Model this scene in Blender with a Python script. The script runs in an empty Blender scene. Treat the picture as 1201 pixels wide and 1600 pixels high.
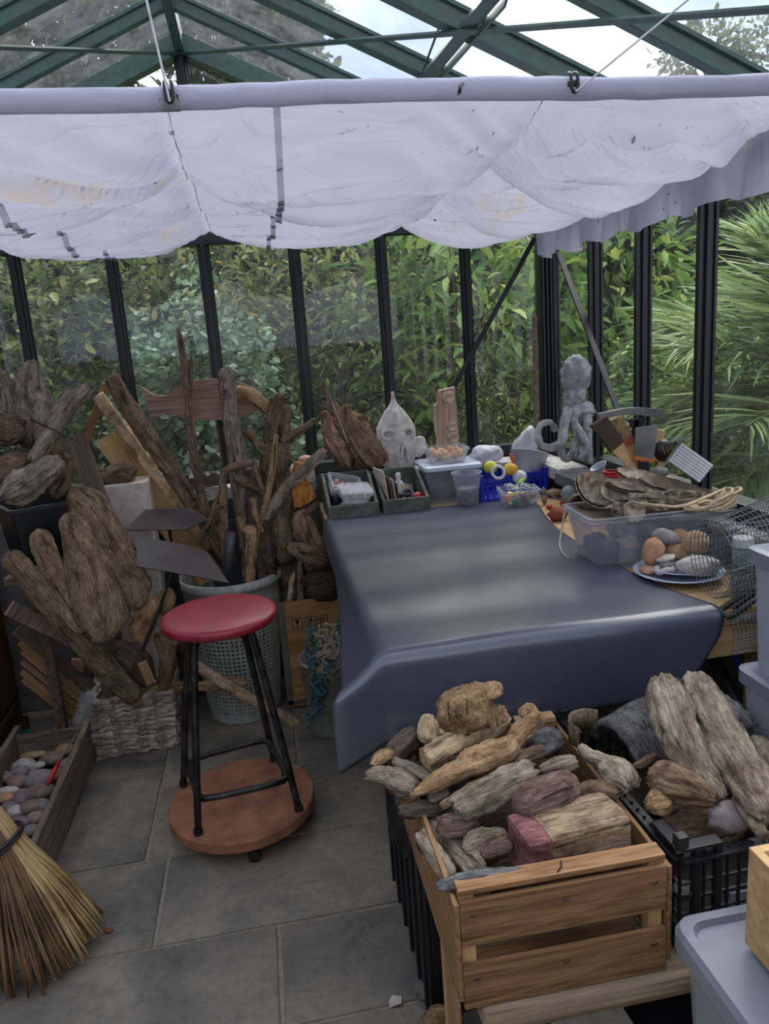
import bpy, bmesh, math, random
import numpy as np
from mathutils import Vector, Matrix, noise

scene = bpy.context.scene
COL = scene.collection
R = math.radians
V = Vector
rng = random.Random(7)

# ------------------------------------------------------------------ camera
F_PX, YAW, PITCH, ROLL = 1180.0, R(8.6375), R(12.975), R(4.127)
CAM = V((0, 0, 1.53))
_f = V((math.sin(YAW) * math.cos(PITCH), math.cos(YAW) * math.cos(PITCH), -math.sin(PITCH)))
_r = V((math.cos(YAW), -math.sin(YAW), 0))
_d = _f.cross(_r)
IX = _r * math.cos(ROLL) + _d * math.sin(ROLL)
IY = _d * math.cos(ROLL) - _r * math.sin(ROLL)
cam = bpy.data.objects.new('camera', bpy.data.cameras.new('camera'))
COL.objects.link(cam)
cam.data.sensor_fit = 'VERTICAL'
cam.data.sensor_height = 24.0
cam.data.lens = F_PX * 24.0 / 1600.0
cam.data.clip_start = 0.05
cam.matrix_world = Matrix(((IX.x, -IY.x, -_f.x, CAM.x), (IX.y, -IY.y, -_f.y, CAM.y), (IX.z, -IY.z, -_f.z, CAM.z), (0, 0, 0, 1)))
scene.camera = cam

# ------------------------------------------------------------------ sky and exposure
scene.view_settings.view_transform = 'Standard'
scene.view_settings.look = 'None'
scene.view_settings.gamma = 1.0
scene.view_settings.use_curve_mapping = False
scene.view_settings.exposure = 1.6
scene.cycles.transparent_max_bounces = 24
scene.cycles.max_bounces = 10
world = bpy.data.worlds.new('overcast_sky'); scene.world = world
world.use_nodes = True
wn, wl = world.node_tree.nodes, world.node_tree.links
wn.clear()
_o = wn.new('ShaderNodeOutputWorld'); _b = wn.new('ShaderNodeBackground')
_tc = wn.new('ShaderNodeTexCoord'); _ns = wn.new('ShaderNodeTexNoise'); _rp = wn.new('ShaderNodeValToRGB')
_ns.inputs['Scale'].default_value = 2.6; _ns.inputs['Detail'].default_value = 6; _ns.inputs['Distortion'].default_value = .4
_rp.color_ramp.elements[0].position = .40; _rp.color_ramp.elements[0].color = (.42, .52, .78, 1)
_rp.color_ramp.elements[1].position = .62; _rp.color_ramp.elements[1].color = (.92, .94, .98, 1)
_b.inputs['Strength'].default_value = 0.62
wl.new(_tc.outputs['Generated'], _ns.inputs['Vector']); wl.new(_ns.outputs['Fac'], _rp.inputs['Fac'])
wl.new(_rp.outputs['Color'], _b.inputs['Color']); wl.new(_b.outputs['Background'], _o.inputs['Surface'])
sun = bpy.data.objects.new('sun', bpy.data.lights.new('sun', 'SUN')); COL.objects.link(sun)
sun.data.energy = 2.6; sun.data.angle = R(70); sun.data.color = (1, .96, .9)
sun.rotation_euler = (R(-34), R(12), 0)

# ------------------------------------------------------------------ measuring helpers: photo pixel -> point on a known plane of the place
def ray(u, v):
    return _f + IX * ((u - 600.5) / F_PX) + IY * ((v - 800.0) / F_PX)
def az(u, v, z): d = ray(u, v); return CAM + d * ((z - CAM.z) / d.z)
def ay(u, v, y): d = ray(u, v); return CAM + d * (y / d.y)
def ax(u, v, x): d = ray(u, v); return CAM + d * (x / d.x)
def m_px(n, p): return n * (p - CAM).dot(_f) / F_PX      # metres covered by n pixels at point p

# ------------------------------------------------------------------ object helpers
def obj(name, mesh, mat=None, parent=None, loc=None, smooth=False):
    o = bpy.data.objects.new(name, mesh); COL.objects.link(o)
    if mat is not None and len(mesh.materials) == 0: mesh.materials.append(mat)
    if parent is not None: o.parent = parent
    if loc is not None: o.location = loc
    if smooth: mesh.polygons.foreach_set('use_smooth', [True] * len(mesh.polygons))
    return o
def tag(o, label, cat, group=None, kind=None):
    o['label'] = label
    if cat: o['category'] = cat
    if group: o['group'] = group
    if kind: o['kind'] = kind
    return o
def empty(name, loc=(0, 0, 0), rz=0.0, rot=None):
    o = bpy.data.objects.new(name, None); COL.objects.link(o)
    o.empty_display_size = .05
    o.location = loc; o.rotation_euler = rot if rot else (0, 0, rz)
    return o
def struct(name, loc=(0, 0, 0)):
    o = empty(name, loc); o['kind'] = 'structure'; return o
def pyd(name, vs, fs):
    m = bpy.data.meshes.new(name); m.from_pydata([tuple(v) for v in vs], [], fs); m.update(); return m
def bm_mesh(bm, name):
    m = bpy.data.meshes.new(name); bm.to_mesh(m); bm.free(); return m
def box(bm, c, s, rot=None, bev=0.0):
    M = Matrix.Translation(V(c)) @ (rot.to_4x4() if rot is not None else Matrix()) @ Matrix.Diagonal((s[0], s[1], s[2], 1))
    r = bmesh.ops.create_cube(bm, size=1.0, matrix=M)
    if bev > 0:
        es = list({e for v in r['verts'] for e in v.link_edges})
        bmesh.ops.bevel(bm, geom=es, offset=bev, segments=2, affect='EDGES', profile=.6)
def boxm(s, bev=0.0, name='box', c=(0, 0, 0)):
    bm = bmesh.new(); box(bm, c, s, None, bev); return bm_mesh(bm, name)
def beam(bm, a, b, w, h, up=V((0, 0, 1)), bev=0.0):
    a, b = V(a), V(b); t = (b - a); L = t.length; t.normalize()
    s = t.cross(V(up)); 
    if s.length < 1e-4: s = t.cross(V((1, 0, 0)))
    s.normalize(); n = s.cross(t)
    box(bm, (a + b) / 2, (w, L, h), Matrix((s, t, n)).transposed(), bev)
def beamm(a, b, w, h, up=V((0, 0, 1)), bev=0.0):
    bm = bmesh.new(); beam(bm, a, b, w, h, up, bev); return bm_mesh(bm, 'beam')
def crom(P, n):
    P = [V(p) for p in P]
    if len(P) == 2: return [P[0].lerp(P[1], i / (n - 1)) for i in range(n)]
    Q = [P[0] * 2 - P[1]] + P + [P[-1] * 2 - P[-2]]
    out = []
    for i in range(n):
        x = i / (n - 1) * (len(P) - 1); k = min(int(x), len(P) - 2); t = x - k
        a, b, c, d = Q[k:k + 4]
        out.append(.5 * ((2 * b) + (c - a) * t + (2 * a - 5 * b + 4 * c - d) * t * t + (3 * b - a - 3 * c + d) * t ** 3))
    return out
def tube(bm, P, r, n=8, steps=None, cap=True, closed=False):
    if steps: P = crom(P, steps)
    P = [V(p) for p in P]; N = len(P)
    rr = (lambda i: r) if not isinstance(r, (list, tuple)) else (lambda i: r[min(int(i * len(r) / N), len(r) - 1)] if len(r) != N else r[i])
    rings = []; prev = None
    for i in range(N):
        if closed: t = P[(i + 1) % N] - P[i - 1]
        else: t = P[min(i + 1, N - 1)] - P[max(i - 1, 0)]
        t.normalize()
        if prev is None:
            s = t.cross(V((0, 0, 1)))
            if s.length < .1: s = t.cross(V((1, 0, 0)))
        else: s = prev - t * prev.dot(t)
        s.normalize(); prev = s; q = t.cross(s)
        rings.append([bm.verts.new(P[i] + (s * math.cos(a) + q * math.sin(a)) * rr(i)) for a in [2 * math.pi * k / n for k in range(n)]])
    for i in range(N if closed else N - 1):
        A, B = rings[i], rings[(i + 1) % N]
        for k in range(n): bm.faces.new((A[k], A[(k + 1) % n], B[(k + 1) % n], B[k]))
    if cap and not closed:
        bm.faces.new(rings[0][::-1]); bm.faces.new(rings[-1])
def tubem(P, r, n=8, steps=None, closed=False):
    bm = bmesh.new(); tube(bm, P, r, n, steps, True, closed); return bm_mesh(bm, 'tube')
def lathe(bm, prof, n=32, c=(0, 0, 0), sx=1.0, sy=1.0, capb=True, capt=False):
    rings = [[bm.verts.new((c[0] + r * sx * math.cos(2 * math.pi * k / n), c[1] + r * sy * math.sin(2 * math.pi * k / n), c[2] + z)) for k in range(n)] for r, z in prof]
    for A, B in zip(rings, rings[1:]):
        for k in range(n): bm.faces.new((A[k], A[(k + 1) % n], B[(k + 1) % n], B[k]))
    if capb: bm.faces.new(rings[0][::-1])
    if capt: bm.faces.new(rings[-1])
def lathem(prof, n=32, **k):
    bm = bmesh.new(); lathe(bm, prof, n, **k); return bm_mesh(bm, 'lathe')
def rrect(w, d, r, n=4):
    pts = []
    for cx, cy, a0 in ((w / 2 - r, d / 2 - r, 0), (-w / 2 + r, d / 2 - r, 90), (-w / 2 + r, -d / 2 + r, 180), (w / 2 - r, -d / 2 + r, 270)):
        for k in range(n + 1):
            a = R(a0 + 90 * k / n); pts.append((cx + r * math.cos(a), cy + r * math.sin(a)))
    return pts
def tub(bm, levels, n=4, bottom=0, cap=True):
    """stack of rounded rectangles (w, d, r, z) joined into a shell"""
    rings = [[bm.verts.new((x, y, z)) for x, y in rrect(w, d, r, n)] for w, d, r, z in levels]
    for A, B in zip(rings, rings[1:]):
        L = len(A)
        for k in range(L): bm.faces.new((A[k], A[(k + 1) % L], B[(k + 1) % L], B[k]))
    if cap: bm.faces.new(rings[0][::-1]); bm.faces.new(rings[-1]) 
def open_tub(bm, wt, dt, wb, db, h, th=.003, rim=.008, r=.02):
    tub(bm, [(wb - 2 * th, db - 2 * th, r, th), (wb, db, r, 0), (wt, dt, r, h - .012), (wt + 2 * rim, dt + 2 * rim, r, h - .012), (wt + 2 * rim, dt + 2 * rim, r, h), (wt - 2 * th, dt - 2 * th, r, h), (wb - 2 * th, db - 2 * th, r, th)], cap=False)
    lo = rrect(wb - 2 * th, db - 2 * th, r); bm.faces.new([bm.verts.new((x, y, th)) for x, y in lo])
    bm.faces.new([bm.verts.new((x, y, 0)) for x, y in rrect(wb, db, r)][::-1])
    bmesh.ops.remove_doubles(bm, verts=bm.verts, dist=1e-5)
def prism(bm, pts, axis_o, ux, uy, th):
    """extruded outline: pts in (ux,uy) plane from origin axis_o, thickness th along normal, centred"""
    n = ux.cross(uy).normalized()
    A = [bm.verts.new(axis_o + ux * x + uy * y + n * th / 2) for x, y in pts]
    B = [bm.verts.new(axis_o + ux * x + uy * y - n * th / 2) for x, y in pts]
    bm.faces.new(A); bm.faces.new(B[::-1])
    for k in range(len(A)):
        j = (k + 1) % len(A); bm.faces.new((A[k], B[k], B[j], A[j]))
def prismm(pts, o, ux, uy, th):
    bm = bmesh.new(); prism(bm, pts, V(o), V(ux), V(uy), th); bmesh.ops.recalc_face_normals(bm, faces=bm.faces); return bm_mesh(bm, 'prism')

# ------------------------------------------------------------------ materials
def new_mat(name):
    m = bpy.data.materials.new(name); m.use_nodes = True
    nt = m.node_tree; return m, nt.nodes, nt.links, nt.nodes['Principled BSDF']
def lin(c):
    return tuple(((x / 255.) / 12.92 if x / 255. < .04045 else ((x / 255. + .055) / 1.055) ** 2.4) for x in c) + (1,)
def ramp(N, stops):
    r = N.new('ShaderNodeValToRGB'); e = r.color_ramp.elements
    while len(e) < len(stops): e.new(.5)
    for k, (p, c) in enumerate(stops): e[k].position = p; e[k].color = c
    return r
def vary(N, L, col, amt=.35):
    """per-object brightness variation"""
    oi = N.new('ShaderNodeObjectInfo'); hs = N.new('ShaderNodeHueSaturation'); mr = N.new('ShaderNodeMapRange')
    mr.inputs['To Min'].default_value = 1 - amt; mr.inputs['To Max'].default_value = 1 + amt
    L.new(oi.outputs['Random'], mr.inputs['Value']); L.new(mr.outputs['Result'], hs.inputs['Value']); L.new(col, hs.inputs['Color'])
    return hs.outputs['Color']
def coords(N, L, attr=None, scale=(1, 1, 1)):
    mp = N.new('ShaderNodeMapping'); mp.inputs['Scale'].default_value = scale
    if attr: a = N.new('ShaderNodeAttribute'); a.attribute_name = attr; L.new(a.outputs['Vector'], mp.inputs['Vector'])
    else: a = N.new('ShaderNodeTexCoord'); L.new(a.outputs['Object'], mp.inputs['Vector'])
    return mp.outputs['Vector']
def nz(N, L, vec, scale, detail=4, dist=0.0, rough=.55):
    n = N.new('ShaderNodeTexNoise'); n.inputs['Scale'].default_value = scale; n.inputs['Detail'].default_value = detail
    n.inputs['Distortion'].default_value = dist; n.inputs['Roughness'].default_value = rough
    L.new(vec, n.inputs['Vector']); return n.outputs['Fac']
def mixc(N, L, fac, a, b, mode='MIX'):
    m = N.new('ShaderNodeMix'); m.data_type = 'RGBA'; m.blend_type = mode
    if isinstance(fac, float): m.inputs[0].default_value = fac
    else: L.new(fac, m.inputs[0])
    for s, x in ((6, a), (7, b)):
        if isinstance(x, tuple): m.inputs[s].default_value = x
        else: L.new(x, m.inputs[s])
    return m.outputs[2]
def bump(N, L, bs, h, strength, dist):
    b = N.new('ShaderNodeBump'); b.inputs['Strength'].default_value = strength; b.inputs['Distance'].default_value = dist
    L.new(h, b.inputs['Height']); L.new(b.outputs['Normal'], bs.inputs['Normal'])
def drift_mat(name, dark, mid, light, fine=230., var=.18):
    m, N, L, B = new_mat(name)
    g = coords(N, L, 'gc', (1, 1, .07)); low = coords(N, L, 'gc', (1, 1, .6))
    n1 = nz(N, L, g, fine, 6, .3, .65); n2 = nz(N, L, low, 20, 8, .5, .68); n3 = nz(N, L, g, fine * .28, 5, .8); n4 = nz(N, L, low, 110, 5, 0, .7)
    mx_ = lambda a, b, t: tuple(x + (y - x) * t for x, y in zip(a, b))
    c1 = ramp(N, [(.25, lin(mx_(dark, mid, .45))), (.5, lin(mid)), (.8, lin(light))]); L.new(n1, c1.inputs['Fac'])
    c2 = ramp(N, [(.30, (.20, .165, .14, 1)), (.43, (.62, .58, .54, 1)), (.55, (1, 1, 1, 1)), (.70, (1.35, 1.31, 1.25, 1))]); L.new(n2, c2.inputs['Fac'])
    c3 = ramp(N, [(.33, (.10, .085, .07, 1)), (.42, (1, 1, 1, 1))]); L.new(n3, c3.inputs['Fac'])  # dark cracks along the grain, with crevice shade put into the colour
    c4 = ramp(N, [(.32, (.40, .36, .33, 1)), (.5, (1, 1, 1, 1))]); L.new(n4, c4.inputs['Fac'])
    col = mixc(N, L, .85, mixc(N, L, 1.0, c1.outputs['Color'], c2.outputs['Color'], 'MULTIPLY'), c3.outputs['Color'], 'MULTIPLY')
    col = mixc(N, L, .7, col, c4.outputs['Color'], 'MULTIPLY')
    gn = N.new('ShaderNodeHueSaturation'); gn.inputs['Value'].default_value = 1.6; gn.inputs['Saturation'].default_value = .98; L.new(col, gn.inputs['Color'])
    L.new(vary(N, L, gn.outputs['Color'], var), B.inputs['Base Color'])
    B.inputs['Roughness'].default_value = .82; B.inputs['Specular IOR Level'].default_value = .25
    ad = N.new('ShaderNodeMath'); ad.operation = 'ADD'; L.new(n3, ad.inputs[0]); L.new(n4, ad.inputs[1])
    a3 = N.new('ShaderNodeMath'); a3.operation = 'MULTIPLY_ADD'; a3.inputs[1].default_value = .5; L.new(n1, a3.inputs[0]); L.new(ad.outputs[0], a3.inputs[2])
    bump(N, L, B, a3.outputs[0], .9, .008)
    return m
def plank_mat(name, dark, mid, light, axis=0, scale=60., var=.15, rough=.7):
    m, N, L, B = new_mat(name)
    sc = [1, 1, 1]; sc[axis] = .06
    g = coords(N, L, None, tuple(sc)); n1 = nz(N, L, g, scale, 4, 1.2); n2 = nz(N, L, coords(N, L), 5, 3)
    c1 = ramp(N, [(.3, lin(dark)), (.5, lin(mid)), (.7, lin(light))]); L.new(n1, c1.inputs['Fac'])
    c2 = ramp(N, [(.3, (.75, .72, .68, 1)), (.6, (1, 1, 1, 1))]); L.new(n2, c2.inputs['Fac'])
    L.new(vary(N, L, mixc(N, L, .8, c1.outputs['Color'], c2.outputs['Color'], 'MULTIPLY'), var), B.inputs['Base Color'])
    B.inputs['Roughness'].default_value = rough; B.inputs['Specular IOR Level'].default_value = .3
    bump(N, L, B, n1, .25, .002)
    return m
def plain_mat(name, rgb, rough=.5, metal=0., var=0., spot=None, spot_scale=30., bmp=0., spec=.5, bscale=80.):
    m, N, L, B = new_mat(name)
    vec = coords(N, L)
    n = nz(N, L, vec, spot_scale, 5)
    c = ramp(N, [(.35, lin(spot or tuple(x * .86 for x in rgb))), (.6, lin(rgb))]); L.new(n, c.inputs['Fac'])
    col = c.outputs['Color']
    if var: col = vary(N, L, col, var)
    L.new(col, B.inputs['Base Color'])
    B.inputs['Roughness'].default_value = rough; B.inputs['Metallic'].default_value = metal; B.inputs['Specular IOR Level'].default_value = spec
    if bmp: bump(N, L, B, nz(N, L, vec, bscale, 5), bmp, .006)
    return m
def clear_mat(name, rgb, opac=.3, rough=.25, spot=None):
    m, N, L, B = new_mat(name)
    B.inputs['Base Color'].default_value = lin(rgb); B.inputs['Roughness'].default_value = rough
    t = N.new('ShaderNodeBsdfTransparent'); mx = N.new('ShaderNodeMixShader')
    lw = N.new('ShaderNodeLayerWeight'); lw.inputs['Blend'].default_value = .35
    mr = N.new('ShaderNodeMapRange'); mr.inputs['To Min'].default_value = opac; mr.inputs['To Max'].default_value = min(1, opac + .55)
    L.new(lw.outputs['Facing'], mr.inputs['Value']); L.new(mr.outputs['Result'], mx.inputs[0])
    L.new(t.outputs[0], mx.inputs[1]); L.new(B.outputs[0], mx.inputs[2]); L.new(mx.outputs[0], N['Material Output'].inputs['Surface'])
    return m
def glass_mat(name, haze, hz_col=(200, 205, 210)):
    m, N, L, B = new_mat(name)
    N.remove(B)
    t = N.new('ShaderNodeBsdfTransparent'); t.inputs[0].default_value = (.975, .985, .98, 1)
    gl = N.new('ShaderNodeBsdfGlossy'); gl.inputs['Roughness'].default_value = .02
    df = N.new('ShaderNodeBsdfTranslucent'); df.inputs[0].default_value = lin(hz_col)
    lw = N.new('ShaderNodeLayerWeight'); lw.inputs['Blend'].default_value = .5
    pw = N.new('ShaderNodeMath'); pw.operation = 'POWER'; pw.inputs[1].default_value = 4.0; L.new(lw.outputs['Facing'], pw.inputs[0])
    fr = N.new('ShaderNodeMapRange'); fr.inputs['To Min'].default_value = .025; fr.inputs['To Max'].default_value = .5; L.new(pw.outputs[0], fr.inputs['Value'])
    m1 = N.new('ShaderNodeMixShader'); m2 = N.new('ShaderNodeMixShader')
    n = nz(N, L, coords(N, L), 7, 6, .5, .7); rp = ramp(N, [(.4, (haze * .3,) * 3 + (1,)), (.75, (haze * 1.6,) * 3 + (1,))]); L.new(n, rp.inputs['Fac'])
    L.new(rp.outputs['Color'], m1.inputs[0]); L.new(t.outputs[0], m1.inputs[1]); L.new(df.outputs[0], m1.inputs[2])
    L.new(fr.outputs[0], m2.inputs[0]); L.new(m1.outputs[0], m2.inputs[1]); L.new(gl.outputs[0], m2.inputs[2])
    L.new(m2.outputs[0], N['Material Output'].inputs['Surface'])
    return m
def leaf_mat(name, stops, rough=.45, transl=.35):
    m, N, L, B = new_mat(name)
    a = N.new('ShaderNodeAttribute'); a.attribute_name = 'rnd'
    rp = ramp(N, [(p, lin(c)) for p, c in stops]); L.new(a.outputs['Fac'], rp.inputs['Fac'])
    L.new(rp.outputs['Color'], B.inputs['Base Color']); B.inputs['Roughness'].default_value = rough
    tr = N.new('ShaderNodeBsdfTranslucent'); L.new(mixc(N, L, .5, rp.outputs['Color'], (.5, .6, .1, 1), 'MULTIPLY'), tr.inputs[0]); mx = N.new('ShaderNodeMixShader'); mx.inputs[0].default_value = transl
    L.new(rp.outputs['Color'], tr.inputs[0])
    L.new(B.outputs[0], mx.inputs[1]); L.new(tr.outputs[0], mx.inputs[2]); L.new(mx.outputs[0], N['Material Output'].inputs['Surface'])
    return m

M = {}
M['alu'] = plain_mat('green_aluminium', (60, 86, 78), .35, 0., spec=.5, spot=(50, 72, 66))
M['alu_dark'] = plain_mat('dark_green_aluminium', (20, 30, 28), .4)
M['glass'] = glass_mat('wall_glass', .022)
M['roofglass'] = glass_mat('roof_glass', .06)
M['mortar'] = plain_mat('mortar', (150, 142, 126), .95, bmp=.4)
M['render'] = plain_mat('grey_render', (120, 120, 118), .95, bmp=.4)
M['soil'] = plain_mat('soil', (52, 54, 34), 1., spot=(34, 36, 22), spot_scale=6)
M['metal'] = plain_mat('dull_metal', (150, 152, 155), .4, .8)
M['white_cord'] = plain_mat('white_cord', (215, 215, 220), .8)
M['black_plastic'] = plain_mat('black_plastic', (24, 25, 28), .42, spot=(34, 34, 36))
M['dark_cable'] = plain_mat('dark_cable', (40, 40, 48), .5)

def flag_mat():
    m, N, L, B = new_mat('flagstone')
    g = N.new('ShaderNodeNewGeometry'); oi = N.new('ShaderNodeObjectInfo')
    ad = N.new('ShaderNodeVectorMath'); ad.operation = 'ADD'; L.new(g.outputs['Position'], ad.inputs[0]); L.new(oi.outputs['Random'], ad.inputs[1])
    n1 = nz(N, L, ad.outputs[0], 3.2, 8, .6, .62); n2 = nz(N, L, ad.outputs[0], 38, 6, 0, .7); n3 = nz(N, L, ad.outputs[0], 1.6, 4, 1.5)
    c1 = ramp(N, [(.34, lin((94, 92, 87))), (.47, lin((118, 113, 104))), (.58, lin((137, 128, 115))), (.72, lin((125, 122, 116)))]); L.new(n1, c1.inputs['Fac'])
    c2 = ramp(N, [(.25, (.62, .6, .58, 1)), (.5, (1, 1, 1, 1)), (.8, (1.12, 1.1, 1.08, 1))]); L.new(n2, c2.inputs['Fac'])
    col = mixc(N, L, .85, c1.outputs['Color'], c2.outputs['Color'], 'MULTIPLY')
    L.new(vary(N, L, col, .08), B.inputs['Base Color']); B.inputs['Roughness'].default_value = .62
    st = ramp(N, [(.45, (0, 0, 0, 1)), (.47, (.4, .4, .4, 1)), (.55, (.45, .45, .45, 1)), (.57, (.8, .8, .8, 1))]); L.new(n3, st.inputs['Fac'])
    a2 = N.new('ShaderNodeMath'); a2.operation = 'MULTIPLY_ADD'; a2.inputs[1].default_value = .5; L.new(n2, a2.inputs[0]); L.new(st.outputs['Color'], a2.inputs[2])
    bump(N, L, B, a2.outputs[0], .5, .006)
    return m
M['flag'] = flag_mat()
def cloth_mat(base=(.45, .45, .55, 1)):
    m, N, L, B = new_mat('stained_white_cloth')
    g = N.new('ShaderNodeNewGeometry'); pos = g.outputs['Position']
    n1 = nz(N, L, pos, 45, 3, .4, .6); n2 = nz(N, L, pos, 3.0, 4, .6); n3 = nz(N, L, pos, 2.2, 3, 1.0)
    spots = ramp(N, [(.655, (0, 0, 0, 1)), (.70, (1, 1, 1, 1))]); L.new(n1, spots.inputs['Fac'])
    area = ramp(N, [(.5, (0, 0, 0, 1)), (.62, (1, 1, 1, 1))]); L.new(n2, area.inputs['Fac'])
    blot = ramp(N, [(.64, (0, 0, 0, 1)), (.70, (.4, .4, .4, 1)), (.72, (.12, .12, .12, 1))]); L.new(n3, blot.inputs['Fac'])
    f = N.new('ShaderNodeMath'); f.operation = 'MULTIPLY'; L.new(spots.outputs['Color'], f.inputs[0]); L.new(area.outputs['Color'], f.inputs[1])
    c = mixc(N, L, f.outputs[0], base, lin((60, 48, 36)))
    c = mixc(N, L, blot.outputs['Color'], c, lin((190, 170, 130)))
    df = N.new('ShaderNodeBsdfDiffuse'); tr = N.new('ShaderNodeBsdfTranslucent'); mx = N.new('ShaderNodeMixShader'); mx.inputs[0].default_value = .46
    mp = N.new('ShaderNodeMapping'); mp.inputs['Scale'].default_value = (1.0, 9, 0); L.new(pos, mp.inputs['Vector'])
    w1 = nz(N, L, mp.outputs['Vector'], 1.0, 3, .3, .5); w2 = nz(N, L, mp.outputs['Vector'], 1.7, 2, .3)
    rd = ramp(N, [(.40, (0, 0, 0, 1)), (.5, (1, 1, 1, 1)), (.60, (0, 0, 0, 1))]); L.new(w2, rd.inputs['Fac'])
    hs_ = N.new('ShaderNodeMath'); hs_.operation = 'MULTIPLY_ADD'; hs_.inputs[1].default_value = .12; L.new(rd.outputs['Color'], hs_.inputs[0]); L.new(w1, hs_.inputs[2])
    bp = N.new('ShaderNodeBump'); bp.inputs['Strength'].default_value = .55; bp.inputs['Distance'].default_value = .045; L.new(hs_.outputs[0], bp.inputs['Height'])
    L.new(bp.outputs['Normal'], df.inputs['Normal']); L.new(bp.outputs['Normal'], tr.inputs['Normal'])
    L.new(c, df.inputs[0]); L.new(c, tr.inputs[0]); L.new(df.outputs[0], mx.inputs[1]); L.new(tr.outputs[0], mx.inputs[2]); N.remove(B)
    L.new(mx.outputs[0], N['Material Output'].inputs['Surface'])
    return m
M['cloth'] = cloth_mat(); M['sleeve'] = cloth_mat((.62, .62, .72, 1))  # sleeve colour lightened to make up for light lost through the closed tube
M['tape'] = clear_mat('grey_seam_tape', (150, 146, 160), .45, .8)
M['leafA'] = leaf_mat('elaeagnus_leaf', [(0, (60, 82, 46)), (.35, (100, 124, 66)), (.7, (138, 154, 88)), (.92, (180, 182, 110)), (1, (206, 190, 90))])
M['leafB'] = leaf_mat('eucalyptus_leaf', [(0, (78, 108, 76)), (.5, (122, 152, 116)), (1, (172, 194, 162))])
M['leafC'] = leaf_mat('laurel_leaf', [(0, (84, 118, 62)), (.5, (134, 172, 86)), (.85, (174, 200, 100)), (1, (214, 222, 120))])
M['leafD'] = leaf_mat('dark_hedge_leaf', [(0, (40, 54, 34)), (.5, (72, 94, 48)), (1, (116, 134, 66))])
M['palm'] = leaf_mat('palm_leaf', [(0, (84, 114, 62)), (.5, (128, 154, 92)), (1, (172, 188, 128))])
M['leafT'] = leaf_mat('tree_leaf', [(0, (66, 78, 54)), (.5, (98, 112, 74)), (1, (130, 140, 96))])
M['branch'] = plain_mat('branch_bark', (120, 98, 76), .9, bmp=.4, spot=(70, 58, 46))

# ------------------------------------------------------------------ ground, floor
XC, S, YB = -.168, .375, 3.39            # ridge line, glazing pitch, back glazing plane
XR, XL = XC + 4 * S, XC - 4 * S
g = obj('ground', boxm((60, 60, .1)), M['soil'], loc=(0, 8, -.2)); g['kind'] = 'structure'
fl = struct('floor')
obj('mortar_bed', boxm((3.0, 5.2, .06)), M['mortar'], fl, (XC, .85, -.036))
slabs = [(-.10, .62, 1.465, 1.79), (-.80, -.10, 1.10, 1.79), (-1.45, -.80, 1.25, 1.79), (-.10, .62, .95, 1.465), (.62, 1.25, 1.1, 1.79),
         (-.43, .38, 1.79, 2.16), (-1.02, -.43, 1.79, 2.16), (.38, 1.25, 1.79, 2.4), (-1.6, -1.02, 1.79, 2.4),
         (-.50, .38, 2.16, 2.56), (-1.02, -.50, 2.16, 2.86), (.38, 1.25, 2.4, 3.3), (-.50, .0, 2.56, 3.3), (.0, .38, 2.56, 3.3),
         (-1.02, -.50, 2.86, 3.3), (-1.6, -1.02, 2.4, 3.3), (-.8, -.10, .5, 1.10), (-.10, .62, .4, .95), (-1.45, -.8, .5, 1.25), (.62, 1.25, .5, 1.1)]
for k, (x0, x1, y0, y1) in enumerate(slabs):
    gp = .006
    bm = bmesh.new(); box(bm, (0, 0, 0), (x1 - x0 - 2 * gp, y1 - y0 - 2 * gp, .04), None, .004)
    bmesh.ops.subdivide_edges(bm, edges=[e for e in bm.edges if e.calc_length() > .2], cuts=6, use_grid_fill=True)
    for v in bm.verts:
        n = noise.noise(V((v.co.x * 9 + k * 3, v.co.y * 9, k)))
        v.co.x += .003 * n; v.co.y += .003 * noise.noise(V((v.co.y * 9, k * 2.2, v.co.x * 9)))
    obj('flagstone', bm_mesh(bm, 'flagstone'), M['flag'], fl, ((x0 + x1) / 2, (y0 + y1) / 2, -.0205 + .0006 * (k % 3)), True)

# ------------------------------------------------------------------ greenhouse frame
EAVE, RIDGE, SL = 2.03, 2.74, .45
def roof_z(x): return RIDGE - SL * abs(x - XC)
SILL = .96
Y0 = -.55
def mullion_mesh(h):
    bm = bmesh.new(); box(bm, (0, 0, h / 2), (.038, .03, h), None, .003); box(bm, (0, -.022, h / 2), (.018, .022, h), None, .002)
    box(bm, (0, .012, h / 2), (.052, .01, h), None, .002); return bm_mesh(bm, 'mullion')
wb = struct('wall_back')
obj('dwarf_wall', boxm((3.2, .16, SILL), 0, 'dwarf', (0, 0, SILL / 2)), M['render'], wb, (XC, YB + .06, 0))
obj('sill_rail', boxm((3.0, .07, .05), .004), M['alu_dark'], wb, (XC, YB, SILL + .02))
obj('eave_rail', boxm((3.0, .05, .06), .004), M['alu_dark'], wb, (XC, YB - .005, 1.985))
for k in range(-3, 4):
    h = (roof_z(XC + k * S) - .03 - SILL)
    obj('mullion', mullion_mesh(h), M['alu_dark'], wb, (XC + k * S, YB, SILL))
for k in (-4, 4): 
    bm = bmesh.new(); box(bm, (0, 0, .55), (.09, .07, 1.1), None, .004)
    for q in range(5): box(bm, (-.036 + q * .018, -.04, .55), (.008, .02, 1.1), None, .002)
    obj('corner_post', bm_mesh(bm, 'post'), M['alu_dark'], wb, (XC + k * S, YB, SILL))
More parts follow.
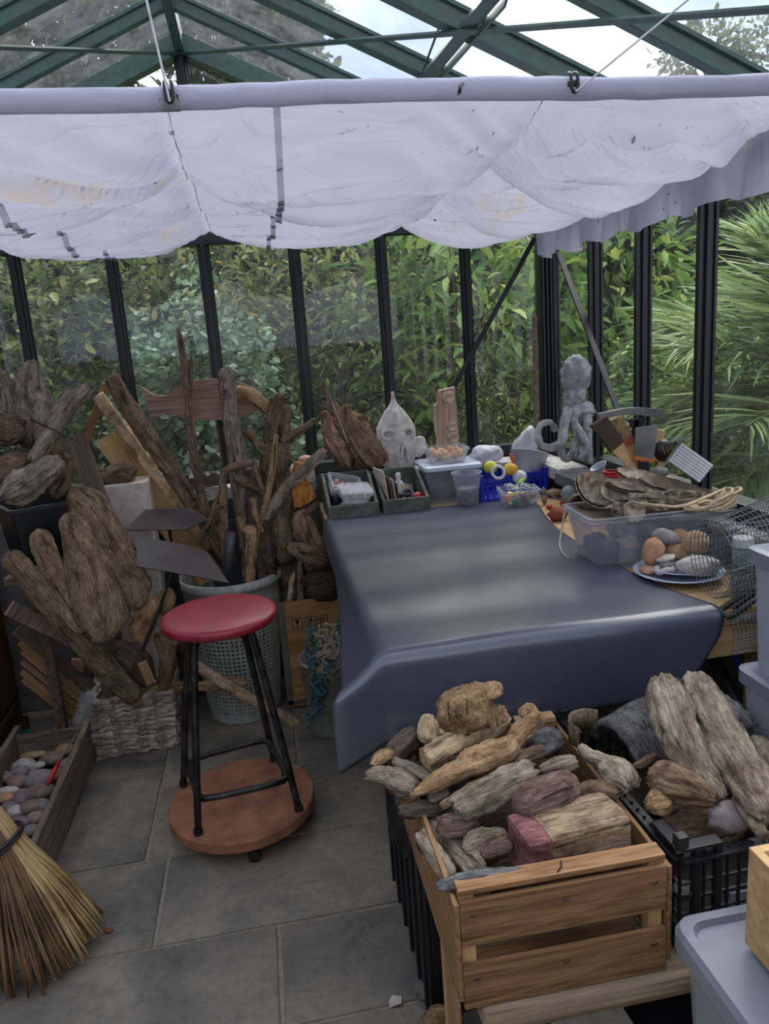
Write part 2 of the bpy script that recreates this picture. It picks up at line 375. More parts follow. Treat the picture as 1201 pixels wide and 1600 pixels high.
for k in range(-4, 4):
    obj('pane', boxm((S - .03, .004, 1.0)), M['glass'], wb, (XC + (k + .5) * S, YB + .012, SILL + .53))
    x0, x1 = XC + k * S + .015, XC + (k + 1) * S - .015
    obj('gable_pane', prismm([(x0, 2.01), (x1, 2.01), (x1, roof_z(x1) - .02), (x0, roof_z(x0) - .02)], (0, YB + .012, 0), (1, 0, 0), (0, 0, 1), .004), M['glass'], wb)
for s in (-1, 1):
    obj('gable_rafter', beamm((XC, YB, RIDGE - .03), (XC + s * 4 * S, YB, RIDGE - .03 - SL * 4 * S), .06, .07), M['alu'], wb)
    obj('gable_rafter_lip', beamm((XC, YB - .035, RIDGE - .055), (XC + s * 4 * S, YB - .035, RIDGE - .055 - SL * 4 * S), .012, .03), M['alu'], wb)
# wind braces on the back and right walls, measured on their planes
a, b = ay(835, 372, YB - .05), ay(690, 640, YB - .05); b = a + (b - a) * 1.35
obj('wind_brace', beamm(a, b, .008, .022), M['alu_dark'], wb)
def side_wall(name, X, sgn):
    w = struct(name)
    obj('dwarf_wall', boxm((.16, YB - Y0 + .1, SILL), 0, 'dwarf', (0, 0, SILL / 2)), M['render'], w, (X + sgn * .06, (YB + Y0) / 2, 0))
    obj('sill_rail', boxm((.07, YB - Y0, .05), .004), M['alu_dark'], w, (X, (YB + Y0) / 2, SILL + .02))
    obj('eave_rail', boxm((.06, YB - Y0, .07), .004), M['alu_dark'], w, (X, (YB + Y0) / 2, EAVE))
    m = mullion_mesh(EAVE - SILL)
    ys = [YB - .135 - j * S for j in range(1, 10)]
    for y in ys:
        o = obj('mullion', m, M['alu_dark'], w, (X, y, SILL)); o.rotation_euler.z = -sgn * math.pi / 2
    e = [YB - .03] + ys + [Y0]
    for p, q in zip(e, e[1:]):
        obj('pane', boxm((.004, p - q - .03, 1.0)), M['glass'], w, (X + sgn * .012, (p + q) / 2, SILL + .53))
    return w
wr = side_wall('wall_right', XR, 1); wlf = side_wall('wall_left', XL, -1)
wf = struct('wall_light_block')      # unseen wall added behind the camera to cut fill light from there
obj('unseen_block', boxm((3.4, .2, 1.5), 0, 'm', (0, 0, .75)), M['render'], wf, (XC, Y0 - .12, 0))
a, b = ax(872, 395, XR - .05), ax(965, 640, XR - .05); b = a + (b - a) * 1.2
obj('wind_brace', beamm(a, b, .008, .022, V((1, 0, 0))), M['alu_dark'], wr)
rf = struct('ceiling')
obj('ridge_beam', beamm((XC, YB + .03, RIDGE - .02), (XC, Y0, RIDGE - .02), .035, .09), M['alu'], rf)
ys = [3.39, 3.015, 2.62, 2.22, 1.85, 1.47, 1.09, .71, .33, -.05, -.43]
for s in (-1, 1):
    for y in ys[1:]:
        bm = bmesh.new(); e = XC + s * 4 * S; ze = RIDGE - SL * 4 * S
        w = .05 if y in (2.62,) else .034
        beam(bm, (XC, y, RIDGE - .02), (e, y, ze - .02), w, .05, bev=.003); beam(bm, (XC, y, RIDGE), (e, y, ze), w + .02, .01)
        obj('rafter', bm_mesh(bm, 'rafter'), M['alu'], rf)
    for p, q in zip(ys, ys[1:] + [Y0]):
        c = V((XC + s * 2 * S, (p + q) / 2, RIDGE - SL * 2 * S + .01))
        o = obj('roof_pane', boxm((4 * S * math.hypot(1, SL), p - q - .02, .004)), M['roofglass'], rf, c); o.rotation_euler.y = s * math.atan(SL)
    n = V((s * SL, 0, 1)).normalized()
    def rp(x, y): return V((x, y, roof_z(x) - .07))
    obj('diagonal_brace', beamm(rp(XC, 3.37), rp(XC + s * 1.40, 1.3), .02, .006, n), M['alu'], rf)
def rz(x, y, d): return V((x, y, roof_z(x) - d))
vb = obj('vent_stay', beamm(rz(.62, 2.72, .06), rz(.66, 1.95, .05), .035, .02, V((.4, 0, 1)), .002), M['alu'], rf)
obj('vent_stay_flange', beamm(rz(.64, 2.72, .075), rz(.68, 1.95, .065), .006, .03, V((.4, 0, 1))), M['alu'], rf)
obj('vent_rail', beamm(rz(.20, 2.22, .05), rz(1.0, 2.22, .05), .05, .02, V((.4, 0, 1))), M['alu'], rf)

# ------------------------------------------------------------------ planting outside the glass
M['hedge_core'] = plain_mat('hedge_gap_fill', (46, 52, 34), 1., spot=(24, 28, 18), spot_scale=14, bmp=1., bscale=20)
nrng = np.random.default_rng(11)
LEAF = {'oval': [(0, 0, 0), (.30, .22, .05), (.42, 0, -.02), (.30, -.22, .05), (.72, .17, .03), (1.0, 0, -.06), (.72, -.17, .03)],
        'round': [(0, 0, 0), (.35, .42, .06), (.5, 0, 0), (.35, -.42, .06), (.8, .34, .05), (1.0, 0, -.03), (.8, -.34, .05)],
        'lance': [(0, 0, 0), (.35, .15, .05), (.45, 0, -.03), (.35, -.15, .05), (.75, .10, .02), (1.0, 0, -.14), (.75, -.10, .02)]}
LFACE = np.array([(0, 2, 1), (0, 3, 2), (1, 2, 4), (2, 3, 6), (2, 5, 4), (2, 6, 5)])
def leaf_cloud(name, P, D, size, shape, mat, rnd=None):
    """many leaves in one mesh: P positions, D growing directions"""
    n = len(P); base = np.array(LEAF[shape])
    D = D / np.linalg.norm(D, axis=1, keepdims=True)
    up = np.array([0, 0, 1.0]) + nrng.normal(0, .45, (n, 3))
    sd = np.cross(D, up); sd /= np.linalg.norm(sd, axis=1, keepdims=True) + 1e-9
    nn = np.cross(sd, D)
    sz = size * nrng.uniform(.6, 1.25, n)
    vs = P[:, None, :] + sz[:, None, None] * (base[None, :, 0:1] * D[:, None, :] + base[None, :, 1:2] * sd[:, None, :] + base[None, :, 2:3] * nn[:, None, :])
    k = len(base); fs = (LFACE[None] + (np.arange(n) * k)[:, None, None]).reshape(-1, 3)
    me = bpy.data.meshes.new(name); me.vertices.add(n * k); me.vertices.foreach_set('co', vs.reshape(-1).astype(np.float32))
    me.loops.add(len(fs) * 3); me.loops.foreach_set('vertex_index', fs.reshape(-1).astype(np.int32))
    me.polygons.add(len(fs)); me.polygons.foreach_set('loop_start', np.arange(0, len(fs) * 3, 3, dtype=np.int32))
    me.update(calc_edges=True)
    at = me.attributes.new('rnd', 'FLOAT', 'POINT'); r = nrng.random(n) if rnd is None else rnd
    at.data.foreach_set('value', np.repeat(r, k).astype(np.float32))
    me.materials.append(mat); return me
def leaf_single(shape, r):
    m = pyd('leaf', LEAF[shape], [tuple(f) for f in LFACE.tolist()])
    at = m.attributes.new('rnd', 'FLOAT', 'POINT'); at.data.foreach_set('value', [r] * len(LEAF[shape])); return m
def blob_points(rad, n, fill=.55):
    d = nrng.normal(0, 1, (n, 3)); d /= np.linalg.norm(d, axis=1, keepdims=True)
    r = 1 - fill * nrng.random(n) ** 1.6
    lump = 1 + .16 * np.sin(d[:, 0] * 7 + 1) * np.cos(d[:, 2] * 6) + .1 * np.sin(d[:, 1] * 11 + d[:, 0] * 9)
    return d * (r * lump)[:, None] * np.array(rad), d
def shrub(name, label, cat, c, rad, n, size, shape, mat, nparts=0, nstem=6, group=None, droop=.25, out=.6):
    c = V(c); root = empty(name, (c.x, c.y, 0)); tag(root, label, cat, group)
    P, d = blob_points(rad, n)
    P[:, 2] += c.z; P[:, 2] = np.maximum(P[:, 2], .03)
    D = d * out + nrng.normal(0, .55, (n, 3)); D[:, 2] -= droop
    o = obj('foliage', leaf_cloud('foliage', P, D, size, shape, mat), None, root); o['kind'] = 'stuff'
    for k in range(nstem):
        a = rng.uniform(0, 6.28); e = V((math.cos(a) * rad[0] * rng.uniform(.2, .8), math.sin(a) * rad[1] * rng.uniform(.2, .8), c.z + rad[2] * rng.uniform(.1, .8)))
        b = V((rng.uniform(-.12, .12), rng.uniform(-.12, .12), -.12)); mid = (b + e) / 2 + V((rng.uniform(-.12, .12), rng.uniform(-.1, .1), .1))
        obj('stem', tubem([b, mid, e], [.016, .014, .012, .010, .008, .006, .005, .004], 6, 8), M['branch'], root)
    if nparts:
        ms = [leaf_single(shape, (q + .5) / 6) for q in range(6)]
        for m in ms: m.materials.append(mat)
        tc = V((0, 0, 1.5)) - c
        for k in range(nparts):
            q = V(nrng.normal(0, 1, 3)); q.normalize()
            if q.y > -.1: q.y = -abs(q.y) - .1; q.normalize()
            p = V((q.x * rad[0], q.y * rad[1], q.z * rad[2] + c.z)) * rng.uniform(.97, 1.06)
            if p.z < .1: p.z = rng.uniform(.3, 1.8)
            o = bpy.data.objects.new('leaf', ms[k % 6]); COL.objects.link(o); o.parent = root
            dv = V((q.x + rng.uniform(-.7, .7), q.y + rng.uniform(-.5, .5), rng.uniform(-.8, .35))).normalized()
            o.rotation_euler = dv.to_track_quat('X', 'Z').to_euler(); o.rotation_euler.x += rng.uniform(-.5, .5)
            s = size * rng.uniform(.8, 1.35); o.scale = (s, s, s); o.location = p
    return root
E1 = 'evergreen shrubs behind the back glazing'
shrub('evergreen_shrub', 'olive leaved evergreen shrub behind the leftmost back panes', 'shrub', (-1.55, 4.75, 1.3), (.85, .6, 1.4), 7500, .075, 'oval', M['leafA'], 60, 9, E1)
shrub('evergreen_shrub', 'olive and bronze leaved shrub behind the carved wooden fish', 'shrub', (-.45, 4.85, 1.35), (.75, .6, 1.45), 7000, .07, 'oval', M['leafA'], 60, 9, E1)
shrub('evergreen_shrub', 'twiggy olive shrub between the blue green shrub and the laurel', 'shrub', (.55, 4.8, 1.3), (.7, .55, 1.45), 6500, .062, 'oval', M['leafA'], 60, 12, E1)
shrub('eucalyptus_shrub', 'blue green round leaved shrub behind the upright driftwood', 'shrub', (-.30, 4.1, 1.05), (.48, .34, .75), 7000, .042, 'round', M['leafB'], 0, 8)
shrub('laurel_shrub', 'bright green broad leaved laurel left of the corner post', 'shrub', (1.30, 4.75, 1.55), (.75, .55, 1.05), 1700, .15, 'lance', M['leafC'], 110, 8, 'laurels near the corner post')
shrub('laurel_shrub', 'bright green laurel seen just right of the corner post', 'shrub', (2.35, 5.1, 1.75), (.75, .6, 1.0), 1700, .15, 'lance', M['leafC'], 80, 8, 'laurels near the corner post')
shrub('fine_leaved_shrub', 'low fine leaved shrub below the laurel by the corner post', 'shrub', (1.35, 4.25, .75), (.55, .4, .75), 6500, .045, 'lance', M['leafA'], 0, 14)
shrub('fine_leaved_shrub', 'small leaved shrub low behind the right hand glazing', 'shrub', (2.6, 4.2, .8), (.8, .6, .75), 6500, .055, 'oval', M['leafC'], 0, 10)
def hedge(name, label, x0, x1, y0, y1, z1, n, size, mat, shape='oval'):
    h = empty(name, ((x0 + x1) / 2, (y0 + y1) / 2, 0)); tag(h, label, 'hedge')
    P = np.stack([nrng.uniform(x0, x1, n) - (x0 + x1) / 2, nrng.uniform(y0, y1, n) - (y0 + y1) / 2, nrng.uniform(0, 1, n) * z1], 1)
    P[:, 2] *= 1 + .08 * np.sin(P[:, 0] * 3 + P[:, 1] * 2)
    o = obj('foliage', leaf_cloud('foliage', P, nrng.normal(0, 1, (n, 3)) + np.array([0, -.4, -.2]), size, shape, mat), None, h); o['kind'] = 'stuff'
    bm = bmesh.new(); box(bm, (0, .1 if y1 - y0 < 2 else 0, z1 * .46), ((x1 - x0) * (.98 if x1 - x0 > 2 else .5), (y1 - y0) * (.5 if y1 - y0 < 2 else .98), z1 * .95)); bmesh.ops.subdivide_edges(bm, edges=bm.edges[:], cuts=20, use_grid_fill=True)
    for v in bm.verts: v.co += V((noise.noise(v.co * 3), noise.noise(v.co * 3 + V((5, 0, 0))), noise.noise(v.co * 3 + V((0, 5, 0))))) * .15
    obj('sky_gap_fill', bm_mesh(bm, 'core'), M['hedge_core'], h, smooth=True)  # solid dark mass added to shut out bright sky between the leaves
    L = max(x1 - x0, y1 - y0); k = int(L / .4)
    for i in range(k):
        t = (i + .5) / k - .5
        p = V((t * (x1 - x0) if x1 - x0 > y1 - y0 else 0, t * (y1 - y0) if y1 - y0 >= x1 - x0 else 0, -.15))
        obj('trunk', tubem([p, p + V((.06 * math.sin(i), .05, z1 * .5)), p + V((.12 * math.sin(i * 2), .05, z1 * .9))], [.03, .026, .02, .015, .01, .006], 6, 6), M['branch'], h)
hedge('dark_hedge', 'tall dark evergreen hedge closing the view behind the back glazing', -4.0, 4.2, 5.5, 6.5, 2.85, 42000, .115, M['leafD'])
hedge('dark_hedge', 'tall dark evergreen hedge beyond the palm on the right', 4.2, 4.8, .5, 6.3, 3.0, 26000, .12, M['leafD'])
hedge('dark_hedge', 'unseen evergreen hedge added outside the left wall to limit side light', -3.4, -2.8, -1.5, 5.7, 2.4, 9000, .13, M['leafD'])  # out of view, added to hold back light from the left

def palm(c, fronds):
    root = empty('palm', (c[0], c[1], 0)); tag(root, 'feathery green palm with long narrow leaflets outside the right glazing', 'palm')
    obj('trunk', lathem([(.16, -.15), (.14, .3), (.13, .8), (.10, 1.0), (.02, 1.1)], 14), M['branch'], root)
    for k, (az_, el, L, dr) in enumerate(fronds):
        h = V((math.cos(R(az_)), math.sin(R(az_)), 0)); base = V((0, 0, 1.0)); pts = []
        for i in range(15):
            t = i / 14; pts.append(base + h * (L * t * math.cos(R(el)) * (1 - .12 * t * t)) + V((0, 0, L * t * math.sin(R(el)) - dr * t * t)))
        fr = obj('frond', tubem(pts, [.012, .011, .010, .010, .009, .008, .008, .007, .006, .005, .005, .004, .003, .003, .002], 5), M['palm_stalk'], root)
        Pn, Dn, sz = [], [], []
        for i in range(58):
            t = .12 + .87 * i / 58; x = t * 14; q = min(int(x), 13); p = pts[q].lerp(pts[q + 1], x - q); tg = (pts[q + 1] - pts[q]).normalized()
            sd = tg.cross(V((0, 0, 1))).normalized()
            for s in (-1, 1):
                Pn.append(p); Dn.append(sd * s * (.85 + rng.uniform(-.1, .1)) + tg * (.55 + .5 * t) + V((0, 0, rng.uniform(-.35, .35))))
        Pn = np.array(Pn); Dn = np.array(Dn)
        n = len(Pn); me = palm_leaflets(Pn, Dn, .42)
        o = obj('leaflets', me, None, fr); o['kind'] = 'stuff'
def palm_leaflets(P, D, size):
    base = np.array([(0, 0, 0), (.3, .022, .012), (.3, -.022, .012), (.7, .016, -.02), (.7, -.016, -.02), (1, 0, -.12)])
    LF = np.array([(0, 1, 2), (1, 3, 2), (2, 3, 4), (3, 5, 4)])
    n = len(P); D = D / np.linalg.norm(D, axis=1, keepdims=True); sd = np.cross(D, np.array([0, 0, 1.0]) + nrng.normal(0, .5, (n, 3))); sd /= np.linalg.norm(sd, axis=1, keepdims=True); nn = np.cross(sd, D)
    t = np.linspace(0, 1, n); sz = size * (.55 + .8 * np.sin(np.pi * np.clip(t * .85 + .12, 0, 1))) * nrng.uniform(.85, 1.1, n)
    vs = P[:, None] + sz[:, None, None] * (base[None, :, 0:1] * D[:, None] + base[None, :, 1:2] * sd[:, None] + base[None, :, 2:3] * nn[:, None])
    fs = (LF[None] + (np.arange(n) * 6)[:, None, None]).reshape(-1, 3)
    me = pyd('leaflets', vs.reshape(-1, 3).tolist(), fs.tolist())
    at = me.attributes.new('rnd', 'FLOAT', 'POINT'); at.data.foreach_set('value', np.repeat(nrng.random(n), 6).astype(np.float32)); me.materials.append(M['palm']); return me
M['palm_stalk'] = plain_mat('palm_stalk', (150, 160, 96), .5)
palm((3.0, 3.15, 0), [(180, 30, 1.5, .35), (160, 38, 1.6, .5), (195, 44, 1.5, .4), (172, 58, 1.6, .5), (150, 62, 1.5, .5), (200, 18, 1.4, .35), (210, 60, 1.6, .6), (140, 40, 1.6, .5), (168, 12, 1.3, .3), (230, 40, 1.5, .5), (185, 72, 1.5, .5), (110, 50, 1.5, .6), (270, 50, 1.5, .6), (30, 50, 1.4, .6), (320, 45, 1.4, .6), (190, 4, 1.2, .35), (155, 22, 1.5, .5)])

def tree(label, c, h, trunk_r, blobs, size, n, lean=(0, 0)):
    root = empty('tree', (c[0], c[1], 0)); tag(root, label, 'tree', 'trees beyond the hedge')
    top = V((lean[0], lean[1], h)); obj('trunk', tubem([V((0, 0, -.15)), V((lean[0] * .3, lean[1] * .3, h * .4)), top], [trunk_r, trunk_r * .9, trunk_r * .85, trunk_r * .75, trunk_r * .6, trunk_r * .5, trunk_r * .4, trunk_r * .3], 10, 10), M['branch'], root, smooth=True)
    Ps, Ds = [], []
    for bx, by, bz, br in blobs:
        P, d = blob_points((br, br, br * .8), n); Ps.append(P + np.array([bx, by, bz])); Ds.append(d * .5 + nrng.normal(0, .6, (n, 3)))
        b = V((bx, by, bz)); s = top * (.45 + .3 * rng.random())
        obj('branch', tubem([s, (s + b) / 2 + V((0, 0, .15)), b], [trunk_r * .4, trunk_r * .35, trunk_r * .3, trunk_r * .25, trunk_r * .2, trunk_r * .12], 6, 6), M['branch'], root)
    o = obj('foliage', leaf_cloud('foliage', np.concatenate(Ps), np.concatenate(Ds), size, 'oval', M['leafT']), None, root); o['kind'] = 'stuff'
tree('tall tree with a bare brown trunk seen through the left gable panes', (-2.6, 9.2, 0), 6.2, .17, [(-1.2, 0, 3.9, .9), (.9, .2, 4.1, .8), (-.3, .4, 5.4, 1.0), (1.6, 0, 5.3, .8), (-1.6, .3, 5.6, .8), (.6, .5, 6.4, .9), (-1.9, 0, 3.4, .8), (1.2, .3, 3.5, .7), (-.8, .6, 4.6, 1.0), (.4, .8, 4.8, 1.0), (-2.6, .4, 4.6, .9)], .15, 2800)
tree('grey green tree right of the gable post, cut off by the sky', (.2, 8.2, 0), 4.2, .10, [(-.7, 0, 3.3, .8), (.3, .1, 3.9, .65), (.8, 0, 3.0, .8), (-.4, .2, 4.6, .6), (1.4, .1, 2.8, .7), (-.1, 0, 2.6, .8), (.4, 0, 4.6, .4), (.0, .3, 3.6, .7)], .11, 2800)
tree('sparse tree against the sky above the right hand roof', (6.2, 8.0, 0), 5.2, .10, [(-.6, 0, 4.0, .6), (.3, .1, 4.6, .55), (.9, 0, 4.2, .7), (-1.2, .2, 4.2, .45), (1.5, .1, 4.9, .6), (0, 0, 3.3, .7), (1.3, 0, 3.3, .7)], .10, 700)

# ------------------------------------------------------------------ shade cloth under the roof
CX1, CX2, CXL, CXR, CY0, CY1, CZ = -.13, .655, -.95, 1.25, 1.60, 3.30, 2.0
def cell(x):
    for a, b in ((CXL - .45, CXL), (CXL, CX1), (CX1, CX2), (CX2, CXR + .02)):
        if a <= x <= b: t = (x - a) / (b - a); return 4 * t * (1 - t), t
    return 0, 0
def cloth_z(x, y):
    q, t = cell(x)
    e = min(1, (y - CY0) / .16); e = e * e * (3 - 2 * e)
    ph = (y - CY0) / .56; fr = ph - math.floor(ph)
    w = math.sin(math.pi * fr ** 1.35) ** .8 if 0 < fr < 1 else 0
    w *= (1.0, .8, .35, .3)[min(3, int(ph))]; rk = min(1, max(0, CXR + .02 - x) / .35) if x > CX2 else 1.0
    amp = (.035 + .085 * w) * (.4 + .6 * rk)
    z = CZ - e * (q ** .9 * amp + .045 * w * rk + .012 * min(1, q * 3))
    wr_ = noise.noise(V((x * 1.8, y * 11 + 3.0 * q, 3.1))) * .034 + ((1 - abs(noise.noise(V((x * 2.2, y * 19 + 5.0 * q, 9.1))))) ** 4 - .4) * .030 + ((1 - abs(noise.noise(V((x * 3.1, y * 37 + 8 * q, 5.1))))) ** 4 - .4) * .010
    if x > CX2: z -= e * .05 * (x - CX2) / (CXR - CX2)
    return z + e * wr_ * min(1.2, .5 + q) - .02 * max(0, (y - 3.05) / .25) * (.3 + q)
sc = empty('shade_cloth', (0, CY0, CZ)); tag(sc, 'white stained shade cloth swagged across the greenhouse under its roof', 'shade cloth')
NX, NY = 170, 190
vs, fs = [], []
for j in range(NY + 1):
    for i in range(NX + 1):
        x = CXL - .44 + (CXR - CXL + .44) * i / NX; y = CY0 + (CY1 - CY0) * j / NY
        xx = x
        vs.append((xx, y - CY0, cloth_z(x, y) - CZ))
for j in range(NY):
    for i in range(NX):
        a = j * (NX + 1) + i; fs.append((a, a + 1, a + NX + 2, a + NX + 1))
obj('cloth', pyd('cloth', vs, fs), M['cloth'], sc, smooth=True)
xr = [CXL - .44, CXL, CX1 - .02, CX1 + .02, .2, .5, CX2 - .03, CX2 + .03, .9, CXR]
bm = bmesh.new(); tube(bm, [V((x, 0, .004 * math.sin(x * 5))) for x in xr], .019, 12, 60)
for v in bm.verts:
    v.co += V((0, 0, 1)) * .003 * noise.noise(v.co * 18)
    if v.co.z < -.012: v.co.z -= .006
obj('pole_sleeve', bm_mesh(bm, 'sleeve'), M['sleeve'], sc, smooth=True)
# hanging hem on the right side
vs, fs = [], []; NV = 90
for i in range(NV + 1):
    y = 1.45 + (3.33 - 1.45) * i / NV
    for j in range(9):
        t = j / 8; zt = 1.95 ; zb = 1.815 + .012 * math.sin(y * 23) + .03 * max(0, y - 3.0)
        vs.append((CXR + .012 + .03 * t * math.sin(y * 26 + math.sin(y * 7) * 1.5) * .6 + .012 * t * math.sin(y * 61), y - CY0, zt + (zb - zt) * t - CZ))
for i in range(NV):
    for j in range(8): a = i * 9 + j; fs.append((a, a + 1, a + 10, a + 9))
obj('side_hem', pyd('hem', vs, fs), M['cloth'], sc, smooth=True)
def tape(fx, w):
    vs, fs = [], []
    for j in range(241):
        y = CY0 + .02 + (CY1 - CY0 - .02) * j / 240
        for s in (-1, 1): x = fx(y) + s * w; vs.append((x, y - CY0, cloth_z(x, y) - CZ - .009))
    for j in range(240): a = j * 2; fs.append((a, a + 1, a + 3, a + 2))
    obj('seam_tape', pyd('tape', vs, fs), M['tape'], sc, smooth=True)
tape(lambda y: .093, .007); tape(lambda y: -.50, .008)
for x in (CX1 + .012, CX2):
    obj('seam_stitching', tubem([(x, CY0 + .01 + (CY1 - CY0 - .02) * j / 40 - CY0, cloth_z(x, CY0 + .01 + (CY1 - CY0 - .02) * j / 40) - CZ - .002) for j in range(41)], .0012, 5), M['tape'], sc)
for x, nm, top in ((-.106, 'left', V((-.19, 1.6, roof_z(-.19) - .03))), (.683, 'right', V((1.0, 1.58, roof_z(1.0) - .02)))):
    hk = empty('cord_clip', (x, CY0 - .028, CZ)); tag(hk, 'black plastic clip gripping the shade cloth pole %s' % ('below the gable post' if nm == 'left' else 'where the right fold gathers'), 'clip', 'clips on the shade cloth pole')
    obj('clip_body', tubem([(-.005, .014, .02), (-.0065, .0, .014), (-.0065, -.004, -.012), (0, -.004, -.020), (.0065, -.004, -.012), (.0065, .0, .014), (.005, .014, .02)], .0036, 8, 24), M['black_plastic'], hk, smooth=True)
    obj('clip_bridge', boxm((.02, .012, .01), .002), M['black_plastic'], hk, (0, .004, -.002))
    cd = obj('hanging_cord', tubem([V((0, 0, 0)), (top - V((x, CY0 - .035, CZ - .02)))], .0022, 6), M['white_cord'], None, (x, CY0 - .035, CZ - .02))
    tag(cd, 'white cord running from the %s pole clip up to the roof' % nm, 'cord', 'cords holding the shade cloth')
p = [ay(697, -6, 2.25), ay(690, 30, 2.3), ay(672, 80, 2.35), ay(655, 125, 2.35)]
tag(obj('roof_cable', tubem([q - p[3] for q in p], .0035, 6, 16), M['dark_cable'], None, p[3]), 'thin dark cable dangling beside the roof vent stay', 'cable')

# ------------------------------------------------------------------ more materials
M['sheet'] = plain_mat('black_vinyl', (68, 74, 90), .30, spot=(64, 70, 85), spot_scale=4, spec=1.0)
M['pine'] = plank_mat('pine', (176, 140, 96), (196, 162, 116), (212, 182, 138), 0, 40)
M['piney'] = plank_mat('pine_upright', (160, 124, 84), (186, 150, 106), (206, 176, 134), 1, 40)
M['pinez'] = plank_mat('pine_standing', (160, 124, 84), (186, 150, 106), (206, 176, 134), 2, 40)
M['cratex'] = plank_mat('crate_slat', (100, 70, 46), (142, 106, 72), (168, 132, 98), 0, 70)
M['cratey'] = plank_mat('crate_side', (104, 76, 48), (144, 110, 74), (168, 134, 96), 1, 70)
M['oldwood'] = plank_mat('old_box_wood', (80, 68, 58), (116, 100, 86), (146, 128, 112), 1, 60)
M['oldwoodx'] = plank_mat('old_box_wood_end', (80, 68, 58), (116, 100, 86), (146, 128, 112), 0, 60)
M['cabinet'] = plank_mat('stained_cabinet', (44, 26, 18), (66, 38, 24), (84, 52, 34), 2, 40, rough=.45)
M['board_tan'] = plank_mat('tan_board', (140, 108, 70), (178, 144, 98), (200, 168, 120), 1, 50)
M['board_dark'] = plank_mat('dark_board', (70, 58, 48), (100, 84, 70), (126, 108, 90), 1, 50)
M['lath'] = plank_mat('lath', (120, 90, 60), (158, 124, 86), (186, 154, 112), 1, 50)
M['fish'] = plank_mat('fish_wood', (98, 80, 70), (146, 122, 106), (172, 150, 132), 0, 70)
M['red_vinyl'] = plain_mat('red_seat', (150, 38, 56), .38, spot=(132, 32, 48), spot_scale=8)
M['black_steel'] = plain_mat('worn_black_steel', (22, 22, 23), .35, .2, spot=(60, 58, 56), spot_scale=22)
M['hardboard'] = plain_mat('brown_platform', (160, 108, 82), .7, spot=(130, 86, 64), spot_scale=14)
M['greentray'] = plain_mat('chipped_green_paint', (86, 96, 84), .7, spot=(60, 66, 56), spot_scale=26, bmp=.4)
M['inner_wood'] = plain_mat('inner_box_wood', (104, 84, 64), .85, spot=(78, 62, 48))
M['clear'] = clear_mat('clear_plastic', (215, 220, 228), .10, .12)
M['frost'] = clear_mat('frosted_plastic', (176, 182, 192), .15, .25)
M['lid_white'] = clear_mat('white_lid', (206, 214, 232), .85, .3)
M['lid'] = clear_mat('translucent_lid', (130, 136, 150), .52, .3)
M['milky'] = clear_mat('milky_plastic', (172, 176, 188), .7, .4)
M['bag'] = clear_mat('white_bag', (222, 222, 228), .62, .35)
M['blue'] = plain_mat('blue_crate', (34, 52, 190), .4)
M['teal'] = plain_mat('teal_plastic', (20, 120, 100), .45)
M['bone'] = plain_mat('bone', (214, 208, 200), .7, spot=(176, 168, 158), spot_scale=20, bmp=.3)
M['shell'] = plain_mat('shell', (198, 176, 150), .6, var=.2, spot=(150, 118, 88), spot_scale=40, bmp=.4)
M['shell_or'] = plain_mat('tan_shell', (222, 178, 122), .5, var=.2, spot=(190, 130, 80), spot_scale=40)
M['oyster'] = plain_mat('oyster', (144, 128, 108), .75, spot=(52, 42, 32), spot_scale=55, bmp=1., bscale=70)
M['nacre'] = plain_mat('nacre', (176, 160, 140), .5, spot=(96, 74, 54), spot_scale=40, bmp=.5)
M['pen_shell'] = plain_mat('pen_shell', (100, 80, 60), .6, spot=(46, 36, 28), spot_scale=26, bmp=.8, bscale=50)
M['yellow'] = plain_mat('yellow_ball', (214, 214, 40), .45, spot=(196, 190, 30))
M['amber'] = plain_mat('amber_ball', (226, 176, 30), .45)
M['white'] = plain_mat('white_plastic', (214, 214, 216), .5, spot=(190, 190, 192))
M['redp'] = plain_mat('red_plastic', (190, 26, 36), .4)
M['green_bit'] = plain_mat('lime_bit', (140, 220, 40), .5)
M['orange'] = plain_mat('orange_bit', (206, 108, 44), .6)
M['pinkbit'] = plain_mat('pink_bit', (206, 150, 140), .7)
M['grey_rock'] = plain_mat('grey_pebble', (138, 132, 130), .8, var=.25, spot=(112, 106, 104), spot_scale=30, bmp=.3)
M['pink_rock'] = plain_mat('pink_pebble', (150, 126, 118), .8, var=.25, spot=(122, 98, 92), spot_scale=30, bmp=.3)
M['white_rock'] = plain_mat('white_pebble', (196, 190, 184), .8, var=.12, spot=(166, 158, 150), spot_scale=40, bmp=.4)
M['tan_rock'] = plain_mat('tan_stone', (180, 152, 120), .85, spot=(150, 120, 92), spot_scale=34, bmp=.4)
M['pinktan_rock'] = plain_mat('pink_tan_stone', (192, 148, 118), .85, spot=(168, 122, 94), spot_scale=34, bmp=.3)
M['brick'] = plain_mat('brick_red', (160, 84, 56), .9, spot=(120, 62, 44), spot_scale=30, bmp=.5)
M['plate'] = plain_mat('pale_plate', (176, 186, 206), .25, spot=(166, 176, 196))
M['wire'] = plain_mat('galvanised_wire', (120, 124, 128), .4, .7)
M['mortar_sculpt'] = plain_mat('cement_paste', (186, 184, 186), .95, spot=(140, 138, 140), spot_scale=24, bmp=1., bscale=45)
M['bristle'] = plain_mat('bristle', (148, 122, 84), .9, spot=(96, 74, 50), spot_scale=60)
M['bristle_dk'] = plain_mat('dark_bristle', (70, 58, 46), .9)
M['handle'] = plain_mat('handle_wood', (206, 170, 120), .55, spot=(184, 146, 98), spot_scale=12)
M['steel'] = plain_mat('blade_steel', (132, 130, 126), .4, .5, spot=(108, 106, 102), spot_scale=14)
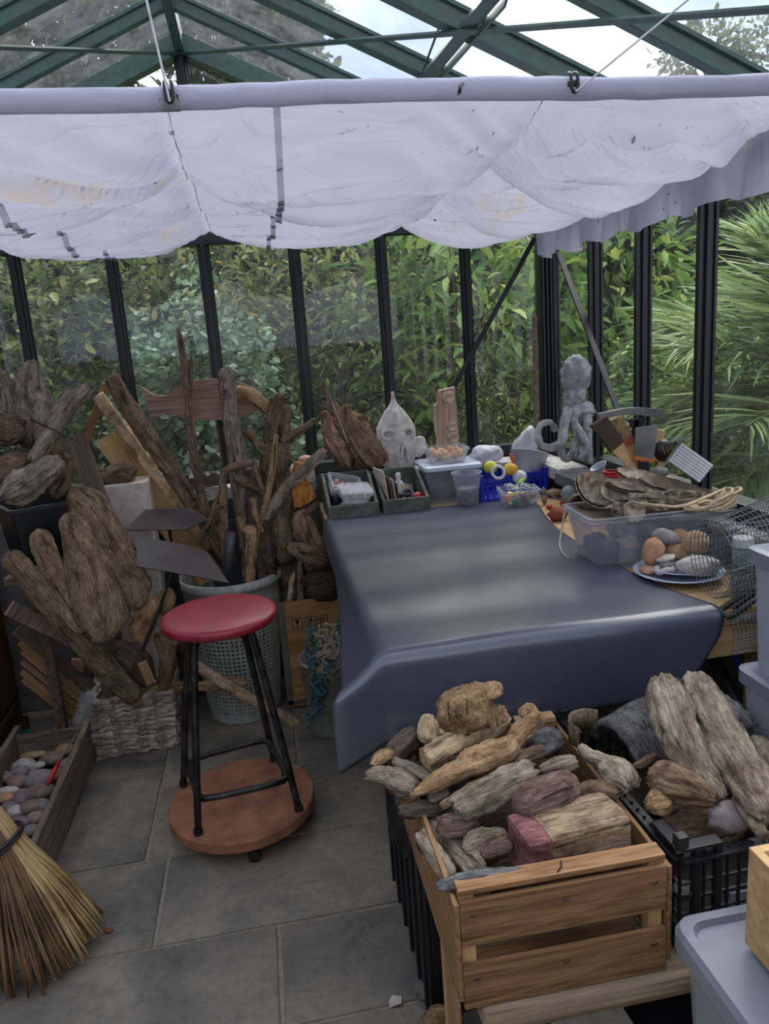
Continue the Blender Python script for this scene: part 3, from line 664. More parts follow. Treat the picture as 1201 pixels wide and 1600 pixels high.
M['plate_steel'] = plain_mat('dark_sheet_metal', (50, 44, 48), .5, 0., spot=(38, 32, 34), spot_scale=10, bmp=.15, spec=.2)
M['rope'] = plain_mat('jute_rope', (200, 180, 146), .9, spot=(166, 144, 112), spot_scale=120)
M['ledge'] = plain_mat('speckled_ledge', (196, 194, 190), .9, spot=(150, 148, 144), spot_scale=60, bmp=.3)
M['slate'] = plain_mat('grey_slab', (96, 98, 102), .7, spot=(84, 86, 90), spot_scale=8)
M['cable'] = plain_mat('beige_cable', (176, 168, 152), .6)
M['bluegrey'] = plain_mat('blue_grey_plastic', (128, 144, 152), .5)
M['jarglass'] = clear_mat('glass_jar', (150, 170, 170), .3, .08)
M['darkfill'] = plain_mat('dark_contents', (52, 54, 62), .6, spot=(84, 84, 90), spot_scale=40, bmp=.6)
M['sand'] = plain_mat('sandy_contents', (150, 146, 122), .9, spot=(88, 104, 140), spot_scale=22, bmp=.5)
M['bluetube'] = plain_mat('blue_tube', (36, 70, 190), .4)
M['greypipe'] = plain_mat('grey_pipe', (70, 74, 78), .4)
M['ply'] = plank_mat('plywood', (140, 104, 60), (170, 132, 84), (188, 152, 104), 0, 26)
M['card'] = plain_mat('card', (206, 196, 186), .8, spot=(180, 168, 158))
M['ink'] = plain_mat('black_print', (28, 26, 26), .7)
M['ytext'] = plain_mat('yellow_print', (220, 200, 50), .6)

def blob(name, c, r, mat, parent=None, sub=3, amp=.12, freq=1.6, seed=0, rot=None, squash=None):
    """lumpy rounded solid (stone, fruit, shell lump)"""
    bm = bmesh.new(); bmesh.ops.create_icosphere(bm, subdivisions=sub, radius=1.0)
    for v in bm.verts:
        n = v.co.normalized(); k = 1 + amp * noise.noise(n * freq + V((seed * 3.7, seed * 1.3, 0))) + amp * .35 * noise.noise(n * freq * 3.1 + V((0, seed * 2.7, 4)))
        p = n * k
        if squash: p = V([math.copysign(abs(x) ** squash, x) for x in p])
        v.co = V((p.x * r[0], p.y * r[1], p.z * r[2]))
    if rot: bm.transform(rot.to_4x4() if hasattr(rot, 'to_4x4') else rot)
    o = obj(name, bm_mesh(bm, name), mat, parent, c, True); return o
def eul(x, y, z):
    from mathutils import Euler
    return Euler((R(x), R(y), R(z))).to_matrix()

# ------------------------------------------------------------------ table and vinyl sheet
T = .84
tb = empty('workbench', (.76, 2.4, 0)); tag(tb, 'pine workbench filling the back right corner under the black sheet', 'workbench')
TX0, TX1, TY0, TY1 = .185, 1.235, 1.53, 3.28
TI = .02
for k in range(4):
    y0 = TY0 + TI + (TY1 - TY0 - TI) * k / 4; y1 = TY0 + TI + (TY1 - TY0 - TI) * (k + 1) / 4
    obj('top_board', boxm((TX1 - TX0 - TI, y1 - y0 - .003, .04), .003), M['pine'], tb, ((TX0 + TI + TX1) / 2 - .76, (y0 + y1) / 2 - 2.4, T - .02))
obj('apron', boxm((TX1 - TX0 - .06, .03, .075), .002), M['pine'], tb, ((TX0 + TX1) / 2 - .76, TY0 + .035 - 2.4, T - .08))
obj('apron', boxm((.03, TY1 - TY0 - .12, .075), .002), M['piney'], tb, (TX0 + .06 - .76, 0, T - .08))
for x in (TX0 + .24, TX1 - .05):
    for y in (TY0 + .08, TY1 - .06): obj('leg', boxm((.06, .06, T - .04), .003), M['pinez'], tb, (x - .76, y - 2.4, (T - .04) / 2))
def sheet_pos(a, b):
    """a: signed distance from the left table edge (negative hangs over), b: distance from the front edge (negative hangs down)"""
    z = T + .007; x = TX0 + .012 + a; y = TY0 - .002 + b
    near = max(0., min(1., 1 - max(b, 0) / 1.1))
    if a < .03:
        s = .03 - a; th = min(s / .05, 1.0)
        dropk = .55 + .45 * (1 - near); outk = .16 + .55 * near ** 1.5
        x = TX0 + .042 - (s if s < .03 else .03 + (s - .03) * outk)
        z -= dropk * max(0, s - .012) * min(1, s / .06)
    wv = .005 * noise.noise(V((x * 3, y * 2.4, 1.))) + .006 * noise.noise(V((x * 1.2 + 4, y * 5.5, 2.))) + .004
    if b < .03:
        s = .03 - b
        f = min(1, s / .05)
        r = .028
        if s < r * 1.57: an = s / r; y = TY0 + .028 - r * math.sin(an) ; zz = r * (1 - math.cos(an))
        else: y = TY0 - (s - r * 1.57) * .05; zz = r + (s - r * 1.57)
        y += .010 * math.sin(x * 9 + 1) * min(1, max(0, s - .05) * 6) - .012 * max(0, min(1, (-a) / .1)) * f
        if a < 0: x = (x * (1 - f) + (TX0 + .042 + (a - .03) * .92) * f) ; z = z * (1 - .45 * f) + (T + .007 + min(0, a) * .30) * .45 * f
        z -= zz
        wv *= (1 - f)
    return V((x, y, z + wv))
def right_edge(b):     # width of the sheet measured from the left edge, by distance from the front
    P = [(-.30, .60), (-.22, .675), (-.12, .76), (-.04, .815), (0, .825), (.1, .805), (.22, .775), (.33, .752), (.5, .75), (.75, .755), (.95, .77), (1.1, .80), (1.2, .825), (1.4, .84)]
    for (b0, w0), (b1, w1) in zip(P, P[1:]):
        if b0 <= b <= b1: return w0 + (w1 - w0) * (b - b0) / (b1 - b0)
    return .8
vs, fs = [], []; NA, NB = 80, 130
for j in range(NB + 1):
    b = -.185 + (1.365 + .185) * (j / NB)
    for i in range(NA + 1):
        t = i / NA; a0 = -.125 if b < .25 else -.125 + .06 * min(1, (b - .25) / .6)
        t = t if t > .25 else t
        a = a0 + (right_edge(b) - a0) * t
        p = sheet_pos(a, b); vs.append(p - V((.6, 2.1, T)))
for j in range(NB):
    for i in range(NA): q = j * (NA + 1) + i; fs.append((q, q + 1, q + NA + 2, q + NA + 1))
sh = obj('vinyl_sheet', pyd('sheet', vs, fs), M['sheet'], None, (.6, 2.1, T), True)
tag(sh, 'large black vinyl sheet draped over the workbench and its front edge', 'sheet')
sd = sh.modifiers.new('thick', 'SOLIDIFY'); sd.thickness = .0025; sd.offset = 1

# ------------------------------------------------------------------ ledges around the dwarf wall
lg = struct('trim_1'); 
obj('ledge_slab', boxm((.42, .15, .05), .004), M['ledge'], lg, (1.08, 3.25, .93))
obj('ledge_slab', boxm((.62, .15, .05), .004), M['ledge'], lg, (.545, 3.25, .93)) 
obj('ledge_slab', boxm((1.20, .09, .05), .004), M['ledge'], lg, (-.4, 3.285, .93))
lr = struct('trim_2')
obj('ledge_slab', boxm((.13, .30, .05), .004), M['ledge'], lr, (1.225, 3.02, .935))
obj('ledge_slab', boxm((.15, .30, .045), .004), M['slate'], lr, (1.215, 2.715, .93))
obj('ledge_slab', boxm((.15, .60, .045), .004), M['slate'], lr, (1.215, 2.26, .93))
obj('ledge_slab', boxm((.05, .9, .05), .004), M['ledge'], lr, (1.265, 1.5, .93))

# ------------------------------------------------------------------ stool on its round dolly
SC = V((-.195, 2.265, 0))
dl = empty('wheeled_platform', SC); tag(dl, 'round brown wheeled platform under the red stool', 'platform')
obj('disc', lathem([(.20, .058), (.232, .060), (.236, .066), (.236, .094), (.232, .100), (.0005, .100)], 56), M['hardboard'], dl)
for k in range(4):
    a = R(-80 + 90 * k); p = V((.19 * math.cos(a), .19 * math.sin(a), 0))
    c = obj('caster', boxm((.05, .035, .018), .003), M['black_plastic'], dl, p + V((0, 0, .050)))
    for s in (-1, 1):
        w = obj('wheel', lathem([(.0005, -.008), (.018, -.008), (.020, -.005), (.020, .005), (.018, .008), (.0005, .008)], 18), M['black_plastic'], c, (0, s * .013, -.030)); w.rotation_euler.x = math.pi / 2
st = empty('bar_stool', SC + V((0, 0, .1))); tag(st, 'red topped bar stool with black tubular steel legs', 'stool')
obj('seat', lathem([(.0005, .612), (.150, .612), (.172, .614), (.177, .622), (.178, .632), (.175, .640), (.160, .6445), (.08, .6475), (.0005, .6485)], 64), M['red_vinyl'], st, smooth=True)
feet = [az(310, 1303, .1), az(467, 1266, .1), az(428, 1188, .1), az(287, 1228, .1)]
feet = [V((f.x, f.y, 0)) - V((SC.x, SC.y, 0)) for f in feet]
rq = []
for f in feet:
    t = f.normalized(); top = t * .125
    lg_ = obj('leg', tubem([f + V((0, 0, .004)), f.lerp(top, .5) + V((0, 0, .29)), top + V((0, 0, .545)), top * .93 + V((0, 0, .580)), top * .76 + V((0, 0, .602)), top * .35 + V((0, 0, .607))], .0115, 12, 30), M['black_steel'], st, smooth=True)
    obj('rubber_foot', lathem([(.014, 0), (.015, .004), (.0135, .02)], 14, capt=True), M['black_plastic'], lg_, f)
    rq.append(f.lerp(top, .17) * .96 + V((0, 0, .1)))
ring = []
for k in range(4):
    a, b, c = rq[k - 1], rq[k], rq[(k + 1) % 4]
    for t in (.22, .1): ring.append(b.lerp(a, t) if t == .22 else b.lerp(a, .08).lerp(b.lerp(c, .08), .35))
    ring.append(b.lerp(c, .08).lerp(b.lerp(a, .08), .35)); ring.append(b.lerp(c, .22))
obj('foot_ring', tubem(ring, .0105, 12, None, True), M['black_steel'], st, smooth=True)

# ------------------------------------------------------------------ things along the back of the bench
TT = T + .0005
def seed_box(label, fl, w, d, hf, hb, yaw, group):
    """painted open box: low front, high back, sloping sides"""
    e = empty('wooden_tray', fl, yaw); tag(e, label, 'tray', group)
    obj('front', boxm((w, .014, hf), .001), M['greentray'], e, (w / 2, .007, hf / 2))
    obj('back', boxm((w - .024, .014, hb), .001), M['greentray'], e, (w / 2, d - .007, hb / 2))
    obj('bottom', boxm((w - .024, d - .028, .01)), M['inner_wood'], e, (w / 2, d / 2, .005))
    for s in (0, 1):
        obj('side', prismm([(.014, 0), (d, 0), (d, hb), (d * .75, hb), (.014, hf)], (.006 if s == 0 else w - .006, 0, 0), (0, 1, 0), (0, 0, 1), .012), M['greentray'], e)
    return e
G1 = 'painted trays at the back of the bench'
f1 = V((.217, 2.875, TT)); seed_box('chipped grey green wooden tray holding sea glass and plastic punnets', f1, .2, .27, .062, .15, 0, G1)
f2 = V((.435, 2.885, TT)); seed_box('chipped grey green wooden tray holding cards, a jar and pens', f2, .19, .28, .062, .14, 0, G1)
def loose(name, label, cat, mesh, mat, loc, rot=None, group=None, smooth=False):
    o = obj(name, mesh, mat, None, loc, smooth); tag(o, label, cat, group)
    if rot: o.rotation_euler = [R(a) for a in rot]
    return o
def punnet(label, loc, w, d, h, rot, fillmat, n, group=None, seed=1, fr=.012, lidded=False, mat='clear'):
    e = empty('plastic_punnet', loc); e.rotation_euler = [R(a) for a in rot]; tag(e, label, 'punnet', group)
    bm = bmesh.new(); open_tub(bm, w, d, w * .86, d * .86, h, .002, .005, .012); obj('tub', bm_mesh(bm, 'tub'), M[mat], e, smooth=False)
    q = random.Random(seed)
    for k in range(n):
        r = fr * q.uniform(.7, 1.3)
        o = blob('contents', V((q.uniform(-.36, .36) * w, q.uniform(-.36, .36) * d, r * .8 + q.uniform(.004, h * .45))), (r, r * q.uniform(.6, 1), r * q.uniform(.5, .9)), fillmat if not isinstance(fillmat, list) else fillmat[k % len(fillmat)], e, 2, .25, 1.6, k + seed, eul(q.uniform(0, 180), q.uniform(0, 60), q.uniform(0, 180)))
    if lidded:
        bm = bmesh.new(); tub(bm, [(w + .012, d + .012, .012, h), (w + .012, d + .012, .012, h + .008)]); obj('lid', bm_mesh(bm, 'lid'), M[mat], e)
    return e
punnet('tilted clear punnet of pink shell bits leaning at the top of the sea glass tray', f1 + V((.075, .15, .085)), .13, .10, .055, (24, 16, 12), M['pinkbit'], 20, seed=3, fr=.010)
punnet('lidded clear punnet lying above the sea glass', f1 + V((.115, .085, .064)), .12, .09, .045, (14, 4, 8), M['shell'], 12, seed=5, fr=.009, lidded=True)
q = random.Random(4)
M['seaglass'] = [clear_mat('sea_glass_%d' % k, c, .75, .4) for k, c in enumerate([(70, 96, 74), (120, 170, 160), (190, 206, 206), (60, 80, 66), (150, 180, 176)])]
for k, (x, y, r, mi) in enumerate([(.05, .045, .030, 0), (.10, .04, .024, 1), (.145, .05, .022, 4), (.17, .06, .016, 2), (.06, .10, .026, 2), (.03, .10, .018, 3), (.09, .07, .02, 3), (.165, .10, .018, 0)]):
    nm = ['dark green pebble of sea glass at the tray front left', 'pale aqua sea glass shard at the tray front', 'pale grey green sea glass shard, front right of the tray', 'small white sea glass sliver by the tray corner', 'pale frosted sea glass disc behind the dark green one', 'tiny dark green sea glass by the left side of the tray', 'dark sea glass bit wedged in the middle of the tray', 'dark green sea glass chip below the lidded punnet'][k]
    o = blob('sea_glass', f1 + V((x, y, .010 + r * .45 + .016)), (r, r * .75, r * .42), M['seaglass'][mi], None, 2, .3, 1.5, k, eul(q.uniform(-30, 30), q.uniform(-30, 30), q.uniform(0, 180)), .85)
    tag(o, nm, 'sea glass', 'sea glass in the tray')
blob_o = blob('black_pouch', f1 + V((.04, .12, .055)), (.022, .03, .045), M['black_plastic'], None, 3, .4, 2.5, 8); tag(blob_o, 'crumpled black plastic in the sea glass tray', 'plastic')
bx = loose('block', 'pale concrete block behind the left end of the sea glass tray', 'block', boxm((.10, .09, .07), .004), M['ledge'], (.145, 3.20, .955 + .035)); 
blob_o = blob('pink_stone', V((.165, 3.19, .955 + .070 + .022)), (.034, .026, .022), M['pinkbit'], None, 3, .2, 1.5, 2); tag(blob_o, 'pink stone on the concrete block by the tray', 'stone')
# cards, bottle, jar and pens in the second tray
for k, (dx, h, l) in enumerate([(.012, .155, 'tall pale card at the left side of the second tray'), (.028, .13, 'cream card second from the left in the tray'), (.042, .12, 'thin brown edged card third from the left in the tray'), (.055, .105, 'short card at the right of the leaning card stack')]):
    c = loose('card', l, 'card', boxm((.004, .15, h), .001, 'card', (0, 0, h / 2)), M['card'] if k % 2 == 0 else M['inner_wood'], f2 + V((dx + .012, .12, .016)), (0, -6, 8), 'cards in the tray')
sb = empty('spray_bottle', f2 + V((.095, .16, .012))); tag(sb, 'small white bottle with a red label behind the cards', 'bottle')
obj('bottle_body', lathem([(.0215, 0), (.022, .004), (.022, .075), (.018, .09), (.009, .098), (.009, .104)], 20, capt=True), M['white'], sb, smooth=True); obj('cap', lathem([(.011, .1), (.011, .122), (.007, .128)], 16, capt=True), M['white'], sb); obj('label_band', lathem([(.0225, .012), (.0225, .045)], 20, capb=False), M['redp'], sb)
jr = empty('glass_jar', f2 + V((.128, .10, .045))); jr.rotation_euler = (R(58), 0, R(-25)); tag(jr, 'clear jar lying on its side with its dark mouth facing out', 'jar')
obj('jar_body', lathem([(.024, -.03), (.027, -.025), (.027, .03), (.022, .04), (.022, .047)], 24, capb=True), M['jarglass'], jr, smooth=True); obj('mouth', lathem([(.0005, .036), (.020, .036)], 24, capb=False), M['ink'], jr); obj('mouth_ring', lathem([(.020, .044), (.024, .044), (.024, .050), (.020, .050)], 24, capb=False), M['jarglass'], jr)
pk = empty('printed_packet', f2 + V((.115, .135, .07))); pk.rotation_euler = (R(-20), R(20), R(14)); tag(pk, 'clear packet with yellow print standing behind the jar', 'packet'); obj('film', boxm((.07, .004, .06), .001), M['clear'], pk); 
for k in range(3): obj('print_bar', boxm((.034 - k * .006, .002, .004)), M['ytext'], pk, (-.005 + k * .003, -.004, .016 - k * .008))
pen = empty('marker_pen', f2 + V((.088, .055, .068)), 0); pen.rotation_euler = (R(90), R(8), R(70)); tag(pen, 'black marker pen resting across the tray front', 'pen'); obj('barrel', lathem([(.0045, -.04), (.0055, -.036), (.0055, .02), (.0045, .04)], 12, capt=True), M['black_plastic'], pen); obj('cap', lathem([(.0063, .0), (.0063, .036), (.004, .041)], 12, capt=True), M['black_plastic'], pen)
for k, (x, y, z, r, m, l) in enumerate([(.155, .07, .05, .022, 'redp', 'round red plastic float right of the jar'), (.135, .045, .03, .018, 'brick', 'brown red lump at the tray front'), (.08, .04, .034, .012, 'redp', 'small red bit left of the marker pen'), (.095, .03, .05, .015, 'white', 'white plastic tag at the tray front')]):
    o = blob('tray_bit', f2 + V((x, y, z)), (r, r, r * .9 if k == 0 else r * .6), M[m], None, 3, .12, 1.8, k); tag(o, l, 'plastic bit')
# lidded storage box, shell tub, measuring cup
bxp = V((.755, 3.10, TT))
e = empty('storage_box', bxp); tag(e, 'clear storage box with a white lid between tray and blue crate', 'storage box')
bm = bmesh.new(); open_tub(bm, .22, .20, .20, .18, .145, .003, .004, .02); obj('tub', bm_mesh(bm, 'tub'), M['clear'], e)
bm = bmesh.new(); tub(bm, [(.235, .235, .02, .138), (.245, .245, .022, .142), (.245, .245, .022, .156), (.22, .22, .02, .162), (.215, .215, .02, .158)]); obj('lid', bm_mesh(bm, 'lid'), M['lid_white'], e)
o = blob('contents', V((0, 0, .052)), (.092, .082, .048), M['darkfill'], e, 3, .3, 3, 6, None, .7)
punnet('clear tub of tan snail shells on the white lid', bxp + V((-.005, -.005, .1625)), .16, .14, .06, (0, 0, 3), M['shell_or'], 26, seed=9, fr=.019)
cp = empty('measuring_cup', V((.785, 2.905, TT))); tag(cp, 'clear plastic cup half full of blue grey grit', 'cup')
obj('cup_wall', lathem([(.0415, 0), (.043, .002), (.053, .105), (.056, .107), (.058, .135), (.062, .137), (.062, .141), (.055, .141), (.051, .106), (.0405, .004), (.0005, .004)], 40), M['frost'], cp, smooth=True)
obj('contents', lathem([(.0395, .005), (.046, .075), (.04, .080), (.0005, .078)], 32), M['sand'], cp, smooth=True)
# blue crate with floats
BC = V((.985, 3.06, TT)); byaw = R(10)
bc = empty('blue_crate', BC, byaw); tag(bc, 'small royal blue plastic crate full of floats', 'crate')
W_, D_, H_ = .30, .20, .10
obj('bottom', boxm((W_, D_, .004)), M['blue'], bc, (0, 0, .002))
for (ax_, L_, off) in ((0, W_, D_ / 2), (0, W_, -D_ / 2), (1, D_, W_ / 2), (1, D_, -W_ / 2)):
    bm = bmesh.new(); n = int(L_ / .026)
    for i in range(n + 1):
        t = -L_ / 2 + L_ * i / n; box(bm, (t, off, H_ / 2) if ax_ == 0 else (off, t, H_ / 2), (.008, .004, H_) if ax_ == 0 else (.004, .008, H_))
    for z, hh in ((.006, .012), (.035, .008), (.065, .008), (H_ - .012, .024)):
        box(bm, (0, off, z) if ax_ == 0 else (off, 0, z), (L_, .004, hh) if ax_ == 0 else (.004, L_, hh))
    obj('lattice_side', bm_mesh(bm, 'side'), M['blue'], bc)
for sx in (-1, 1):
    for sy in (-1, 1): obj('corner_post', boxm((.016, .016, H_ + .014), .003), M['blue'], bc, (sx * W_ / 2, sy * D_ / 2, (H_ + .014) / 2))
for k, (u, v, y, r, m, l) in enumerate([(766, 730, 2.99, .030, 'yellow', 'lemon yellow ball float at the left of the blue crate'), (797, 734, 2.98, .032, 'amber', 'amber yellow ball float in the middle of the blue crate'), (811, 745, 2.965, .032, 'white', 'white ball float low at the front of the blue crate')]):
    o = blob('ball_float', ay(u, v, y), (r, r, r * .9), M[m], None, 3, .05, 1.5, k); tag(o, l, 'float', 'floats in the blue crate')
tp = ay(778, 738, 2.955)
o = obj('pipe_ring', tubem([tp + V((.026 * math.cos(a), .010 * math.sin(a), .024 * math.sin(a))) - tp for a in [2 * math.pi * k / 20 for k in range(20)]], .007, 10, None, True), M['white'], None, tp, True); tag(o, 'white plastic ring between the yellow floats', 'ring')
# crumpled bag and white tub standing in the crate
tq = ay(822, 722, 3.06)
e = empty('white_tub', tq + V((0, 0, -.05))); e.rotation_euler = (R(-14), R(16), 0); tag(e, 'cracked milky plastic tub tipped over the blue crate', 'tub')
obj('tub_wall', lathem([(.055, -.01), (.057, -.006), (.078, .085), (.082, .087), (.082, .094), (.075, .094), (.055, -.002), (.0005, -.002)], 36), M['milky'], e, smooth=True)
def crumple(name, label, c, r, mat, seed, sub=4, amp=.35, peak=None):
    bm = bmesh.new(); bmesh.ops.create_icosphere(bm, subdivisions=sub, radius=1.0)
    for v in bm.verts:
        n = v.co.normalized(); k = 1 + amp * noise.noise(n * 1.6 + V((seed, 0, 0))) + amp * .5 * abs(noise.noise(n * 4.2 + V((0, seed, 0)))) 
        p = V((n.x * r[0], n.y * r[1], n.z * r[2])) * k
        if peak is not None and n.z > .45: p += V(peak) * (n.z - .45) / .55
        v.co = p
    o = obj(name, bm_mesh(bm, name), mat, None, c, True); tag(o, label, 'bag'); return o
crumple('plastic_bag', 'crumpled clear plastic bag peaking up out of the white tub', ay(820, 704, 3.08), (.055, .04, .05), M['bag'], 3, peak=(.02, 0, .05))
crumple('plastic_bag', 'puffed white plastic bag behind the yellow floats', ay(760, 710, 3.19), (.075, .045, .042), M['bag'], 9, amp=.25)
o = blob('cork', ay(800, 716, 3.0), (.009, .009, .024), M['orange'], None, 3, .15, 2, 2, eul(0, -20, 0)); tag(o, 'brown cork float in front of the white tub', 'cork')
# clear tray of colourful beach finds
tr = V((.965, 2.80, TT))
fm = [M['shell'], M['darkfill'], M['white'], M['teal'], M['orange'], M['grey_rock'], M['pink_rock'], M['yellow'], M['oyster']]
punnet('clear square tub of mixed colourful beach finds at the sheet edge', tr, .145, .12, .075, (0, 0, -6), fm, 46, seed=21, fr=.017)
o = blob('lime_lure', tr + V((.02, .02, .098)), (.022, .008, .007), M['green_bit'], None, 3, .2, 2, 2, eul(0, -25, 25)); tag(o, 'lime green plastic lure on top of the beach finds', 'lure')
o = obj('mesh_scrap', tubem([tr * 0 + V((-.05 + .1 * (k % 7) / 6, .03 * math.sin(k * 2.3), .085 + .012 * math.cos(k * 1.7))) for k in range(26)], .0016, 5, 90), M['white_cord'], None, tr); tag(o, 'tangle of pale fishing line over the beach finds', 'line')
# loose finds between tub and sheet
for k, (u, v, r, m, l, c) in enumerate([(871, 803, (.036, .03, .026), 'brick', 'rounded lump of red brick beside the black sheet', 'brick'), (858, 792, (.012, .010, .009), 'redp', 'red bead behind the brick lump', 'bead'), (879, 786, (.012, .012, .010), 'redp', 'red bottle top behind the brick lump', 'bottle top'), (866, 770, (.04, .03, .018), 'shell', 'pale chalky shell lump beside the blue grey ball', 'shell'), (850, 775, (.012, .012, .034), 'nacre', 'pale pointed shell beside the mixed finds', 'shell'), (901, 781, (.03, .02, .018), 'darkfill', 'dark mussel lump below the oyster shell', 'mussel')]):
    p = az(u, v, T + r[2] * 1.0)
    o = blob('beach_find', p, r, M[m], None, 3, .25, 1.8, k + 3); tag(o, l, c)
o = blob('blue_grey_ball', az(889, 771, T + .06), (.034, .028, .03), M['bluegrey'], None, 3, .05, 1.2, 3); tag(o, 'smooth blue grey plastic float beside the big shell tub', 'float')
# soldering rod with wooden handle and its beige cable
a, b, c = az(842, 768, .93), az(897, 789, .985), az(943, 793, 1.0)
e = empty('wire_brush_rod', a); tag(e, 'thin dark rod with a brown wooden handle lying on the shell tub rim', 'tool')
obj('rod', tubem([V((0, 0, 0)), b - a], .0035, 8), M['black_steel'], e); obj('grip', tubem([b - a, (b + c) / 2 - a, c - a], [.008, .012, .014, .013, .014, .010, .008], 10, 8), M['board_dark'], e, smooth=True)
cb = [az(909, 772, .99), az(893, 776, .98), az(883, 795, .93), az(877, 830, .87), az(874, 850, T + .012), az(880, 866, T + .012), az(889, 872, T + .012)]
tag(obj('cable', tubem([p - cb[-1] for p in cb], .0035, 8, 40), M['cable'], None, cb[-1], True), 'beige cable trailing from the shell tub onto the black sheet', 'cable')

# ------------------------------------------------------------------ skull, shell plank on the back ledge
LZ = .956
def skull():
    c = ay(622, 712, 3.245); c.z = LZ; e = empty('animal_skull', c); tag(e, 'bleached white pointed animal skull standing against the back glazing', 'skull')
    # outline heights (z, half width, depth) of the bone, point up
    rows = [(.0, .055, .03), (.03, .07, .035), (.07, .082, .038), (.11, .084, .040), (.15, .088, .042), (.19, .086, .042), (.22, .070, .036), (.26, .044, .026), (.29, .018, .014), (.315, .009, .009), (.345, .006, .006)]
    bm = bmesh.new(); n = 40; rg = []
    for z, w, d in rows:
        rg.append([])
    zs = [i / 44 * .345 for i in range(45)]
    for z in zs:
        for (z0, w0, d0), (z1, w1, d1) in zip(rows, rows[1:]):
            if z0 <= z <= z1 + 1e-6: t = (z - z0) / (z1 - z0); w = w0 + (w1 - w0) * t; d = d0 + (d1 - d0) * t; break
        ring = []
        for k in range(n):
            a = 2 * math.pi * k / n; x = w * math.cos(a); y = d * math.sin(a) * (1.0)
            f = 0
            if y < 0:
                f = max(0, 1 - abs(x) / (w * .35)) * .018 * (1 if z < .27 else 0)          # nose ridge
                for ex in (-.045, .048):                                          # eye sockets
                    q = math.hypot((x - ex) / .017, (z - .165) / .016); f -= max(0, 1 - q * q) * .04; f += max(0, 1 - abs(q - 1.35) / .5) * .008
                q = math.hypot((x - .012) / .010, (z - .085) / .026); f -= max(0, 1 - q * q) * .035
                q = math.hypot((x + .02) / .03, (z - .195) / .006); f -= max(0, 1 - q * q) * .008
            ring.append(bm.verts.new((x - .006 * (z / .3), y - f, z)))
        rg.append(ring)
    rg = [r for r in rg if r]
    for A, B in zip(rg, rg[1:]):
        for k in range(n): bm.faces.new((A[k], A[(k + 1) % n], B[(k + 1) % n], B[k]))
    bm.faces.new(rg[0][::-1]); bm.faces.new(rg[-1]); obj('cranium', bm_mesh(bm, 'cranium'), M['bone'], e, smooth=True)
    for s, x, z, rx, rz_ in ((-1, -.088, .078, .036, .055), (1, .092, .095, .036, .050)):
        blob('cheek_wing', V((x, .004, z)), (rx, .012, rz_), M['bone'], e, 3, .12, 1.4, s + 3, eul(0, s * 14, s * -12))
    for s, x in ((-1, -.048), (1, .045)):
        obj('eye_rim', tubem([V((x + .021 * math.cos(a), -.036, .165 + .019 * math.sin(a))) for a in [2 * math.pi * k / 18 for k in range(18)]], .006, 8, None, True), M['bone'], e, smooth=True)
    obj('nasal_arch', tubem([V((.004, -.052, .055)), V((.010, -.060, .10)), V((.022, -.058, .115)), V((.032, -.05, .09)), V((.034, -.046, .045))], .007, 8, 20), M['bone'], e, smooth=True)
skull()

# ------------------------------------------------------------------ plank with shells, bark and feather, octopus
c = ay(697, 690, 3.26); c.z = LZ
e = empty('shell_plank', c); tag(e, 'upright weathered plank with three limpet shells stuck on it', 'plank'); e.rotation_euler = (R(4), 0, R(-3))
pl = [(-.05, 0), (-.044, .12), (-.055, .2), (-.050, .27), (-.038, .28), (-.028, .335), (.044, .345), (.047, .24), (.050, .12), (.055, 0)]
M['pale_plank'] = plank_mat('pale_weathered_plank', (134, 108, 88), (176, 152, 132), (200, 180, 160), 2, 60)
o = obj('plank', prismm(pl, (0, 0, 0), (1, 0, 0), (0, 0, 1), .03), M['pale_plank'], e)
for x, z, r in ((.012, .305, .030), (.022, .175, .024), (.026, .125, .028)):
    obj('limpet', lathem([(r, 0), (r * .92, .003), (r * .62, .006), (r * .4, .003), (.0005, .002)], 20), M['shell'], e, (x, -.016, z), True).rotation_euler.x = R(90)
for k in range(5):
    b = V((-.03 + .015 * k, .0, .0))
e = empty('octopus_sculpture', V((1.235, 2.89, LZ + .005))); tag(e, 'grey cement octopus sculpture on wire legs by the corner post', 'sculpture')
OC = V((1.235, 2.89, LZ + .005))
def ow(u, v, y): return ay(u, v, y) - OC
blob('head', ow(900, 585, 2.89), (.060, .058, .075), M['mortar_sculpt'], e, 4, .16, 3.0, 4)
blob('neck', ow(898, 618, 2.89), (.043, .043, .06), M['mortar_sculpt'], e, 4, .2, 3.0, 6)
blob('body', ow(905, 642, 2.89), (.062, .055, .042), M['mortar_sculpt'], e, 4, .22, 3.0, 8)
def tent(P, r):
    bm = bmesh.new(); tube(bm, P, r, 10, 34)
    for v in bm.verts: v.co += V((noise.noise(v.co * 60), noise.noise(v.co * 60 + V((5, 0, 0))), noise.noise(v.co * 60 + V((0, 7, 0))))) * .006
    obj('tentacle', bm_mesh(bm, 'tentacle'), M['mortar_sculpt'], e, None, True)
rr = [.020, .019, .018, .017, .016, .015, .014, .013, .012, .011]
tent([ow(900, 645, 2.87), ow(882, 670, 2.86), ow(876, 700, 2.86), ow(884, 718, 2.87), ow(895, 705, 2.88)], rr)
tent([ow(890, 640, 2.85), ow(882, 660, 2.83), ow(877, 690, 2.81), ow(858, 700, 2.82), ow(842, 690, 2.84), ow(842, 668, 2.86), ow(858, 660, 2.87), ow(868, 672, 2.88)], rr)
tent([ow(900, 640, 2.84), ow(896, 660, 2.83), ow(910, 682, 2.81), ow(916, 700, 2.81), ow(906, 718, 2.83)], rr)
tent([ow(915, 640, 2.86), ow(918, 670, 2.84), ow(919, 700, 2.83), ow(923, 724, 2.83)], rr)
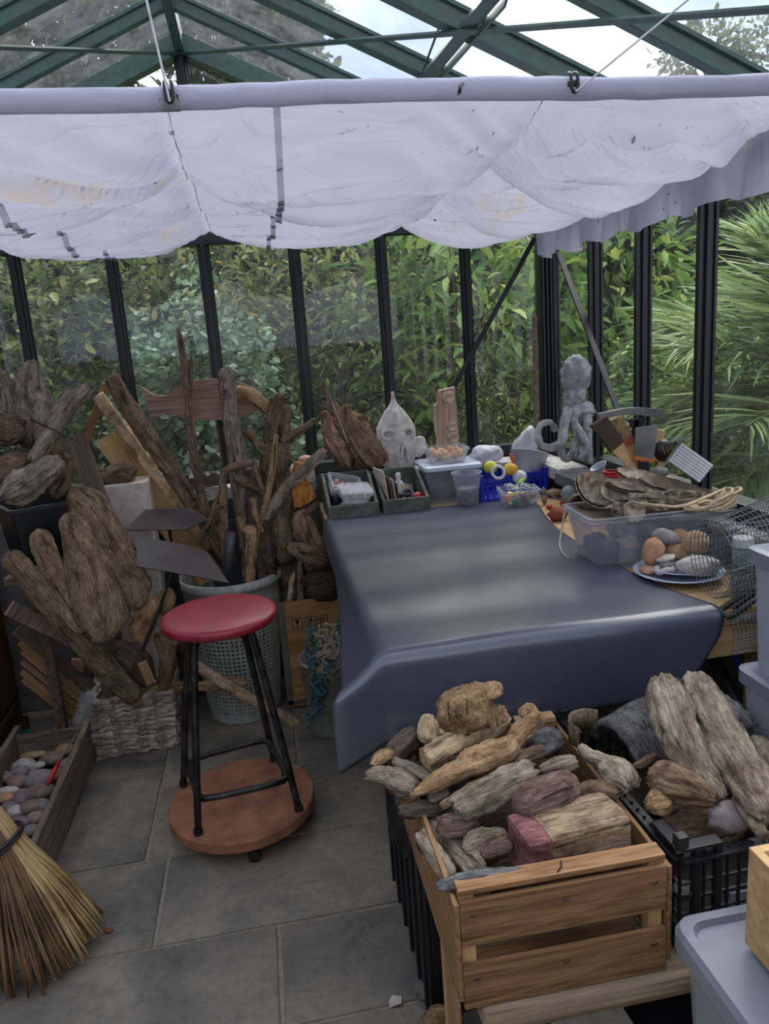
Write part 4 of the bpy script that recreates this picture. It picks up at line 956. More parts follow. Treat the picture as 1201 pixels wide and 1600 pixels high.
tent([ow(922, 640, 2.91), ow(934, 650, 2.91), ow(938, 675, 2.91), ow(934, 695, 2.91)], rr)
tent([ow(925, 645, 2.93), ow(930, 670, 2.95), ow(926, 700, 2.94), ow(936, 716, 2.91)], rr)
tent([ow(905, 645, 2.93), ow(902, 680, 2.95), ow(898, 712, 2.94)], rr)

# ------------------------------------------------------------------ tools in a wooden box on the ledge
TBX = V((1.215, 2.25, .953))
e = empty('tool_box', TBX); tag(e, 'small open pine box holding brushes and scrapers', 'box')
for n_, s_, p_ in (('side', (.012, .15, .075), (-.058, 0, .0375)), ('side', (.012, .15, .075), (.058, 0, .0375)), ('end', (.104, .012, .075), (0, -.069, .0375)), ('end', (.104, .012, .075), (0, .069, .0375)), ('bottom', (.104, .126, .008), (0, 0, .004))):
    obj(n_, boxm(s_, .001), M['pine'], e, p_)
def tw(u, v, y): return ay(u, v, y)
def brush(label, tip, fer, end, dark, wid=.05):
    t = (fer - tip).normalized(); s = t.cross(V((0, 1, 0))).normalized(); n = t.cross(s)
    e = empty('paint_brush', end); tag(e, label, 'brush', 'brushes in the pine box')
    bm = bmesh.new(); L = (fer - tip).length
    P = [(-wid * .62, 0), (-wid * .5, L * .97), (wid * .5, L * .97), (wid * .5, L * .1)]
    prism(bm, P, tip - end, s, t, wid * .45); obj('bristles', bm_mesh(bm, 'bristles'), M['bristle_dk'] if dark else M['bristle'], e)
    f0 = fer - end; obj('ferrule', prismm([(-wid * .52, 0), (-wid * .5, .022), (wid * .5, .022), (wid * .52, 0)], f0 - t * .004, s, t, wid * .5), M['bristle_dk'] if dark else M['brick'], e)
    Lh = (end - fer).length
    obj('handle', prismm([(-wid * .46, .012), (-wid * .40, Lh * .25), (-wid * .22, Lh * .5), (-wid * .26, Lh * .8), (-wid * .12, Lh), (wid * .12, Lh), (wid * .26, Lh * .8), (wid * .22, Lh * .5), (wid * .40, Lh * .25), (wid * .46, .012)], f0, s, t, .012), M['handle'], e)
brush('flat paint brush with paint blackened bristles, left of the pair', tw(934, 655, 2.20), tw(958, 690, 2.20), tw(984, 752, 2.2), True)
brush('flat paint brush with clean tan bristles, right of the pair', tw(958, 652, 2.22), tw(975, 688, 2.22), tw(991, 752, 2.22), False)
hs, he = tw(934, 650, 2.28), tw(1033, 646, 2.28)
e = empty('pick_hammer', tw(990, 750, 2.28)); tag(e, 'grey metal pick hammer with a long curved head above the brushes', 'hammer'); E0 = tw(990, 750, 2.28)
bm = bmesh.new(); mid = (hs + he) / 2 + V((0, 0, .012)); P = crom([hs, mid, he], 15)
for k in range(14): beam(bm, P[k] - E0, P[k + 1] - E0 + (P[k + 1] - P[k]) * .05, .024, .016 + .012 * k / 14, V((0, 0, 1)))
obj('head', bm_mesh(bm, 'head'), M['steel'], e); obj('shaft', beamm(tw(993, 655, 2.28) - E0, V((0, 0, 0)), .022, .012, V((0, 1, 0)), .003), M['plate_steel'], e)
obj('shaft_flare', prismm([(-.03, 0), (.03, 0), (.011, -.03), (-.011, -.03)], tw(993, 654, 2.28) - E0, (1, 0, 0), (0, 0, 1), .012), M['plate_steel'], e)
E0 = tw(1003, 752, 2.19); e = empty('paint_scraper', E0); tag(e, 'wide grey steel scraper with an orange and black handle', 'scraper'); 
w1, w2, w3, w4 = [tw(u, v, 2.19) - E0 for u, v in ((993, 668), (1028, 664), (1020, 722), (990, 716))]
bm = bmesh.new(); A = [bm.verts.new(p) for p in (w1, w2, w3, w4)]; B = [bm.verts.new(p + V((0, .003, 0))) for p in (w1, w2, w3, w4)]
bm.faces.new(A); bm.faces.new(B[::-1])
for k in range(4): bm.faces.new((A[k], B[k], B[(k + 1) % 4], A[(k + 1) % 4]))
obj('blade', bm_mesh(bm, 'blade'), M['steel'], e); h0 = (w3 + w4) / 2
obj('collar', beamm(w4 + V((0, 0, .002)), w3 + V((0, 0, .002)), .016, .012, V((0, 0, 1)), .002), M['orange'], e); obj('handle', beamm(h0, V((0, 0, -.01)), .032, .018, V((0, 1, 0)), .005), M['black_plastic'], e)
E0 = tw(1036, 704, 2.24); e = empty('round_brush', E0); tag(e, 'round black headed brush standing right of the scraper', 'brush')
blob('brush_head', V((0, 0, 0)), (.034, .022, .036), M['black_plastic'], e, 3, .06, 3, 2); obj('handle', tubem([V((0, .01, -.02)), V((-.01, .01, -.10))], .011, 10), M['handle'], e)
for k in range(10): obj('bristle_tuft', tubem([V((-.02 + .004 * k, -.020, .022 - .004 * (k % 4))), V((-.014 + .004 * k, -.026, .0 - .006 * (k % 3)))], .0012, 5), M['bristle'], e)
o = obj('wood_offcut', beamm(V((0, 0, .05)), V((-.02, 0, -.05)), .034, .02, V((0, 1, 0)), .002), M['handle'], None, tw(1030, 695, 2.30)); tag(o, 'pale wood offcut behind the scraper blade', 'offcut')
o = blob('dark_pebble', tw(1030, 738, 2.18), (.030, .022, .018), M['grey_rock'], None, 3, .12, 1.5, 2); tag(o, 'dark smooth pebble on the pine box below the round brush', 'pebble')
# ridged block leaning against the glass
E0 = ax(1076, 722, 1.24); e = empty('ridged_block', E0); tag(e, 'white ridged sanding block leaning beside the right glazing', 'block'); e.rotation_euler = (R(0), R(38), R(-12))
for k in range(7): obj('ridge', boxm((.115, .010, .0085), .002), M['white'], e, (0, -.016, -.028 + k * .0092))
obj('backing', boxm((.115, .022, .066), .002), M['steel'], e)
# jute rope coil
E0 = ax(1112, 762, 1.20); bm = bmesh.new(); P = []
for k in range(150):
    a = k * .29; r = .055 + .012 * math.sin(k * .37); P.append(V((r * math.cos(a) * 1.1 + .01 * math.sin(k * .11), r * math.sin(a) * .8, .014 + .05 * max(0, math.cos(a + .6)) * (.5 + .5 * math.sin(k * .05)) + .004 * math.sin(k * .9))))
P += [V((-.09, -.03, .03)), V((-.14, -.05, .035)), V((-.19, -.05, .045)), V((-.23, -.03, .05))]
E0.z = 1.0
o = obj('rope_coil', tubem(P, .0042, 7), M['rope'], None, E0, True); tag(o, 'loose coil of pale jute rope behind the shell tub', 'rope')
# cups beside the octopus
p = ax(956, 716, 1.20)
e = empty('red_cup', V((p.x, p.y, LZ))); tag(e, 'small red plastic cup between octopus and brushes', 'cup'); obj('cup_wall', lathem([(.018, 0), (.022, .03), (.030, .034), (.030, .05), (.024, .052), (.016, .03), (.0005, .03)], 24), M['redp'], e, smooth=True); obj('rim', lathem([(.024, .05), (.031, .052), (.031, .058), (.024, .058)], 24, capb=False), M['redp'], e)
p = ax(941, 702, 1.21); e = empty('funnel', V((p.x, p.y, LZ + .03))); e.rotation_euler = (0, R(-30), 0); tag(e, 'tilted white plastic funnel behind the red cup', 'funnel'); obj('cone', lathem([(.006, -.03), (.008, 0), (.032, .035), (.034, .037), (.030, .036), (.006, .0)], 24), M['milky'], e, smooth=True); obj('spout', lathem([(.004, -.05), (.006, -.03)], 12), M['milky'], e)
o = blob('yellow_sponge', ax(938, 716, 1.19), (.018, .015, .014), M['amber'], None, 3, .3, 2.5, 1); o.location.z = LZ + .012; tag(o, 'small crumpled yellow sponge left of the red cup', 'sponge')
o = obj('timber_batten', boxm((.02, .02, .62), .002), M['oldwood'], None, ay(840, 700, 3.33) * 1 + V((0, 0, 0))); o.location.z = LZ + .31; tag(o, 'grey timber batten standing left of the corner post', 'batten')

# ------------------------------------------------------------------ big clear tub of oyster shells
TU = V((1.085, 2.015, TT)); 
e = empty('shell_tub', TU, R(-2)); tag(e, 'big clear plastic tub heaped with oyster and pen shells', 'tub')
bm = bmesh.new(); open_tub(bm, .425, .215, .365, .175, .158, .003, .010, .025); obj('tub_wall', bm_mesh(bm, 'tub'), M['frost'], e)
obj('handle_strip', boxm((.05, .006, .12), .002), M['frost'], e, (-.105, -.100, .085))
def shell_valve(name, label, c, L, W, H, rot, mo, mi, seed, group=None):
    """cupped bivalve: outer rough skin and pale inside"""
    e = empty(name, c); e.rotation_euler = [R(a) for a in rot]; tag(e, label, 'shell', group)
    for part, k, mt, dz in (('outer', 1.0, mo, 0), ('inner', .96, mi, .004)):
        vs, fs = [], []; n, m = 32, 8
        for j in range(m + 1):
            t = j / m
            for i in range(n):
                a = 2 * math.pi * i / n; rr = t * (1 + .10 * noise.noise(V((math.cos(a) * 1.5, math.sin(a) * 1.5, seed))) + .03 * noise.noise(V((math.cos(a) * 6, math.sin(a) * 6, seed))))
                x = rr * L * math.cos(a) * k; y = rr * W * math.sin(a) * k * (1 - .3 * math.cos(a))
                z = -H * (1 - t ** 2.2) + dz + .006 * noise.noise(V((x * 40, y * 40, seed))) * t
                vs.append((x, y, z))
        for j in range(m):
            for i in range(n): fs.append((j * n + i, j * n + (i + 1) % n, (j + 1) * n + (i + 1) % n, (j + 1) * n + i))
        o = obj('%s_skin' % part, pyd(part, vs, fs), mt, e, None, True)
        if part == 'outer': s = o.modifiers.new('t', 'SOLIDIFY'); s.thickness = .004; s.offset = 1
    return e
G2 = 'shells in the big tub'
shell_valve('oyster_shell', 'large cupped oyster shell standing at the left of the shell tub', TU + V((-.115, .055, .205)), .085, .065, .045, (42, 8, 10), M['oyster'], M['nacre'], 3, G2)
shell_valve('oyster_shell', 'pale half oyster shell leaning against the large cupped one', TU + V((-.06, .02, .195)), .075, .05, .02, (35, 10, -20), M['oyster'], M['nacre'], 5, G2)
shell_valve('pen_shell', 'long brown pen shell sloping across the middle of the tub', TU + V((.02, .03, .205)), .125, .034, .012, (25, 9, -6), M['pen_shell'], M['pen_shell'], 7, G2)
shell_valve('pen_shell', 'dark pen shell pointing right above the tub rim', TU + V((.10, .00, .20)), .12, .03, .012, (30, 16, -14), M['pen_shell'], M['pen_shell'], 9, G2)
shell_valve('pen_shell', 'thin pale brown pen shell behind the others', TU + V((.05, .085, .215)), .10, .03, .01, (30, 18, -24), M['pen_shell'], M['nacre'], 10, G2)
o = blob('crusted_shell', TU + V((.03, -.05, .172)), (.145, .030, .030), M['oyster'], None, 5, .55, 4.5, 5, eul(0, 3, 0)); tag(o, 'long barnacled shell lying along the front rim of the tub', 'shell', G2)
o = blob('crusted_shell', TU + V((-.11, -.06, .165)), (.03, .025, .025), M['oyster'], None, 4, .3, 3.2, 6); tag(o, 'short barnacled lump at the front left of the tub', 'shell', G2)
shell_valve('limpet_shell', 'white limpet shell with a hole hanging over the tub rim', TU + V((-.085, -.095, .165)), .032, .030, .012, (75, 0, 0), M['nacre'], M['nacre'], 13, G2)
q = random.Random(8)
G2b = 'shells lying inside the tub'
for k, (x, y) in enumerate([(-.13, -.04), (-.07, .03), (0, -.04), (.06, .03), (.12, -.03), (.15, .04), (-.14, .05), (.02, .05), (.09, -.05), (-.03, -.05)]):
    o = blob('old_shell', TU + V((x, y, .045 + .05 * (k % 2))), (.05, .035, .03), M['oyster'] if k % 3 else M['darkfill'], None, 3, .3, 2.5, k, eul(q.uniform(-40, 40), q.uniform(-40, 40), q.uniform(0, 180))); tag(o, 'rough brown shell seen dimly through the wall of the big clear tub', 'shell', G2b)

# ------------------------------------------------------------------ plates of stones
PC = V((1.062, 1.80, T + .0085))
for nm, l, z, r in (('dinner_plate', 'pale blue scalloped dinner plate under the bowl of stones', 0, .116), ('soup_plate', 'deeper pale plate holding the stones', .012, .10)):
    bm = bmesh.new(); n = 72; pr_ = [(.0005, .002), (r * .55, .002), (r * .7, .006), (r * .98, .016), (r, .018), (r * .985, .0195), (r * .7, .0095), (r * .55, .005), (.0005, .005)]
    lathe(bm, pr_, n, capb=False)
    for v in bm.verts:
        d = math.hypot(v.co.x, v.co.y)
        if d > r * .9: a = math.atan2(v.co.y, v.co.x); k = 1 + .02 * abs(math.sin(a * 15)); v.co.x *= k; v.co.y *= k
    o = obj(nm, bm_mesh(bm, nm), M['plate'], None, PC + V((.012 if z else 0, .012 if z else 0, z)), True); tag(o, l, 'plate', 'stacked plates')
def stone(label, u, v, z, r, mat, rot=(0, 0, 0), seed=1, group='stones on the plate', name='stone', amp=.14):
    o = blob(name, az(u, v, z), r, M[mat], None, 4, amp, 1.3, seed, eul(*rot)); tag(o, label, 'stone', group); return o
B0 = T + .03
stone('upright pinkish tan stone at the left of the plates', 1020, 862, B0 + .045, (.028, .03, .040), 'pinktan_rock', (0, 14, 0), 2)
stone('speckled grey stone tilted across the top of the plate', 1040, 840, B0 + .075, (.042, .026, .022), 'grey_rock', (0, 22, -8), 3)
stone('tan stone with small pits at the right of the plate', 1087, 848, B0 + .066, (.036, .03, .034), 'tan_rock', (0, 25, 0), 4)
stone('large white bumpy stone lying at the front of the plate', 1092, 884, B0 + .022, (.060, .034, .027), 'white_rock', (0, 6, -4), 5, amp=.2)
stone('flat pale green white slab in the middle of the plate', 1040, 872, B0 + .033, (.027, .018, .009), 'white_rock', (0, -8, 0), 6)
stone('small grey stone under the pale slab', 1041, 881, B0 + .018, (.022, .018, .009), 'grey_rock', (0, 4, 0), 7)
stone('small brown stone at the left rim of the plate', 1012, 890, B0 + .004, (.024, .02, .011), 'pinktan_rock', (0, 4, 0), 8)
stone('grey brown stone behind the tilted grey one', 1062, 838, B0 + .06, (.024, .026, .02), 'tan_rock', (0, 4, 0), 9)
stone('dark brown stone in the middle of the pile', 1058, 862, B0 + .035, (.035, .03, .025), 'tan_rock', (0, 4, 0), 10)
p = az(1038, 890, B0 + .008); o = obj('coral_ring', tubem([V((.022 * math.cos(a), .014 * math.sin(a), .004 * math.sin(3 * a))) for a in [2 * math.pi * k / 26 for k in range(26)]], .0075, 8, None, True), M['white_rock'], None, p, True); tag(o, 'knobbly white ring of coral at the plate front', 'coral', 'stones on the plate')

# ------------------------------------------------------------------ right end of the bench: wire mesh, jars, black frame, tubs
def wire_mesh():
    o0 = V((1.11, 1.62, T + .002)); e = empty('wire_mesh', o0); tag(e, 'loosely rolled sheet of galvanised wire mesh at the right end of the bench', 'wire mesh'); nu, nv = 60, 22
    def pt(s, t):      # s along the unrolling sheet, t along the roll axis
        x = 1.005 + .225 * t + .05 * s
        if s < .3: q = s / .3; y = 1.47 - .012 * q + .03 * math.sin(q * 3); z = T - .075 + .095 * q ** .8 + .006 * math.sin(t * 9)
        else:
            q = (s - .3) / .7; a = -1.9 + q * 10.5; r = .115 - .055 * q + .010 * math.sin(a * 1.7 + t * 4); y = 1.60 + r * math.sin(a + .35); z = T + .125 - r * math.cos(a + .35) * 1.05 + .03 * t
        return V((x + .012 * math.sin(s * 17), y, z)) - o0
    for nm, A, B in (('long_wires', nu, 10), ('cross_wires', nv, 110)):
        bm = bmesh.new()
        for i in range(A + 1): tube(bm, [pt(i / A, k / B) if nm == 'long_wires' else pt(k / B, i / A) for k in range(B + 1)], .0010, 4, None, False)
        obj(nm, bm_mesh(bm, 'w'), M['wire'], e)
wire_mesh()
def jar(name, label, u, v, x0, r, h, mat, fill, lidm=None, rot=None):
    p = az(u, v, T); e = empty(name, V((p.x, p.y, TT))); tag(e, label, 'jar')
    if rot: e.rotation_euler = [R(a) for a in rot]
    obj('glass', lathem([(r * .95, 0), (r, .004), (r, h * .82), (r * .85, h * .92), (r * .85, h), (r * .8, h), (r * .94, h * .8), (r * .94, .006), (.0005, .006)], 28), M[mat], e, smooth=True)
    if fill: obj('contents', lathem([(r * .9, .007), (r * .9, h * .6), (.0005, h * .62)], 24), M[fill], e)
    if lidm: obj('lid', lathem([(r * .95, h * .93), (r * .98, h), (r * .98, h + .012), (r * .9, h + .014), (.0005, h + .013)], 28), M[lidm], e)
jar('dark_jar', 'dark jar with a shell coloured lid behind the plate of stones', 1127, 880, 0, .042, .10, 'jarglass', 'darkfill', 'oyster')
jar('glass_bottle', 'narrow greenish glass bottle inside the mesh roll', 1158, 925, 0, .026, .13, 'jarglass', None, 'white')
p = az(1160, 860, .93); e = empty('clear_tube', p); e.rotation_euler = (R(-8), R(-24), 0); tag(e, 'clear plastic tube with a pale stopper leaning behind the mesh', 'tube'); obj('tube_wall', lathem([(.014, -.07), (.015, .05), (.013, .05), (.0125, -.065)], 18), M['jarglass'], e, smooth=True); obj('stopper', lathem([(.0125, .045), (.0125, .068), (.0005, .07)], 16), M['milky'], e); obj('contents', lathem([(.011, -.065), (.011, .01), (.0005, .012)], 14), M['darkfill'], e)
p = az(1155, 945, T + .012); e = empty('plastic_pliers', p); e.rotation_euler = (R(0), R(-18), R(14)); tag(e, 'black plastic tool frame lying at the bench edge under the mesh', 'tool')
obj('frame_loop', tubem([V((-.05, -.012, 0)), V((-.04, -.02, .002)), V((.05, -.018, .004)), V((.06, 0, .006)), V((.05, .018, .004)), V((-.04, .02, .002)), V((-.05, .012, 0))], .0075, 8, None, True), M['black_plastic'], e, smooth=True); obj('frame_bar', beamm((-.02, 0, .002), (.05, 0, .004), .008, .008), M['black_plastic'], e)
def big_tub(label, xl, yc, z0, z1):
    e = empty('white_container', V((xl + .11, yc, z0))); tag(e, label, 'container', 'white containers at the right edge'); h = z1 - z0
    bm = bmesh.new(); open_tub(bm, .20, .20, .18, .18, h, .003, .004, .03); obj('tub_wall', bm_mesh(bm, 't'), M['milky'], e)
    bm = bmesh.new(); tub(bm, [(.218, .218, .03, h - .028), (.218, .218, .03, h), (.19, .19, .03, h + .003)]); obj('lid', bm_mesh(bm, 'l'), M['lid'], e)
big_tub('tall white plastic container at the right edge, upper of two', .942, 1.25, .80, 1.062); big_tub('white plastic container at the right edge, lower of two', .930, 1.25, .56, .80)
e = empty('stacking_stool', V((1.05, 1.25, 0))); tag(e, 'dark crate carrying the two white containers', 'crate')
for k in range(4):
    z = .03 + k * .14
    for s in (-1, 1):
        obj('slat', boxm((.26, .014, .11), .002), M['oldwoodx'], e, (0, s * .12, z + .055)); obj('end_slat', boxm((.014, .226, .11), .002), M['oldwood'], e, (s * .123, 0, z + .055))
obj('top', boxm((.26, .26, .014), .002), M['oldwoodx'], e, (0, 0, .5525))
a, b = ay(1152, 1035, 1.66), ay(1192, 1125, 1.60); d = (b - a).normalized()
tag(obj('blue_tube', tubem([V((0, 0, 0)), a - d * .10 - (b + d * .3)], .005, 10), M['bluetube'], None, b + d * .3), 'thin blue plastic tube leaning under the bench', 'tube')
a, b = ay(1122, 1045, 1.78), ay(1172, 1135, 1.72); d = (b - a).normalized()
tag(obj('grey_pipe', tubem([V((0, 0, 0)), a - d * .06 - (b + d * .3)], .020, 14), M['greypipe'], None, b + d * .3, True), 'dark grey pipe leaning under the bench beside the blue tube', 'pipe')

# ------------------------------------------------------------------ driftwood
M['dw_grey'] = drift_mat('driftwood_grey', (66, 58, 50), (126, 114, 100), (172, 160, 142))
M['dw_tan'] = drift_mat('driftwood_tan', (82, 62, 44), (146, 118, 86), (190, 164, 126))
M['dw_brown'] = drift_mat('driftwood_brown', (52, 42, 34), (108, 90, 72), (148, 128, 104))
M['dw_dark'] = drift_mat('driftwood_dark', (40, 34, 30), (80, 68, 58), (112, 98, 84))
M['dw_pale'] = drift_mat('driftwood_pale', (112, 94, 72), (178, 156, 124), (206, 188, 158))
M['dw_purple'] = drift_mat('driftwood_purple_brown', (50, 38, 38), (100, 80, 74), (140, 120, 108))
M['dw_mid'] = drift_mat('driftwood_mid_brown', (58, 46, 36), (118, 100, 80), (160, 142, 118))
M['char'] = drift_mat('charred_wood', (34, 34, 36), (84, 84, 88), (136, 134, 134), 150.)
M['bark'] = drift_mat('bark', (66, 52, 42), (124, 102, 82), (168, 146, 120), 150.)
M['orangewood'] = drift_mat('orange_wood', (140, 84, 36), (190, 128, 62), (214, 160, 96), 120.)
M['redpaint'] = drift_mat('red_painted_wood', (84, 50, 50), (112, 72, 74), (140, 102, 100), 150.)
SEED = [0]
def drift_mesh(P, Wd, flat=.8, amp=.10, lump=.18, ends=('broken', 'broken'), n=30, rings=None, tw=0.0, org=V((0, 0, 0)), cracks=.15, ridge=5.0):
    """weathered wood: tube along points P with half widths Wd, uneven section, long cracks and rough ends"""
    SEED[0] += 1; sd = SEED[0] * 7.31
    L = sum((b - a).length for a, b in zip(P, P[1:])); wmax = max(Wd)
    rings = rings or max(18, min(60, int(L / (wmax * .2))))
    C = crom(P, rings); Wv = crom([V((w, 0, 0)) for w in Wd], rings) if len(Wd) > 1 else [V((Wd[0], 0, 0))] * rings
    vs, gc, fs = [], [], []; dist = 0; ca = [(random.Random(SEED[0] * 3 + k).uniform(0, 6.28), random.Random(SEED[0] * 5 + k).uniform(.5, 1)) for k in range(6)]
    for i in range(rings):
        if i: dist += (C[i] - C[i - 1]).length
        t = (C[min(i + 1, rings - 1)] - C[max(i - 1, 0)]).normalized()
        view = (C[i] - CAM).normalized(); s = t.cross(view)
        if s.length < .05: s = t.cross(V((0, 0, 1)))
        s.normalize(); d = s.cross(t)
        w = max(Wv[i].x, .002); e = 1.0
        for end, q in ((ends[0], dist / w), (ends[1], (L - dist) / w)):
            if end == 'round': e *= min(1, math.sqrt(max(0, 1 - max(0, 1 - q / 1.1) ** 2)) * .92 + .08)
            elif end == 'point': e *= min(1, .15 + q / 3.2)
            elif end == 'broken': e *= min(1, .72 + q * .5)
        for k in range(n):
            a = 2 * math.pi * k / n + tw * i / rings
            ca_, sa_ = math.cos(a), math.sin(a)
            q = V((ca_ * 1.3 + sd, sa_ * 1.3, dist / wmax * .5)); m = 1 + lump * noise.noise(q)
            m += amp * noise.noise(V((ca_ * ridge + sd, sa_ * ridge, dist / wmax * .35)))
            for c0, cd in ca:
                dd = abs((a - c0 - .25 * noise.noise(V((dist / wmax * .6, c0, sd))) + math.pi) % (2 * math.pi) - math.pi)
                if dd < .17: m -= cracks * cd * (1 - dd / .17)
            off = V((0, 0, 0)); pp = (C[i] + s * (w * ca_) + d * (w * flat * sa_)) * (1 / wmax) + V((sd, 0, 0))
            m += .11 * noise.noise(pp * 1.7) + .08 * noise.noise(pp * 3.6) - .07 * abs(noise.noise(pp * 6.5)) * (1 + lump * 3)
            if i in (0, rings - 1):
                off = t * (noise.noise(V((ca_ * 2.2, sa_ * 2.2, sd + i))) * w * (.55 if ends[0 if i == 0 else 1] == 'broken' else .08))
            vs.append(C[i] + s * (w * ca_ * m * e) + d * (w * flat * sa_ * m * e) + off - org)
            gc.append((ca_ * w, sa_ * w, dist))
    for i in range(rings - 1):
        for k in range(n): fs.append((i * n + k, i * n + (k + 1) % n, (i + 1) * n + (k + 1) % n, (i + 1) * n + k))
    for i0, flip, en in ((0, True, ends[0]), ((rings - 1) * n, False, ends[1])):
        ctr = sum((vs[i0 + k] for k in range(n)), V()) / n; mid = []
        for k in range(n):
            p = vs[i0 + k].lerp(ctr, .5); tt = (C[1] - C[0] if flip else C[-2] - C[-1]).normalized()
            mid.append(len(vs)); vs.append(p + tt * noise.noise(p * 30 + V((sd, 0, 0))) * wmax * (.4 if en == 'broken' else .05)); g = gc[i0 + k]; gc.append((g[0] * .5, g[1] * .5, g[2]))
        vs.append(ctr); gc.append((0, 0, gc[i0][2])); cc = len(vs) - 1
        for k in range(n):
            j = (k + 1) % n
            f1, f2 = (i0 + k, mid[k], mid[j], i0 + j), (mid[k], cc, mid[j])
            fs.append(f1 if flip else f1[::-1]); fs.append(f2 if flip else f2[::-1])
    me = pyd('driftwood', vs, fs); at = me.attributes.new('gc', 'FLOAT_VECTOR', 'POINT'); at.data.foreach_set('vector', [x + sd for g in gc for x in g])
    me.polygons.foreach_set('use_smooth', [True] * len(me.polygons)); return me
def spec_pts(spec, mode):
    P, Wd = [], []
    for u, v, q, w in spec:
        p = ay(u, v, q) if mode == 'y' else (az(u, v, q) if mode == 'z' else ax(u, v, q)); P.append(p); Wd.append(m_px(w, p) / 2)
    return P, Wd
def drift(label, spec, mat='dw_brown', mode='y', name='driftwood', group=None, cat='driftwood', limbs=(), **kw):
    P, Wd = spec_pts(spec, mode); org = min(P, key=lambda p: p.z).copy()
    if not limbs:
        o = obj(name, drift_mesh(P, Wd, org=org, **kw), M[mat], None, org); tag(o, label, cat, group); return o
    e = empty(name, org); tag(e, label, cat, group); obj('trunk', drift_mesh(P, Wd, org=org, **kw), M[mat], e)
    for sp in limbs:
        k2 = dict(kw); lm = mat
        if isinstance(sp, tuple): sp, k3 = sp; k2.update(k3); lm = k2.pop('mat', mat)
        P2, W2 = spec_pts(sp, mode); obj('limb', drift_mesh(P2, W2, org=org, **k2), M[lm], e)
    return e
def plank(label, a, b, w, th, mat, name='plank', cat='plank', group=None, up=None):
    """straight sawn board from a to b; local y runs along it"""
    L = (b - a).length; o = obj(name, boxm((w, L, th), min(.002, th * .2)), M[mat], None, (a + b) / 2); t = (b - a).normalized()
    n = (up or (CAM - (a + b) / 2)).normalized(); s = t.cross(n).normalized(); n = s.cross(t)
    o.rotation_euler = Matrix((s, t, n)).transposed().to_euler(); tag(o, label, cat, group); return o

# --- laundry basket
BK = V((-.20, 3.10, 0)); e = empty('laundry_basket', BK); tag(e, 'tall grey perforated laundry basket crammed with driftwood', 'basket')
M['greyplastic'] = plain_mat('grey_plastic', (172, 175, 167), .5)
def rad(z): return .150 + .055 * z / .62
bm = bmesh.new(); NR, NZ = 116, 56; z0, z1 = .02, .53; g_ = []
for j in range(NZ + 1):
    z = z0 + (z1 - z0) * ((j // 2) + (.4 if j % 2 else 0)) / (NZ / 2); g_.append([bm.verts.new((rad(z) * math.cos(an_), rad(z) * math.sin(an_), z)) for an_ in [2 * math.pi * ((i // 2) + (.4 if i % 2 else 0)) / (NR / 2) for i in range(NR)]])
for j in range(NZ):
    for i in range(NR):
        if i % 2 and j % 2 and 2 < j < NZ - 2 and not (i % 38 in (18, 19, 20)): continue
        bm.faces.new((g_[j][i], g_[j][(i + 1) % NR], g_[j + 1][(i + 1) % NR], g_[j + 1][i]))
o = obj('perforated_wall', bm_mesh(bm, 'perf'), M['greyplastic'], e); s_ = o.modifiers.new('t', 'SOLIDIFY'); s_.thickness = .0015
obj('rim', lathem([(rad(.53), .53), (rad(.58), .585), (rad(.6) + .012, .59), (rad(.6) + .014, .60), (rad(.6) + .012, .622), (rad(.6), .625), (rad(.6) - .004, .60), (rad(.53) - .003, .53)], 64, capb=False), M['greyplastic'], e, smooth=True)
obj('base', lathem([(.140, 0), (.152, .004), (.152, .022), (.0005, .022)], 64), M['greyplastic'], e)
# --- driftwood in the basket
G = 'driftwood in the laundry basket'
drift('long straight dark log leaning left out of the laundry basket', [(172, 588, 3.12, 25), (215, 660, 3.1, 27), (280, 755, 3.08, 27), (362, 880, 3.06, 22)], 'dw_brown', group=G, ends=('broken', 'broken'), amp=.12)
drift('thin tall reddish stick rising above the wooden fish', [(278, 512, 3.12, 9), (290, 585, 3.12, 13), (300, 690, 3.1, 14), (312, 760, 3.08, 14), (335, 850, 3.06, 14)], 'dw_brown', group=G, ends=('point', 'broken'), limbs=[[(299, 556, 3.12, 7), (297, 585, 3.12, 8), (296, 612, 3.11, 9)], [(292, 640, 3.11, 5), (290, 665, 3.11, 6), (300, 680, 3.1, 8)]], flat=.9)
drift('upright pale post of driftwood in front of the wooden fish', [(352, 576, 3.08, 26), (359, 640, 3.08, 28), (372, 730, 3.07, 31), (392, 860, 3.06, 34), (398, 915, 3.05, 34)], 'dw_grey', group=G, amp=.10, cracks=.2)
drift('gnarled root stump with spreading limbs right of the pale post', [(434, 690, 3.08, 44), (428, 730, 3.08, 48), (438, 800, 3.07, 46), (440, 880, 3.06, 40)], 'dw_brown', group=G, amp=.22, lump=.4,
      limbs=[[(438, 615, 3.08, 16), (430, 650, 3.08, 20), (420, 690, 3.08, 24)], [(450, 635, 3.1, 14), (446, 660, 3.1, 18), (436, 700, 3.1, 26)], [(493, 656, 3.06, 9), (470, 672, 3.06, 12), (440, 690, 3.07, 16)], [(386, 668, 3.06, 10), (398, 690, 3.06, 13), (418, 710, 3.06, 18)], [(424, 622, 3.1, 6), (422, 640, 3.1, 8), (424, 665, 3.1, 12)]])
drift('smooth arched limb curving over from the pale post', [(366, 612, 3.14, 24), (392, 620, 3.13, 24), (412, 635, 3.13, 20), (426, 655, 3.13, 14), (432, 690, 3.12, 14)], 'dw_tan', group=G)
drift('long rough branch pointing up right towards the trays', [(412, 812, 3.0, 18), (445, 765, 2.99, 20), (475, 735, 2.98, 20), (507, 703, 2.98, 13)], 'dw_grey', group=G, amp=.2, lump=.3, limbs=[[(475, 745, 2.98, 8), (490, 725, 2.98, 7), (510, 712, 2.98, 4)]])
